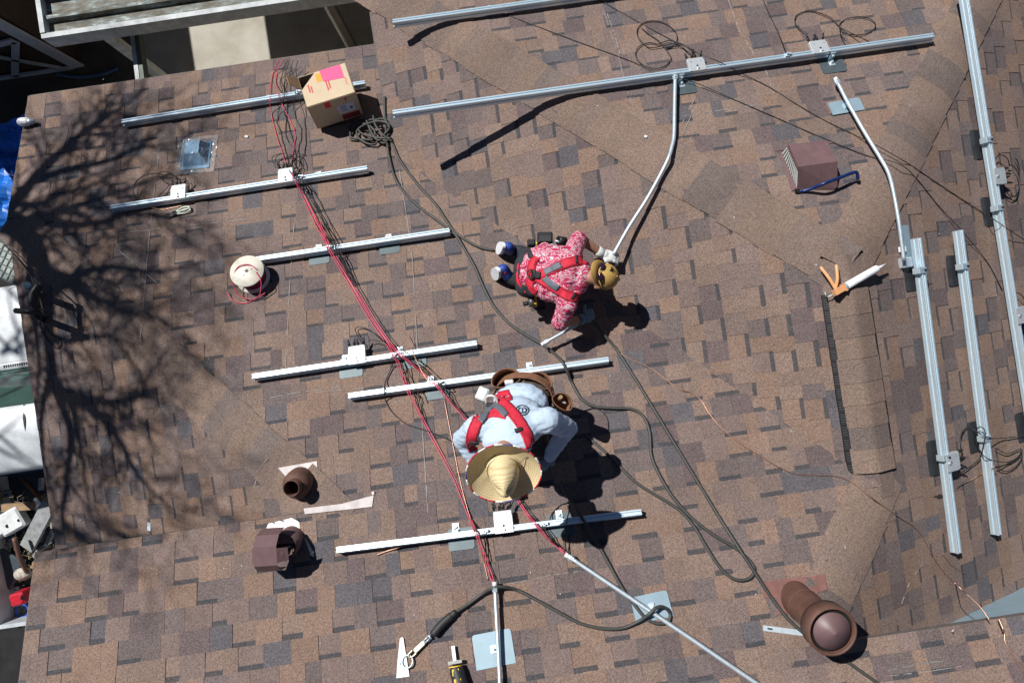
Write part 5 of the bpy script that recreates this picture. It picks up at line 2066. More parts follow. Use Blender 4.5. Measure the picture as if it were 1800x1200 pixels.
# rope with black sleeve to the anchor, looped over the diagonal conduit
lr = thing('anchor_rope', 'dark cord looped over the diagonal conduit and clipped to the white anchor', 'rope', at(1000, 1080, .01))
mb = MB()
mb.tube(cable_pts([(800, 1076, .02), (825, 1060, .01), (848, 1043, .02), (866, 1033, .06), (885, 1031, .05), (910, 1037), (945, 1055), (985, 1077), (1020, 1095), (1060, 1104), (1095, 1103), (1125, 1090, .02), (1142, 1078, .06), (1155, 1067, .06), (1168, 1067, .03), (1178, 1078), (1174, 1092), (1155, 1095), (1135, 1086), (1115, 1062), (1095, 1035), (1070, 990), (1045, 945, .02), (1020, 905, .10), (1000, 875, .05), (985, 845, .05)], RP, 8), RP, ROPE, 8)
mb.build('cord', lr)
mb = MB()
mb.tube(cable_pts([(802, 1074, .015), (790, 1084, .01), (775, 1098, .01), (760, 1116, .01)], 0.024, 6), [0.013] + [0.02] * 4 + [0.025] * 13 + [0.018], RUBBER, 12)
mb.build('sleeve', lr)
# coil beside the box
co = thing('cord_coil', 'tangled coil of black cord beside the cardboard box', 'cord', at(655, 232, .01))
for i, pth in enumerate((loop(648, 232, 36, 17, 0, 360, 11, .0, -.2), loop(634, 234, 24, 14, 30, 370, 11, .015, .3), loop(672, 228, 17, 20, 0, 360, 11, .01, .1), loop(656, 230, 26, 18, 90, 430, 12, .025, -.5),
                         [(628, 212), (632, 228, .02), (645, 240, .03), (665, 246, .03), (684, 244, .01)], [(660, 205), (664, 225, .03), (672, 240, .03), (686, 248)], [(643, 212, .01), (648, 232, .03), (662, 243, .03), (683, 236)])):
    mb = MB()
    mb.tube(cable_pts([(q[0] + 5 * math.sin(i * 2.1 + j * 1.3), q[1] + 4 * math.cos(i * 1.7 + j), *q[2:]) for j, q in enumerate(pth)], 0.009, 5), 0.0092, ROPE, 8)
    mb.build('turn', co)

# red wire pair from the top eave to the lower conduit
W1 = [(490, 104), (480, 130), (474, 165, .02), (475, 176, .09), (477, 200), (487, 240), (502, 285), (513, 305, .09), (518, 318, .09), (530, 342), (552, 388), (572, 430, .09), (580, 445, .08), (610, 494), (645, 555), (676, 600), (688, 622, .09), (698, 638, .07), (710, 672), (716, 688, .09), (722, 700, .07), (745, 745), (775, 800), (800, 848), (822, 905), (834, 935, .09), (842, 955, .07), (856, 995), (866, 1028, .03)]
W2 = [(500, 104), (489, 122), (485, 145), (489, 165, .09), (496, 184), (510, 212), (519, 235), (516, 262), (512, 290), (514, 308, .09), (521, 322, .08), (536, 345), (560, 392), (577, 432, .09), (586, 448, .07), (620, 502), (655, 560), (684, 603), (700, 622, .09), (720, 638, .06), (745, 660), (766, 678, .09), (784, 700, .05), (810, 728, .03), (840, 768, .02), (872, 820, .02), (902, 868), (926, 905), (942, 924, .09), (955, 940, .07), (975, 958), (998, 976, .03)]
W2b = [(x + 3, y - 1, *(q[2:])) for q in W2[12:] for x, y in [(q[0], q[1])]]
W1b = [(x + 4, y, *(q[2:])) for q in W1[8:] for x, y in [(q[0], q[1])]]
cable('red_wires', 'red wires running from the top eave down to both lower conduits', 'wire', [W1, W2, W2b, W1b], 0.0034, REDW, wob=1.5, sides=6)
# black wires that follow them
def shift(W, dx, dy, k=0.0):
    return [(q[0] + dx + k * math.sin(i * 0.7), q[1] + dy + k * math.cos(i * 0.9), *(q[2:])) for i, q in enumerate(W)]


K1 = [(505, 106), (494, 140), (497, 165, .09), (500, 190), (508, 225), (517, 255), (520, 290), (522, 310, .09)] + shift(W2[9:], 7, 2, 2)
K2 = [(498, 106), (510, 130), (522, 150, .03), (526, 168, .09), (535, 210), (537, 250), (530, 285), (524, 310, .09)] + shift(W2[9:], 11, 2, 3)
K3 = [(515, 106), (505, 150, .03), (500, 168, .09), (488, 205), (495, 240), (506, 280), (512, 305, .09)] + shift(W1[8:], 7, 2, 2)
K4 = [(523, 106), (520, 140), (519, 165, .09), (518, 200), (530, 232), (524, 262), (518, 300, .09)] + shift(W1[8:21], 14, 1, 3)
K5 = [(508, 105), (500, 150), (505, 190), (503, 240), (525, 268), (537, 272)]
K6 = shift(W2[9:22], 16, 0, 4) + [(775, 680, .09), (790, 702, .04), (825, 735, .03)]
cable('black_wires', 'thin black wires bundled with the red ones across the rails', 'wire', [K1, K2, K3, K4, K5, K6], 0.0032, BLACK, wob=4, sides=6)
mb = MB()
cb = [(690, 640, .02), (678, 670, .01), (676, 685, .09), (678, 705), (690, 725), (715, 745), (745, 755), (780, 768), (792, 774, .05)]
cable('black_lead', 'single black wire curving left below the two middle rails', 'wire', [cb], 0.0042, BLACK)
cable('black_lead', 'loop of thin black wire right of the straw hat worker\'s pouch', 'wire', [[(1026, 722), (1045, 717), (1060, 725), (1068, 740), (1069, 758)]], 0.0036, BLACK)
cable('black_lead', 'pair of black wires hanging from the bottom rail to the diagonal conduit', 'wire', [[(1005, 872, .03), (1002, 890, .05), (995, 920, .1), (991, 945, .02), (992, 972, .02)], [(1005, 935, .05), (1000, 942), (1000, 960), (998, 974, .03)], [(1015, 880, .02), (990, 885), (972, 900), (966, 915, .05)]], 0.0036, BLACK)
# bare copper ground wires
cable('copper_wire', 'bare copper wire wandering from the crouching worker to the right edge', 'wire', [
    [(1040, 555, .10), (1062, 590, .03), (1088, 618), (1110, 632), (1145, 648), (1172, 668), (1194, 684), (1215, 690), (1232, 703), (1246, 725), (1266, 750), (1300, 778), (1340, 803), (1372, 822), (1402, 833), (1440, 835), (1475, 838), (1500, 850), (1540, 880), (1580, 908), (1612, 930), (1632, 962), (1655, 1000), (1690, 1035), (1722, 1065), (1740, 1090)]], 0.0032, COPPER, n=10)
cable('copper_wire', 'copper wire at the lower right corner below the grey flashing', 'wire', [[(1755, 1085), (1765, 1110), (1768, 1130), (1790, 1165), (1815, 1200)]], 0.004, COPPER)
cable('copper_wire', 'short bright copper wire below the middle of the straw hat rail', 'wire', [[(662, 975), (680, 968), (700, 962, .02), (712, 955, .05)]], 0.004, COPPER)
cable('copper_wire', 'short copper offcut near the right hand rails', 'wire', [[(1656, 972), (1672, 992), (1695, 1007)]], 0.0028, COPPER)
cable('copper_wire', 'thin copper wire beside the red wires below the middle rails', 'wire', [[(712, 585, .05), (735, 640, .09), (755, 672, .09), (772, 674, .1), (780, 700, .02), (792, 760), (810, 850), (828, 915, .03), (838, 938, .1), (850, 985), (858, 1020)]], 0.0024, COPPER)
cable('copper_wire', 'copper ground wire under the half shaded rail', 'wire', [[(250, 361, .03), (282, 368), (300, 366), (330, 358), (348, 350, .03), (368, 341, .08)]], 0.0026, COPPER)
cable('copper_wire', 'thin dark wire joining the two right hand rails', 'wire', [[(1682, 850, .05), (1700, 846), (1725, 833), (1745, 822, .1), (1752, 815, .11)]], 0.0026, COPPER)
# long thin wires strung over the end slope and hip
cable('thin_wire', 'upper thin dark wire crossing the end slope to the right edge', 'wire', [
    [(1040, -8), (1110, 32), (1180, 70), (1230, 95, .10), (1262, 108, .11), (1300, 128, .02), (1350, 152), (1400, 183), (1450, 212), (1500, 236), (1545, 258, .05), (1600, 290), (1660, 330), (1725, 372), (1750, 388, .1), (1810, 428)]], 0.0030, BLACK, sides=6)
cable('thin_wire', 'lower thin dark wire crossing the end slope to the pair of right hand rails', 'wire', [
    [(870, 18), (940, 45), (1020, 75), (1110, 108), (1160, 130, .02), (1220, 145, .03), (1290, 175), (1360, 205), (1440, 240), (1520, 272), (1580, 288, .04), (1612, 315), (1650, 362), (1690, 405, .03), (1735, 460), (1762, 510)]], 0.0028, BLACK, sides=6)
cable('thin_wire', 'thin wire rising from the long top rail to the top edge', 'wire', [[(1382, 92, .11), (1368, 58), (1352, 25), (1338, -8)]], 0.003, BLACK, sides=6)
# ------------------------------------------------------------------ the two workers
def sphere_geo(vs, fs, c, fr, rad, n=12):
    b = len(vs)
    rows = n // 2 + 1
    for i in range(rows + 1):
        th = math.pi * i / rows
        for k in range(n):
            a = 2 * math.pi * k / n
            vs.append(Vector(c) + fr[0] * (math.sin(th) * math.cos(a) * rad[0]) + fr[1] * (math.sin(th) * math.sin(a) * rad[1]) + fr[2] * (math.cos(th) * rad[2]))
    for i in range(rows):
        for k in range(n):
            j = (k + 1) % n
            fs.append((b + i * n + k, b + (i + 1) * n + k, b + (i + 1) * n + j, b + i * n + j))


AXES = (Vector((1, 0, 0)), Vector((0, 1, 0)), Vector((0, 0, 1)))


def vol(name, prims, voxel, m, smooth=4, fold=0.0, fscale=18.0, stretch=None):
    """one continuous surface grown from tapered limbs ('l', p, q, r0, r1) and ellipsoids ('e', c, frame, radii)"""
    vs, fs = [], []
    for p in prims:
        if p[0] == 'l':
            _, a, b, r0, r1 = p
            a, b = Vector(a), Vector(b)
            n = max(2, int((b - a).length / (min(r0, r1) * 0.35)) + 1)
            for i in range(n + 1):
                t = i / n
                r = r0 + (r1 - r0) * t
                sphere_geo(vs, fs, a.lerp(b, t), AXES, (r, r, r))
        else:
            sphere_geo(vs, fs, p[1], p[2], p[3], 18)
    me = bpy.data.meshes.new(name + '_src')
    me.from_pydata([tuple(v) for v in vs], [], fs)
    bm = bmesh.new(); bm.from_mesh(me)
    bmesh.ops.remove_doubles(bm, verts=bm.verts, dist=1e-5)
    bmesh.ops.recalc_face_normals(bm, faces=bm.faces)
    bm.to_mesh(me); bm.free()
    o = bpy.data.objects.new(name + '_src', me)
    ROOT.objects.link(o)
    md = o.modifiers.new('r', 'REMESH'); md.mode = 'VOXEL'; md.voxel_size = voxel
    ms = o.modifiers.new('s', 'SMOOTH'); ms.factor = 0.5; ms.iterations = smooth
    dg = bpy.context.evaluated_depsgraph_get()
    out = bpy.data.meshes.new_from_object(o.evaluated_get(dg))
    out.name = name
    bpy.data.objects.remove(o)
    bpy.data.meshes.remove(me)
    if fold:
        st = stretch or Vector((1, 1, 1))
        nr = [v.normal.copy() for v in out.vertices]
        for v, n_ in zip(out.vertices, nr):
            q = Vector((v.co.x * st.x, v.co.y * st.y, v.co.z * st.z)) * fscale
            f_ = noise.noise(q) + 0.5 * noise.noise(q * 2.3) - 0.6 * abs(noise.noise(q * 1.4 + Vector((7, 3, 1))))
            v.co += n_ * fold * f_
    out.materials.clear()
    out.materials.append(m)
    out.polygons.foreach_set('use_smooth', [True] * len(out.polygons))
    out.update()
    return out


def bvh_of(me):
    return BVHTree.FromPolygons([v.co.copy() for v in me.vertices], [tuple(p.vertices) for p in me.polygons])


def cam_hit(bvh, px, py):
    u, w = uw(px, py)
    d = Vector((u, w, -1)).normalized()
    loc, nor, _, _ = bvh.ray_cast(Vector((0, 0, CAM_Z)), d)
    return loc, nor


def ribbon(bvh, pp, wid, m, name, parent, off=0.005, thick=0.004, across=6, n=7, label=None):
    """strap that follows the garment below: pixel centre line and pixel width (one value or one per point)"""
    ws = wid if isinstance(wid, (list, tuple)) else [wid] * len(pp)
    c = smooth_path([Vector((p[0], p[1], w)) for p, w in zip(pp, ws)], n) if len(pp) > 2 else [Vector((pp[0][0] + (pp[1][0] - pp[0][0]) * i / 8, pp[0][1] + (pp[1][1] - pp[0][1]) * i / 8, ws[0] + (ws[1] - ws[0]) * i / 8)) for i in range(9)]
    grid = []
    for i, p in enumerate(c):
        t = c[min(i + 1, len(c) - 1)] - c[max(i - 1, 0)]
        t = Vector((t.x, t.y, 0)).normalized()
        s = Vector((-t.y, t.x, 0))
        row = []
        for k in range(across + 1):
            q = p + s * p.z * (k / across - 0.5)
            loc, nor = cam_hit(bvh, q.x, q.y)
            row.append((loc, nor))
        grid.append(row)
    vs, fs, idx = [], [], {}
    for i, row in enumerate(grid):
        for k, (loc, nor) in enumerate(row):
            if loc is None:
                continue
            edge = 0.0015 if k in (0, across) else 0.0
            idx[(i, k)] = len(vs)
            vs.append(loc + nor * (off + thick - edge))
    nt_ = len(vs)
    low = []
    for (i, k) in idx:
        loc, nor = grid[i][k]
        low.append(loc + nor * (off - 0.004))
    for i in range(len(grid) - 1):
        for k in range(across):
            q = [(i, k), (i + 1, k), (i + 1, k + 1), (i, k + 1)]
            if all(x in idx for x in q):
                pp_ = [vs[idx[x]] for x in q]
                if max((pp_[0] - pp_[2]).length, (pp_[1] - pp_[3]).length) < 0.09:
                    fs.append(tuple(idx[x] for x in q))
    allv = vs + low
    # rim
    cnt = {}
    for f in fs:
        for a, b in zip(f, f[1:] + f[:1]):
            cnt[(a, b)] = 1
    rim = [(a, b) for (a, b) in cnt if (b, a) not in cnt]
    fs2 = fs + [(a, a + nt_, b + nt_, b) for a, b in rim]
    mb = MB()
    mb.add(allv, fs2, m, True)
    o = mb.build(name, parent)
    if label:
        tag(o, label)
    if name == 'harness_strap':
        for sg in (-1, 1):
            e_ = []
            for i, p in enumerate(c):
                t = c[min(i + 1, len(c) - 1)] - c[max(i - 1, 0)]
                t = Vector((t.x, t.y, 0)).normalized()
                e_.append((p.x - t.y * sg * (p.z / 2 - 2.2), p.y + t.x * sg * (p.z / 2 - 2.2)))
            ribbon(bvh, e_[::4], 1.5, STITCH, 'strap_binding', parent, off + thick + 0.0005, 0.0015, 1, 4)
    return o


def hand(name, wrist, d, pn, m, parent, curl=0.9, scale=1.0, side=1, voxel=0.005):
    """gloved hand: palm, four unequal bent fingers and a thumb; d along the hand, pn palm normal"""
    d = d.normalized()
    pn = (pn - d * pn.dot(d)).normalized()
    s = d.cross(pn) * side
    k = scale
    P_ = []
    pc = wrist + d * 0.050 * k
    P_.append(('e', pc, (s, d, pn), (0.043 * k, 0.055 * k, 0.020 * k)))
    P_.append(('l', wrist - d * 0.02, wrist + d * 0.02 * k, 0.030 * k, 0.030 * k))
    for i, (off, L) in enumerate(((-0.030, 0.075), (-0.010, 0.085), (0.010, 0.080), (0.029, 0.062))):
        p = wrist + d * 0.092 * k + s * off * k
        a = 0.25 + curl * 0.35
        seg = (0.45, 0.32, 0.26)
        for j in range(3):
            v = (d * math.cos(a) + pn * math.sin(a)) + s * off * 0.6
            q = p + v.normalized() * L * seg[j] * k
            P_.append(('l', p, q, (0.0098 - 0.0008 * j) * k, (0.0092 - 0.0009 * j) * k))
            p = q
            a += curl * (0.75 - 0.05 * i)
    p = wrist + d * 0.030 * k - s * 0.034 * k
    a = 0.0
    for j, L in enumerate((0.036, 0.030, 0.026)):
        v = (d * (0.62 + 0.12 * j) - s * (0.70 - 0.30 * j) + pn * (0.25 + curl * 0.40 * j)).normalized()
        q = p + v * L * k
        P_.append(('l', p, q, (0.0125 - 0.0012 * j) * k, (0.0115 - 0.0012 * j) * k))
        p = q
    me = vol(name, P_, voxel, m, 2)
    return link_mesh(name, me, parent)


def head_prims(c, fwd, up, k=1.0):
    """head about 0.23 m tall: skull, jaw, nose, ears"""
    up = (up - fwd * up.dot(fwd)).normalized()
    s = fwd.cross(up)
    return [('e', c + up * 0.02 * k, (s, fwd, up), (0.076 * k, 0.094 * k, 0.098 * k)),
            ('e', c + fwd * 0.030 * k - up * 0.055 * k, (s, fwd, up), (0.055 * k, 0.062 * k, 0.060 * k)),
            ('e', c + fwd * 0.098 * k - up * 0.020 * k, (s, fwd, up), (0.013 * k, 0.018 * k, 0.024 * k)),
            ('e', c + fwd * 0.090 * k - up * 0.062 * k, (s, fwd, up), (0.024 * k, 0.010 * k, 0.010 * k)),
            ('e', c + s * 0.079 * k - up * 0.01 * k, (s, fwd, up), (0.010 * k, 0.022 * k, 0.033 * k)),
            ('e', c - s * 0.079 * k - up * 0.01 * k, (s, fwd, up), (0.010 * k, 0.022 * k, 0.033 * k))]


def eyes(c, fwd, up, parent):
    up = (up - fwd * up.dot(fwd)).normalized()
    s = fwd.cross(up)
    for sg in (-1, 1):
        mb = MB()
        mb.sphere(c + fwd * 0.083 + s * 0.031 * sg + up * 0.008, 0.012, mat('eye_white', (0.75, 0.73, 0.70), 0.3), 10)
        mb.sphere(c + fwd * 0.090 + s * 0.031 * sg + up * 0.008, 0.0068, mat('iris', (0.05, 0.03, 0.02), 0.2), 8)
        mb.build('eye', parent)


SKIN = mat('skin', (0.36, 0.19, 0.12), 0.55, 0, 0.1, 30)
DENIM = mat('dark_trousers', (0.020, 0.024, 0.030), 0.85, 0, 0.25, 40, 0.002, 60)
REDV = mat('harness_red', (0.56, 0.016, 0.042), 0.75, 0, 0.22, 35, 0.0015, 160)
STITCH = mat('harness_binding', (0.30, 0.010, 0.025), 0.8, 0, 0.2, 90)
WEB = mat('black_webbing', (0.022, 0.022, 0.026), 0.7, 0, 0.2, 100)
GREYW = mat('grey_patch', (0.11, 0.12, 0.145), 0.6, 0, 0.1, 40)
LEATH = mat('tan_leather', (0.20, 0.095, 0.052), 0.65, 0, 0.3, 25, 0.0015, 80)
GLOVEW = mat('white_glove', (0.66, 0.68, 0.66), 0.7, 0, 0.15, 60, 0.001, 120)
GLOVEB = mat('blue_grey_glove', (0.12, 0.20, 0.27), 0.75, 0, 0.2, 60)

# camouflage-like red and white jersey
JER = bpy.data.materials.new('red_white_jersey')
JER.use_nodes = True
nt = JER.node_tree
bs = nt.nodes['Principled BSDF']
bs.inputs['Roughness'].default_value = 0.7
geo = nt.nodes.new('ShaderNodeNewGeometry')
mp = nt.nodes.new('ShaderNodeMapping')
mp.inputs['Rotation'].default_value = (0, 0, 0.35)
mp.inputs['Scale'].default_value = (11, 28, 19)
nt.links.new(geo.outputs['Position'], mp.inputs['Vector'])
nz = nt.nodes.new('ShaderNodeTexNoise')
nz.inputs['Scale'].default_value = 1.0
nz.inputs['Detail'].default_value = 3
nz.inputs['Roughness'].default_value = 0.7
nz.inputs['Distortion'].default_value = 0.8
nt.links.new(mp.outputs[0], nz.inputs['Vector'])
rp = nt.nodes.new('ShaderNodeValToRGB')
rp.color_ramp.interpolation = 'CONSTANT'
e = rp.color_ramp.elements
e[0].position, e[0].color = 0.0, (0.10, 0.012, 0.05, 1)
e[1].position, e[1].color = 0.37, (0.42, 0.005, 0.065, 1)
for p_, c_ in ((0.462, (0.60, 0.56, 0.60, 1)), (0.502, (0.44, 0.006, 0.070, 1)), (0.595, (0.62, 0.60, 0.63, 1)), (0.645, (0.12, 0.05, 0.10, 1)), (0.675, (0.44, 0.006, 0.070, 1))):
    x = e.new(p_); x.color = c_
nt.links.new(nz.outputs['Fac'], rp.inputs['Fac'])
nt.links.new(rp.outputs['Color'], bs.inputs['Base Color'])

# ---------- worker crouching on the valley, in a red and white jersey
J = {k: at(*v) for k, v in dict(
    pel=(932, 474, .36), wai=(952, 474, .43), che=(988, 483, .50), nek=(1026, 490, .53), hed=(1056, 486, .52),
    ls=(1006, 446, .50), rs=(997, 535, .46), le=(1018, 419, .34), re=(984, 568, .33), lw=(1058, 446, .19), rw=(1024, 561, .19),
    lh=(930, 455, .32), rh=(927, 503, .32), lk=(985, 455, .085), rk=(980, 515, .085), la=(900, 441, .10), ra=(896, 488, .10)).items()}
w1 = thing('person', 'crouching worker in red and white jersey, red harness and tan cap, gripping a conduit', 'person', at(945, 480, 0))
ax1 = (J['nek'] - J['pel']).normalized()
lat1 = (J['ls'] - J['rs']); lat1 = (lat1 - ax1 * lat1.dot(ax1)).normalized()
dep1 = ax1.cross(lat1); dep1 = dep1 if dep1.z > 0 else -dep1
TF = (lat1, dep1, ax1)
hfwd = (img_dir(1060, 486, 0.35, 0.12, 'P') * 0.62 - UP * 0.78).normalized()
hup = (img_dir(1060, 486, 1, 0.05, 'P') * 0.80 + UP * 0.55).normalized()
body = head_prims(J['hed'], hfwd, hup) + [
    ('l', J['nek'] - ax1 * 0.02, J['hed'] - hup * 0.02 - hfwd * 0.01, 0.052, 0.050),
    ('e', J['che'], TF, (0.12, 0.07, 0.11)), ('e', J['wai'], TF, (0.11, 0.07, 0.13)), ('e', J['pel'], TF, (0.11, 0.08, 0.09)),
    ('l', J['ls'], J['le'], 0.046, 0.041), ('l', J['le'], J['lw'], 0.043, 0.027), ('l', J['rs'], J['re'], 0.046, 0.041), ('l', J['re'], J['rw'], 0.043, 0.027),
    ('l', J['che'], J['ls'], 0.05, 0.045), ('l', J['che'], J['rs'], 0.05, 0.045),
    ('l', J['lh'], J['lk'], 0.070, 0.050), ('l', J['rh'], J['rk'], 0.070, 0.050), ('l', J['lk'], J['la'], 0.048, 0.036), ('l', J['rk'], J['ra'], 0.048, 0.036),
    ('l', J['pel'], J['lh'], 0.08, 0.07), ('l', J['pel'], J['rh'], 0.08, 0.07)]
link_mesh('body', vol('body', body, 0.009, SKIN, 3), w1)
eyes(J['hed'], hfwd, hup, w1)
shirt = [('e', J['nek'] - ax1 * 0.020, TF, (0.125, 0.078, 0.062)), ('e', J['che'], TF, (0.205, 0.118, 0.15)), ('e', J['che'] - ax1 * 0.07, TF, (0.207, 0.120, 0.13)), ('e', J['wai'], TF, (0.200, 0.120, 0.13)), ('e', J['pel'] + ax1 * 0.02, TF, (0.172, 0.118, 0.100)),
         ('l', J['che'] + ax1 * 0.02, J['ls'], 0.085, 0.075), ('l', J['che'] + ax1 * 0.02, J['rs'], 0.085, 0.075),
         ('l', J['ls'], J['ls'].lerp(J['le'], 0.95), 0.070, 0.062), ('l', J['rs'], J['rs'].lerp(J['re'], 0.98), 0.070, 0.062)]
sm1 = vol('shirt', shirt, 0.009, JER, 3, 0.007, 22, Vector((1.2, 0.7, 1)))
bv1 = bvh_of(sm1)
link_mesh('shirt', sm1, w1)
tro = [('e', J['pel'] - ax1 * 0.03, TF, (0.160, 0.112, 0.085)), ('l', J['lh'], J['lk'], 0.088, 0.066), ('l', J['rh'], J['rk'], 0.088, 0.066), ('l', J['lk'], J['la'], 0.064, 0.050), ('l', J['rk'], J['ra'], 0.064, 0.050)]
link_mesh('trousers', vol('trousers', tro, 0.010, DENIM, 3, 0.006, 16), w1)
# shoes: toes down, soles turned to the left
SHB, SHR, SHW = mat('shoe_blue', (0.02, 0.06, 0.30), 0.5), mat('shoe_red', (0.55, 0.02, 0.03), 0.5), mat('shoe_white', (0.72, 0.73, 0.75), 0.5)
for (an, px_, py_, dx_, dy_) in ((J['la'], 884, 440, -1, 0.02), (J['ra'], 876, 482, -0.86, 0.42)):
    b_ = at(px_, py_, 0.0)
    so = img_dir(px_, py_, dx_, dy_, 'P'); so.z = 0; so.normalize()
    sd = UP.cross(so)
    so = (so + UP * 0.25).normalized()
    ft = so.cross(sd) if so.cross(sd).z < 0 else -so.cross(sd)      # along the foot, pointing down
    toe, heel = b_ + UP * 0.055, b_ + UP * 0.055 - ft * 0.15
    me = vol('shoe', [('l', toe, heel, 0.040, 0.036), ('e', toe.lerp(heel, 0.5), (sd, so, ft), (0.043, 0.038, 0.11)), ('l', heel - so * 0.01, heel.lerp(an, 0.7), 0.038, 0.044)], 0.006, SHB, 2)
    sh1 = link_mesh('shoe', me, w1)
    mb = MB()
    ring = []
    for z, o1 in ((0.024, 0), (0.046, 0)):
        for i in range(20):
            a = i * math.pi / 10
            ring.append(toe.lerp(heel, 0.5) + so * z + sd * 0.046 * math.cos(a) * (1 - 0.12 * math.sin(a)) - ft * 0.118 * math.sin(a))
    fs = [(i, (i + 1) % 20, 20 + (i + 1) % 20, 20 + i) for i in range(20)] + [tuple(range(20, 40)), tuple(range(19, -1, -1))]
    mb.add(ring, fs, SHW)
    mb.build('sole', sh1)
    mb = MB()
    bq = bvh_of(me)
    mb.sphere(heel.lerp(an, 0.35) + UP * 0.012, 0.024, SHR, 12, sc=(1, 1, 1.6))
    mb.build('heel_patch', sh1)
# harness
ribbon(bv1, [(1033, 456), (1010, 459), (985, 467), (958, 480), (940, 488)], [17, 17, 17, 15, 13], REDV, 'harness_strap', w1)
ribbon(bv1, [(1026, 521), (1005, 522), (985, 512), (965, 500), (942, 488)], [17, 18, 17, 16, 13], REDV, 'harness_strap', w1)
ribbon(bv1, [(940, 488), (934, 476), (937, 462), (944, 452)], [16, 15, 13, 11], REDV, 'harness_strap', w1)
ribbon(bv1, [(940, 488), (932, 496), (934, 508), (944, 514)], [16, 15, 13, 11], REDV, 'harness_strap', w1)
ribbon(bv1, [(929, 432), (915, 448), (909, 470), (909, 492), (918, 510), (930, 522)], 9, REDV, 'waist_belt', w1, off=0.012)
ribbon(bv1, [(924, 434), (911, 448), (905, 470), (905, 494), (914, 512), (926, 525)], 4, WEB, 'belt_edge', w1, off=0.014)
ribbon(bv1, [(926, 434), (931, 443), (934, 454)], 7, WEB, 'webbing', w1, off=0.010)
ribbon(bv1, [(924, 502), (929, 512), (937, 520)], 7, WEB, 'webbing', w1, off=0.010)
ribbon(bv1, [(958, 480), (972, 472), (986, 466)], 11, GREYW, 'reflective_patch', w1, off=0.011)
ribbon(bv1, [(958, 488), (968, 498), (982, 507)], 11, GREYW, 'reflective_patch', w1, off=0.011)
ribbon(bv1, [(1012, 451), (1013, 463)], 4, WEB, 'strap_keeper', w1, off=0.012)
ribbon(bv1, [(1010, 515), (1004, 526)], 4, WEB, 'strap_keeper', w1, off=0.012)
loc, nor = cam_hit(bv1, 947, 484)
lx = (lat1 - nor * lat1.dot(nor)).normalized(); ly = nor.cross(lx)
mb = MB()
mb.bevbox(loc + nor * 0.016, (ly, lx, nor), (0.06, 0.045, 0.022), WEB, 0.006)
mb.bevbox(loc + nor * 0.02 - ax1 * 0.03, (ly, lx, nor), (0.03, 0.06, 0.016), BLACK, 0.005)
mb.tube([loc + nor * 0.026 + lx * 0.03 * math.cos(a) - ax1 * (0.04 + 0.03 * math.sin(a)) for a in [i * math.pi / 8 for i in range(17)]], 0.005, BLACK, 6)
mb.build('dorsal_ring', w1)
# cap worn backwards, with sunglasses on it
CAPM = mat('tan_cap', (0.50, 0.31, 0.085), 0.75, 0, 0.08, 40, 0.0008, 200)
cax = hup
cb_ = -hfwd; cb_ = (cb_ - cax * cb_.dot(cax)).normalized()
cs = cax.cross(cb_)
cc = J['hed'] + hup * 0.03
cap = MB()
n1, n2 = 24, 8
vs, fs = [], []
for i in range(n2 + 1):
    t = i / n2 * math.pi / 2
    for k_ in range(n1):
        a = 2 * math.pi * k_ / n1
        r = math.cos(t)
        seam = 1 + 0.008 * math.cos(6 * a)
        vs.append(cc + (cs * math.cos(a) * 0.090 + cb_ * math.sin(a) * 0.104) * r * seam + cax * (0.094 * math.sin(t)))
for i in range(n2):
    for k_ in range(n1):
        j = (k_ + 1) % n1
        fs.append((i * n1 + k_, i * n1 + j, (i + 1) * n1 + j, (i + 1) * n1 + k_))
cap.add(vs, fs, CAPM, True)
cap.sphere(cc + cax * 0.095, 0.006, CAPM, 8)
hatw = cap.build('cap', w1)
brim = MB()
vs, fs = [], []
nb_ = 16
for lay in (0, 1):
    for i in range(nb_ + 1):
        a = math.pi * (0.08 + 0.84 * i / nb_)
        inner = cc + cs * math.cos(a) * 0.088 + cb_ * math.sin(a) * 0.102
        ext = 0.10 * math.sin(a) ** 0.5
        outer = inner + cb_ * ext - cax * (0.012 * (1 - math.sin(a)) + 0.0)
        vs += [inner + cax * 0.003 * lay, outer + cax * 0.003 * lay + cax * 0.010]
    o_ = lay * 2 * (nb_ + 1)
    for i in range(nb_):
        f = (o_ + 2 * i, o_ + 2 * i + 2, o_ + 2 * i + 3, o_ + 2 * i + 1)
        fs.append(f if lay else f[::-1])
m2 = 2 * (nb_ + 1)
for i in range(nb_):
    fs.append((2 * i + 1, 2 * i + 3, m2 + 2 * i + 3, m2 + 2 * i + 1))
brim.add(vs, fs, CAPM, True)
brim.build('brim', hatw)
LENS = mat('sunglass_lens', (0.035, 0.015, 0.030), 0.08, 0.3, 0.2, 20)
sg_ = MB()
for s in (-1, 1):
    p = cc + cax * 0.030 + cb_ * 0.100 + cs * 0.034 * s
    nn_ = (cb_ * 0.75 + cax * 0.45 + cs * 0.25 * s).normalized()
    u1 = (cs - nn_ * cs.dot(nn_)).normalized(); u2 = nn_.cross(u1)
    sg_.sphere(p + nn_ * 0.008, 0.027, LENS, 14, (u1, u2, nn_), (1.0, 0.78, 0.28))
    sg_.tube([p + u1 * 0.02 * s, cc + cs * 0.094 * s + cb_ * 0.03 + cax * 0.02, cc + cs * 0.094 * s - cb_ * 0.03 + cax * 0.015], 0.0028, BLACK, 6)
sg_.tube([cc + cax * 0.032 + cb_ * 0.118 - cs * 0.012, cc + cax * 0.032 + cb_ * 0.118 + cs * 0.012], 0.003, BLACK, 6)
sg_.build('sunglasses', hatw)
mb = MB()
p = cc + cax * 0.072 + cb_ * 0.055 - cs * 0.030
nn_ = (p - cc).normalized()
u1 = (cs - nn_ * cs.dot(nn_)).normalized(); u2 = nn_.cross(u1)
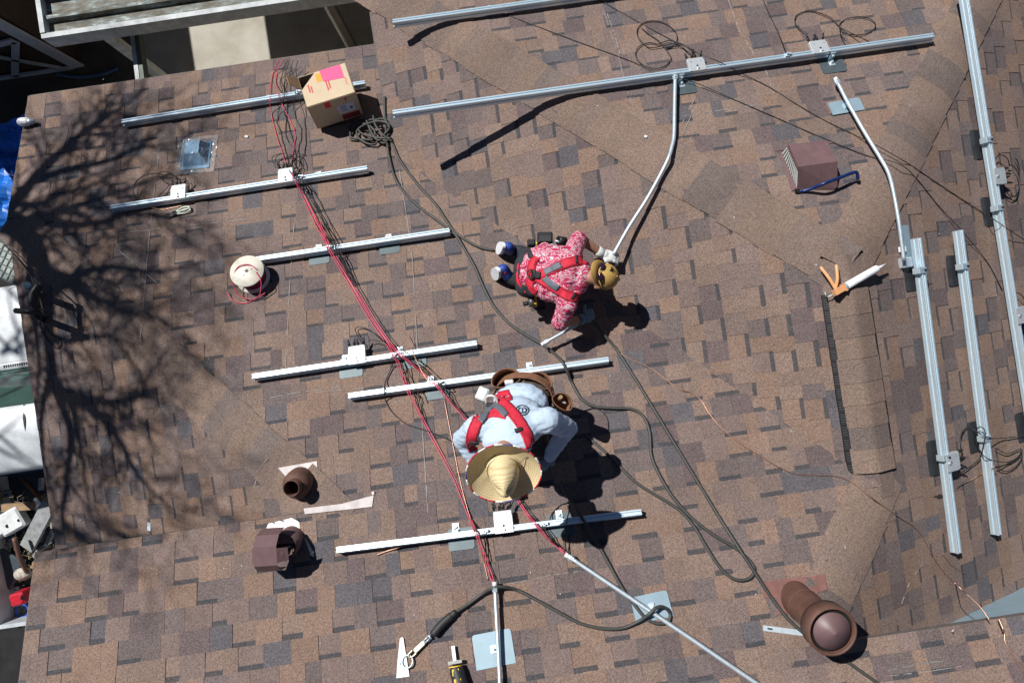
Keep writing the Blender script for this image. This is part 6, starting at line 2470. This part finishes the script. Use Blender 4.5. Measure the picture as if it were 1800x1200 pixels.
for a in (0.4, 1.2, 2.0, -0.5, 2.9):
    q = p + nn_ * 0.006
    mb.cbox(q + (u1 * math.cos(a) + u2 * math.sin(a)) * 0.010, ((u1 * math.cos(a) + u2 * math.sin(a)), (u2 * math.cos(a) - u1 * math.sin(a)), nn_), (0.018, 0.006, 0.004), BLACK)
mb.build('cap_emblem', hatw)
hand('glove', J['lw'], (at(1080, 452, .15) - J['lw']), img_dir(1060, 450, 0.5, 0.9, 'P') * 0.4 - UP, GLOVEW, w1, 1.0, 1.05, 1)
hand('glove', J['rw'], (at(1052, 548, .13) - J['rw']), img_dir(1030, 550, 0.3, -0.9, 'P') * 0.3 - UP, GLOVEB, w1, 1.0, 1.0, -1)
for w_, e_, m_ in ((J['lw'], J['le'], GLOVEW), (J['rw'], J['re'], GLOVEB)):
    mb = MB()
    d_ = (e_ - w_).normalized()
    mb.lathe(w_ - d_ * 0.005, d_, [(0.030, 0), (0.037, 0.01), (0.038, 0.05), (0.034, 0.055)], m_, 16)
    mb.build('cuff', w1)
# tools at the belt
bt = MB()
q = at(958, 421, .36)
fr = frame_img(956, 411, 1, 0.0, 'P')
bt.bevbox(q, fr, (0.11, 0.085, 0.085), BLACK, 0.010)
bt.cbox(q + UP * 0.042, fr, (0.08, 0.045, 0.008), TBK)
bt.build('tool_case', w1)
mb = MB()
q = at(981, 423, .36)
mb.tube([q, q + fr[0] * 0.055 - UP * 0.03], [0.034, 0.030], BLACK, 14)
mb.tube([q - fr[0] * 0.02 + UP * 0.01, q + fr[0] * 0.03 - UP * 0.01 - fr[1] * 0.02], 0.007, GALV, 8)
mb.build('tape_holder', w1)
mb = MB()
q = at(934, 428, .36)
mb.bevbox(q, fr, (0.06, 0.05, 0.05), BLACK, 0.008)
mb.tube([q + fr[0] * 0.02, q + fr[0] * 0.05 + UP * 0.01], 0.010, YEL, 10)
mb.build('drill_holster', w1)
mb = MB()
q = at(929, 532, .26)
mb.tube([q, q + img_dir(929, 532, 1, -0.2, 'P') * 0.045], [0.034, 0.034], mat('tool_grey', (0.08, 0.08, 0.085), 0.4, 0.3), 14)
mb.build('drill_chuck', w1)
mb = MB()
mb.bevbox(q + img_dir(929, 532, 1, -0.2, 'P') * 0.045, frame_img(929, 532, 1, -0.2, 'P'), (0.03, 0.06, 0.055), YEL, 0.008)
mb.bevbox(q - img_dir(929, 532, 1, -0.2, 'P') * 0.02 - UP * 0.02, frame_img(929, 532, 1, -0.2, 'P'), (0.04, 0.03, 0.02), BLACK, 0.006)
mb.build('drill_body', w1)
mb = MB()
mb.tube([at(*p) for p in ((935, 535, .22), (945, 545, .14), (962, 558, .06))], [0.012, 0.01, 0.004], WEB, 8)
mb.build('loose_strap', w1)

# ---------- worker in the straw hat
J = {k: at(*v) for k, v in dict(
    pel=(925, 692, .50), wai=(915, 708, .60), che=(899, 748, .80), nek=(888, 788, .92), hed=(885, 808, .97),
    ls=(838, 752, .84), rs=(962, 738, .84), le=(812, 772, .62), re=(998, 752, .64), lw=(846, 828, .46), rw=(966, 800, .47),
    lh=(905, 698, .46), rh=(948, 692, .46), lk=(868, 800, .46), rk=(945, 792, .46), la=(888, 745, .08), ra=(946, 738, .08)).items()}
w2 = thing('person', 'squatting worker in a straw sombrero, pale blue shirt and red harness above a rail', 'person', at(918, 742, 0))
ax2 = (J['nek'] - J['pel']).normalized()
lat2 = (J['rs'] - J['ls']); lat2 = (lat2 - ax2 * lat2.dot(ax2)).normalized()
dep2 = ax2.cross(lat2); dep2 = dep2 if dep2.z > 0 else -dep2
TF = (lat2, dep2, ax2)
yd = Vector((0, -1, 0))
hfwd = (yd * 0.75 - UP * 0.66).normalized()
hup = (yd * 0.60 + UP * 0.80).normalized()
body = head_prims(J['hed'], hfwd, hup) + [
    ('l', J['nek'] - ax2 * 0.06, J['hed'] - hup * 0.03, 0.060, 0.056),
    ('e', J['che'], TF, (0.12, 0.07, 0.12)), ('e', J['wai'], TF, (0.11, 0.07, 0.14)), ('e', J['pel'], TF, (0.12, 0.09, 0.09)),
    ('l', J['ls'], J['le'], 0.048, 0.042), ('l', J['le'], J['lw'], 0.043, 0.028), ('l', J['rs'], J['re'], 0.048, 0.042), ('l', J['re'], J['rw'], 0.043, 0.028),
    ('l', J['che'], J['ls'], 0.05, 0.045), ('l', J['che'], J['rs'], 0.05, 0.045),
    ('l', J['lh'], J['lk'], 0.074, 0.052), ('l', J['rh'], J['rk'], 0.074, 0.052), ('l', J['lk'], J['la'], 0.050, 0.038), ('l', J['rk'], J['ra'], 0.050, 0.038),
    ('l', J['pel'], J['lh'], 0.09, 0.075), ('l', J['pel'], J['rh'], 0.09, 0.075)]
link_mesh('body', vol('body', body, 0.009, SKIN, 3), w2)
eyes(J['hed'], hfwd, hup, w2)
BLUES = mat('pale_blue_shirt', (0.47, 0.58, 0.70), 0.75, 0, 0.05, 25, 0.0012, 90)
shirt = [('e', J['nek'] - ax2 * 0.05, TF, (0.15, 0.08, 0.06)), ('e', J['che'], TF, (0.195, 0.125, 0.17)), ('e', J['che'] - ax2 * 0.08, TF, (0.19, 0.13, 0.15)), ('e', J['wai'], TF, (0.178, 0.125, 0.13)),
         ('l', J['che'] + ax2 * 0.03, J['ls'], 0.09, 0.082), ('l', J['che'] + ax2 * 0.03, J['rs'], 0.09, 0.082),
         ('l', J['ls'], J['le'], 0.076, 0.060), ('l', J['rs'], J['re'], 0.076, 0.062), ('l', J['le'], J['lw'], 0.058, 0.043), ('l', J['re'], J['rw'], 0.060, 0.044)]
sm2 = vol('shirt', shirt, 0.009, BLUES, 3, 0.0055, 24, Vector((0.6, 1.7, 0.7)))
bv2 = bvh_of(sm2)
link_mesh('shirt', sm2, w2)
tro = [('e', J['pel'], TF, (0.172, 0.125, 0.12)), ('l', J['lh'], J['lk'], 0.094, 0.070), ('l', J['rh'], J['rk'], 0.094, 0.070), ('l', J['lk'], J['la'], 0.068, 0.056), ('l', J['rk'], J['ra'], 0.068, 0.056)]
link_mesh('trousers', vol('trousers', tro, 0.011, mat('work_trousers', (0.07, 0.055, 0.045), 0.85, 0, 0.2, 40), 3, 0.006, 16), w2)
BOOT = mat('work_boot', (0.10, 0.055, 0.03), 0.6)
for an in (J['la'], J['ra']):
    n_ = pnormal('P')
    f_ = ball_frame('P')[1]
    g = an - n_ * (an.z - pz('P', an.x, an.y)) * n_.z
    toe = g + f_ * 0.15 + n_ * 0.052
    me = vol('boot', [('l', g + n_ * 0.055 - f_ * 0.04, toe, 0.040, 0.036), ('l', g + n_ * 0.055 - f_ * 0.02, an + UP * 0.05, 0.044, 0.050)], 0.007, BOOT, 2)
    bt = link_mesh('boot', me, w2)
    mb = MB()
    mb.bevbox(g + f_ * 0.055 + n_ * 0.024, (f_, n_.cross(f_), n_), (0.28, 0.088, 0.022), RUBBER, 0.01)
    mb.build('sole', bt)
# harness
ribbon(bv2, [(866, 706), (850, 722), (836, 748), (829, 772), (832, 792)], [18, 19, 19, 19, 18], REDV, 'harness_strap', w2)
ribbon(bv2, [(872, 700), (892, 716), (912, 740), (926, 764), (933, 785)], [18, 19, 19, 19, 18], REDV, 'harness_strap', w2)
ribbon(bv2, [(852, 712), (872, 703), (898, 694)], [18, 24, 18], REDV, 'harness_back_panel', w2)
ribbon(bv2, [(850, 728), (868, 724), (890, 728)], [18, 18, 18], REDV, 'harness_cross_panel', w2)
ribbon(bv2, [(866, 712), (856, 725), (844, 742)], 11, GREYW, 'reflective_patch', w2, off=0.012)
ribbon(bv2, [(869, 712), (880, 720), (890, 732)], 11, GREYW, 'reflective_patch', w2, off=0.012)
ribbon(bv2, [(905, 758), (917, 754)], 5, WEB, 'strap_keeper', w2, off=0.012)
ribbon(bv2, [(828, 776), (842, 777)], 5, WEB, 'strap_keeper', w2, off=0.012)
loc, nor = cam_hit(bv2, 867, 713)
if loc is None:
    loc, nor = J['wai'] + dep2 * 0.13, dep2
dr = MB()
u1 = lat2; u2 = (UP * 0.45 + Vector((0, 0.9, 0))).normalized()
u2 = (u2 - u1 * u2.dot(u1)).normalized()
b0 = loc + nor * 0.012
dr.tube([b0 - u1 * 0.034, b0 - u1 * 0.034 + u2 * 0.022] + [b0 + u2 * 0.028 + u1 * -0.034 * math.cos(a) + u2 * 0.034 * math.sin(a) for a in [i * math.pi / 10 for i in range(1, 10)]] + [b0 + u1 * 0.034 + u2 * 0.022, b0 + u1 * 0.034], 0.008, mat('ring_white', (0.72, 0.72, 0.72), 0.4, 0.3), 8)
dr.build('dorsal_ring', w2)
MB().bevbox(b0 - nor * 0.003, (u1, nor.cross(u1), nor), (0.075, 0.03, 0.02), WEB, 0.005).build('ring_pad', w2)
# round mark on the shoulder of the shirt
INK = mat('logo_ink', (0.05, 0.07, 0.10), 0.7)
ring = [(918 + 11.0 * math.cos(a), 721 + 8.6 * math.sin(a)) for a in [i * math.pi / 10 for i in range(21)]]
ribbon(bv2, ring, 1.6, INK, 'shirt_mark', w2, off=0.0045, thick=0.0012, across=1, n=3)
ribbon(bv2, [(918 + 6.6 * math.cos(a), 721 + 5.2 * math.sin(a)) for a in [math.radians(-70 + i * 18) for i in range(8)]], 1.7, INK, 'shirt_mark', w2, off=0.0045, thick=0.0012, across=1, n=3)
ribbon(bv2, [(918 + 6.6 * math.cos(a), 721 + 5.2 * math.sin(a)) for a in [math.radians(110 + i * 18) for i in range(8)]], 1.7, INK, 'shirt_mark', w2, off=0.0045, thick=0.0012, across=1, n=3)
ribbon(bv2, [(914, 726), (918, 725.6), (923, 725)], 1.7, INK, 'shirt_mark', w2, off=0.0045, thick=0.0012, across=1, n=3)
ribbon(bv2, [(918, 717), (918, 721), (918.5, 725)], 1.7, INK, 'shirt_mark', w2, off=0.0045, thick=0.0012, across=1, n=3)
# gloves
hand('glove', J['rw'], (at(952, 822, .40) - J['rw']), img_dir(950, 820, -0.8, 0.2, 'P') * 0.5 - UP, GLOVEB, w2, 0.9, 1.05, -1)
hand('glove', J['lw'], (at(868, 852, .36) - J['lw']), img_dir(860, 840, 0.8, 0.2, 'P') * 0.5 - UP, GLOVEB, w2, 0.9, 1.0, 1)
# sombrero
STRAWH = bpy.data.materials.new('woven_straw')
STRAWH.use_nodes = True
nt = STRAWH.node_tree
bs = nt.nodes['Principled BSDF']
bs.inputs['Roughness'].default_value = 0.75
tc = nt.nodes.new('ShaderNodeTexCoord')
wv = nt.nodes.new('ShaderNodeTexWave')
wv.wave_type = 'RINGS'
wv.rings_direction = 'Z'
wv.inputs['Scale'].default_value = 30.0
wv.inputs['Distortion'].default_value = 2.2
wv.inputs['Detail'].default_value = 2.0
nt.links.new(tc.outputs['Object'], wv.inputs['Vector'])
nz = nt.nodes.new('ShaderNodeTexNoise')
nz.inputs['Scale'].default_value = 55
nz.inputs['Detail'].default_value = 6
nt.links.new(tc.outputs['Object'], nz.inputs['Vector'])
mxm = nt.nodes.new('ShaderNodeMath'); mxm.operation = 'MULTIPLY_ADD'
nt.links.new(nz.outputs['Fac'], mxm.inputs[0]); mxm.inputs[1].default_value = 0.8
nt.links.new(wv.outputs['Fac'], mxm.inputs[2])
rp = nt.nodes.new('ShaderNodeValToRGB')
rp.color_ramp.elements[0].position = 0.15; rp.color_ramp.elements[0].color = (0.50, 0.37, 0.17, 1)
rp.color_ramp.elements[1].position = 1.1; rp.color_ramp.elements[1].color = (0.70, 0.57, 0.33, 1)
nt.links.new(mxm.outputs[0], rp.inputs['Fac'])
nt.links.new(rp.outputs['Color'], bs.inputs['Base Color'])
bpn = nt.nodes.new('ShaderNodeBump'); bpn.inputs['Distance'].default_value = 0.0009; bpn.inputs['Strength'].default_value = 0.7
nt.links.new(wv.outputs['Fac'], bpn.inputs['Height'])
nt.links.new(bpn.outputs['Normal'], bs.inputs['Normal'])

hax = (UP * 0.83 + yd * 0.50 + Vector((-0.03, 0, 0))).normalized()
hx = Vector((1, 0, 0)); hx = (hx - hax * hx.dot(hax)).normalized()
hy = hax.cross(hx)
hc = at(885, 822, 1.06)
RB = 0.200
prof = []
for i in range(10):                      # brim from the rim inward, rolled up at the edge
    t = i / 9
    r = RB + (0.093 - RB) * t
    prof.append((r, 0.050 * (1 - t) ** 2.2 - 0.004 * t))
for (r, z) in ((0.092, 0.010), (0.091, 0.045), (0.088, 0.085), (0.080, 0.122), (0.067, 0.152), (0.050, 0.176), (0.030, 0.194), (0.010, 0.202)):
    prof.append((r, z))
NS = 56
vs, fs = [], []
for j, (r, z) in enumerate(prof):
    for k_ in range(NS):
        a = 2 * math.pi * k_ / NS
        rr, zz = r, z
        if j >= 10:                      # pinched crown
            f_ = (j - 9) / 8
            rr = r * (1 - 0.38 * f_ * abs(math.cos(a)) ** 1.5)
            zz = z - 0.030 * f_ * (1 - abs(math.sin(a))) + 0.004 * noise.noise(Vector((math.cos(a) * 2, math.sin(a) * 2, z * 20)))
        else:
            zz = z + 0.006 * math.sin(2 * a + 0.6) * (1 - j / 9) + 0.003 * noise.noise(Vector((math.cos(a) * 3, math.sin(a) * 3, j * 0.2)))
        vs.append(hc + hx * rr * math.cos(a) + hy * rr * math.sin(a) + hax * zz)
for j in range(len(prof) - 1):
    for k_ in range(NS):
        k2 = (k_ + 1) % NS
        fs.append((j * NS + k_, j * NS + k2, (j + 1) * NS + k2, (j + 1) * NS + k_))
fs.append(tuple((len(prof) - 1) * NS + k_ for k_ in range(NS)))
b_ = len(vs)
vs2 = [p - hax * 0.004 for p in vs]
mb = MB()
mb.add(vs, fs, STRAWH, True)
mb.add(vs2, [f[::-1] for f in fs], STRAWH, True)
me = mb.mesh('sombrero')
M_ = Matrix((hx, hy, hax)).transposed().to_4x4()
ho = bpy.data.objects.new('sombrero', me)
ROOT.objects.link(ho)
ho.parent = w2
# keep the mesh in the hat's own frame so that the weave rings follow the brim
rel = Matrix.Translation(hc - wloc(w2)) @ M_
me.transform((Matrix.Translation(hc) @ M_).inverted())
ho.matrix_local = rel
TRM = [mat('trim_red', (0.55, 0.03, 0.06), 0.7), mat('trim_white', (0.78, 0.77, 0.76), 0.7), mat('trim_blue', (0.10, 0.09, 0.30), 0.7)]
nseg = 26
for s in range(nseg):
    mb = MB()
    pts = []
    for q_ in range(4):
        a = 2 * math.pi * (s + q_ / 3 * 0.97) / nseg
        z = prof[0][1] + 0.006 * math.sin(2 * a + 0.6) + 0.003 * noise.noise(Vector((math.cos(a) * 3, math.sin(a) * 3, 0)))
        pts.append(Vector((RB * math.cos(a), RB * math.sin(a), z - 0.001)))
    mb.tube(pts, 0.0042, TRM[(0, 1, 0, 0, 1, 2, 1)[s % 7]], 6)
    o_ = link_mesh('rim_trim', mb.mesh('rim_trim'))
    o_.parent = ho
mb = MB()
band = [Vector((0.0885 * math.cos(a), 0.0885 * math.sin(a), 0.022)) for a in [i * 2 * math.pi / 40 for i in range(41)]]
mb.tube(band, 0.0022, mat('hat_cord', (0.08, 0.055, 0.03), 0.8), 5, cap=False)
o_ = link_mesh('hat_cord', mb.mesh('hat_cord')); o_.parent = ho
mb = MB()
mb.tube([Vector((0.085, 0.03, 0.02)), Vector((0.12, 0.06, 0.012)), Vector((0.16, 0.075, 0.024)), Vector((0.195, 0.085, 0.055))], 0.0016, MATS['hat_cord'], 5)
o_ = link_mesh('chin_cord', mb.mesh('chin_cord')); o_.parent = ho
# tool belt with leather pouches
def pouch(px_, py_, h_, w_, d_, t_, ang, name='pouch', m=LEATH):
    c = at(px_, py_, h_)
    fr = (Vector((math.cos(ang), math.sin(ang), 0)), Vector((-math.sin(ang), math.cos(ang), 0)), UP)
    ax = (UP * 0.95 + Vector((0.0, 0.25, 0))).normalized()
    vs, fs = [], []
    N_ = 20
    for (r, z) in ((0.62, -t_), (0.92, -t_ * 0.85), (1.0, -t_ * 0.3), (1.06, 0.0), (0.98, 0.001), (0.92, -t_ * 0.3), (0.80, -t_ * 0.8), (0.0, -t_ * 0.82)):
        for i in range(N_):
            a = 2 * math.pi * i / N_
            y = math.sin(a)
            y = y if y > 0 else y * 0.55
            lip = 0.018 * math.sin(a) if z > -0.02 else 0.0
            vs.append(c + fr[0] * math.cos(a) * r * w_ / 2 + fr[1] * y * r * d_ / 2 + ax * (z - lip))
    for j in range(7):
        for i in range(N_):
            k2 = (i + 1) % N_
            fs.append((j * N_ + i, j * N_ + k2, (j + 1) * N_ + k2, (j + 1) * N_ + i))
    mb = MB()
    mb.add(vs, fs, m, True)
    return mb.build(name, belt)


belt = MB()
wc = J['wai'] - ax2 * 0.10
pts = [wc + lat2 * 0.186 * math.cos(a) + dep2 * 0.140 * math.sin(a) for a in [i * 2 * math.pi / 36 for i in range(37)]]
vs, fs = [], []
for p in pts:
    o1 = (p - wc).normalized()
    vs += [p - ax2 * 0.032, p + ax2 * 0.032, p + ax2 * 0.032 + o1 * 0.007, p - ax2 * 0.032 + o1 * 0.007]
for i in range(36):
    for k_ in range(4):
        k2 = (k_ + 1) % 4
        fs.append((4 * i + k_, 4 * i + k2, 4 * i + 4 + k2, 4 * i + 4 + k_))
belt.add(vs, fs, LEATH)
belt = belt.build('tool_belt', w2)
pouch(890, 668, .64, 0.185, 0.150, 0.18, 0.12)
pouch(945, 674, .62, 0.175, 0.150, 0.18, -0.22)
pouch(988, 708, .58, 0.135, 0.125, 0.17, -0.75)
pouch(964, 690, .60, 0.060, 0.060, 0.12, -0.5, 'small_pouch')
mb = MB(); q = at(895, 672, .63); mb.bevbox(q, frame_img(895, 672, 1, -0.1, 'P'), (0.055, 0.025, 0.05), mat('chalk_white', (0.7, 0.66, 0.62), 0.7), 0.006); mb.build('note_pad', belt)
mb = MB(); q = at(983, 702, .59); mb.tube([q, q + UP * 0.05 + Vector((0.01, 0.02, 0))], 0.012, RAWW, 8); mb.tube([q + Vector((0.02, -0.02, 0)), q + Vector((0.03, -0.02, 0.05))], 0.006, GALV, 8); mb.build('tool_handle', belt)
mb = MB(); q = at(848, 693, .60); fr = frame_img(843, 690, 0.9, 0.35, 'P'); mb.bevbox(q, fr, (0.07, 0.085, 0.05), mat('meter_case', (0.62, 0.64, 0.60), 0.4), 0.008); mb.cbox(q + fr[2] * 0.026, fr, (0.05, 0.06, 0.003), PLW); mb.build('meter', belt)
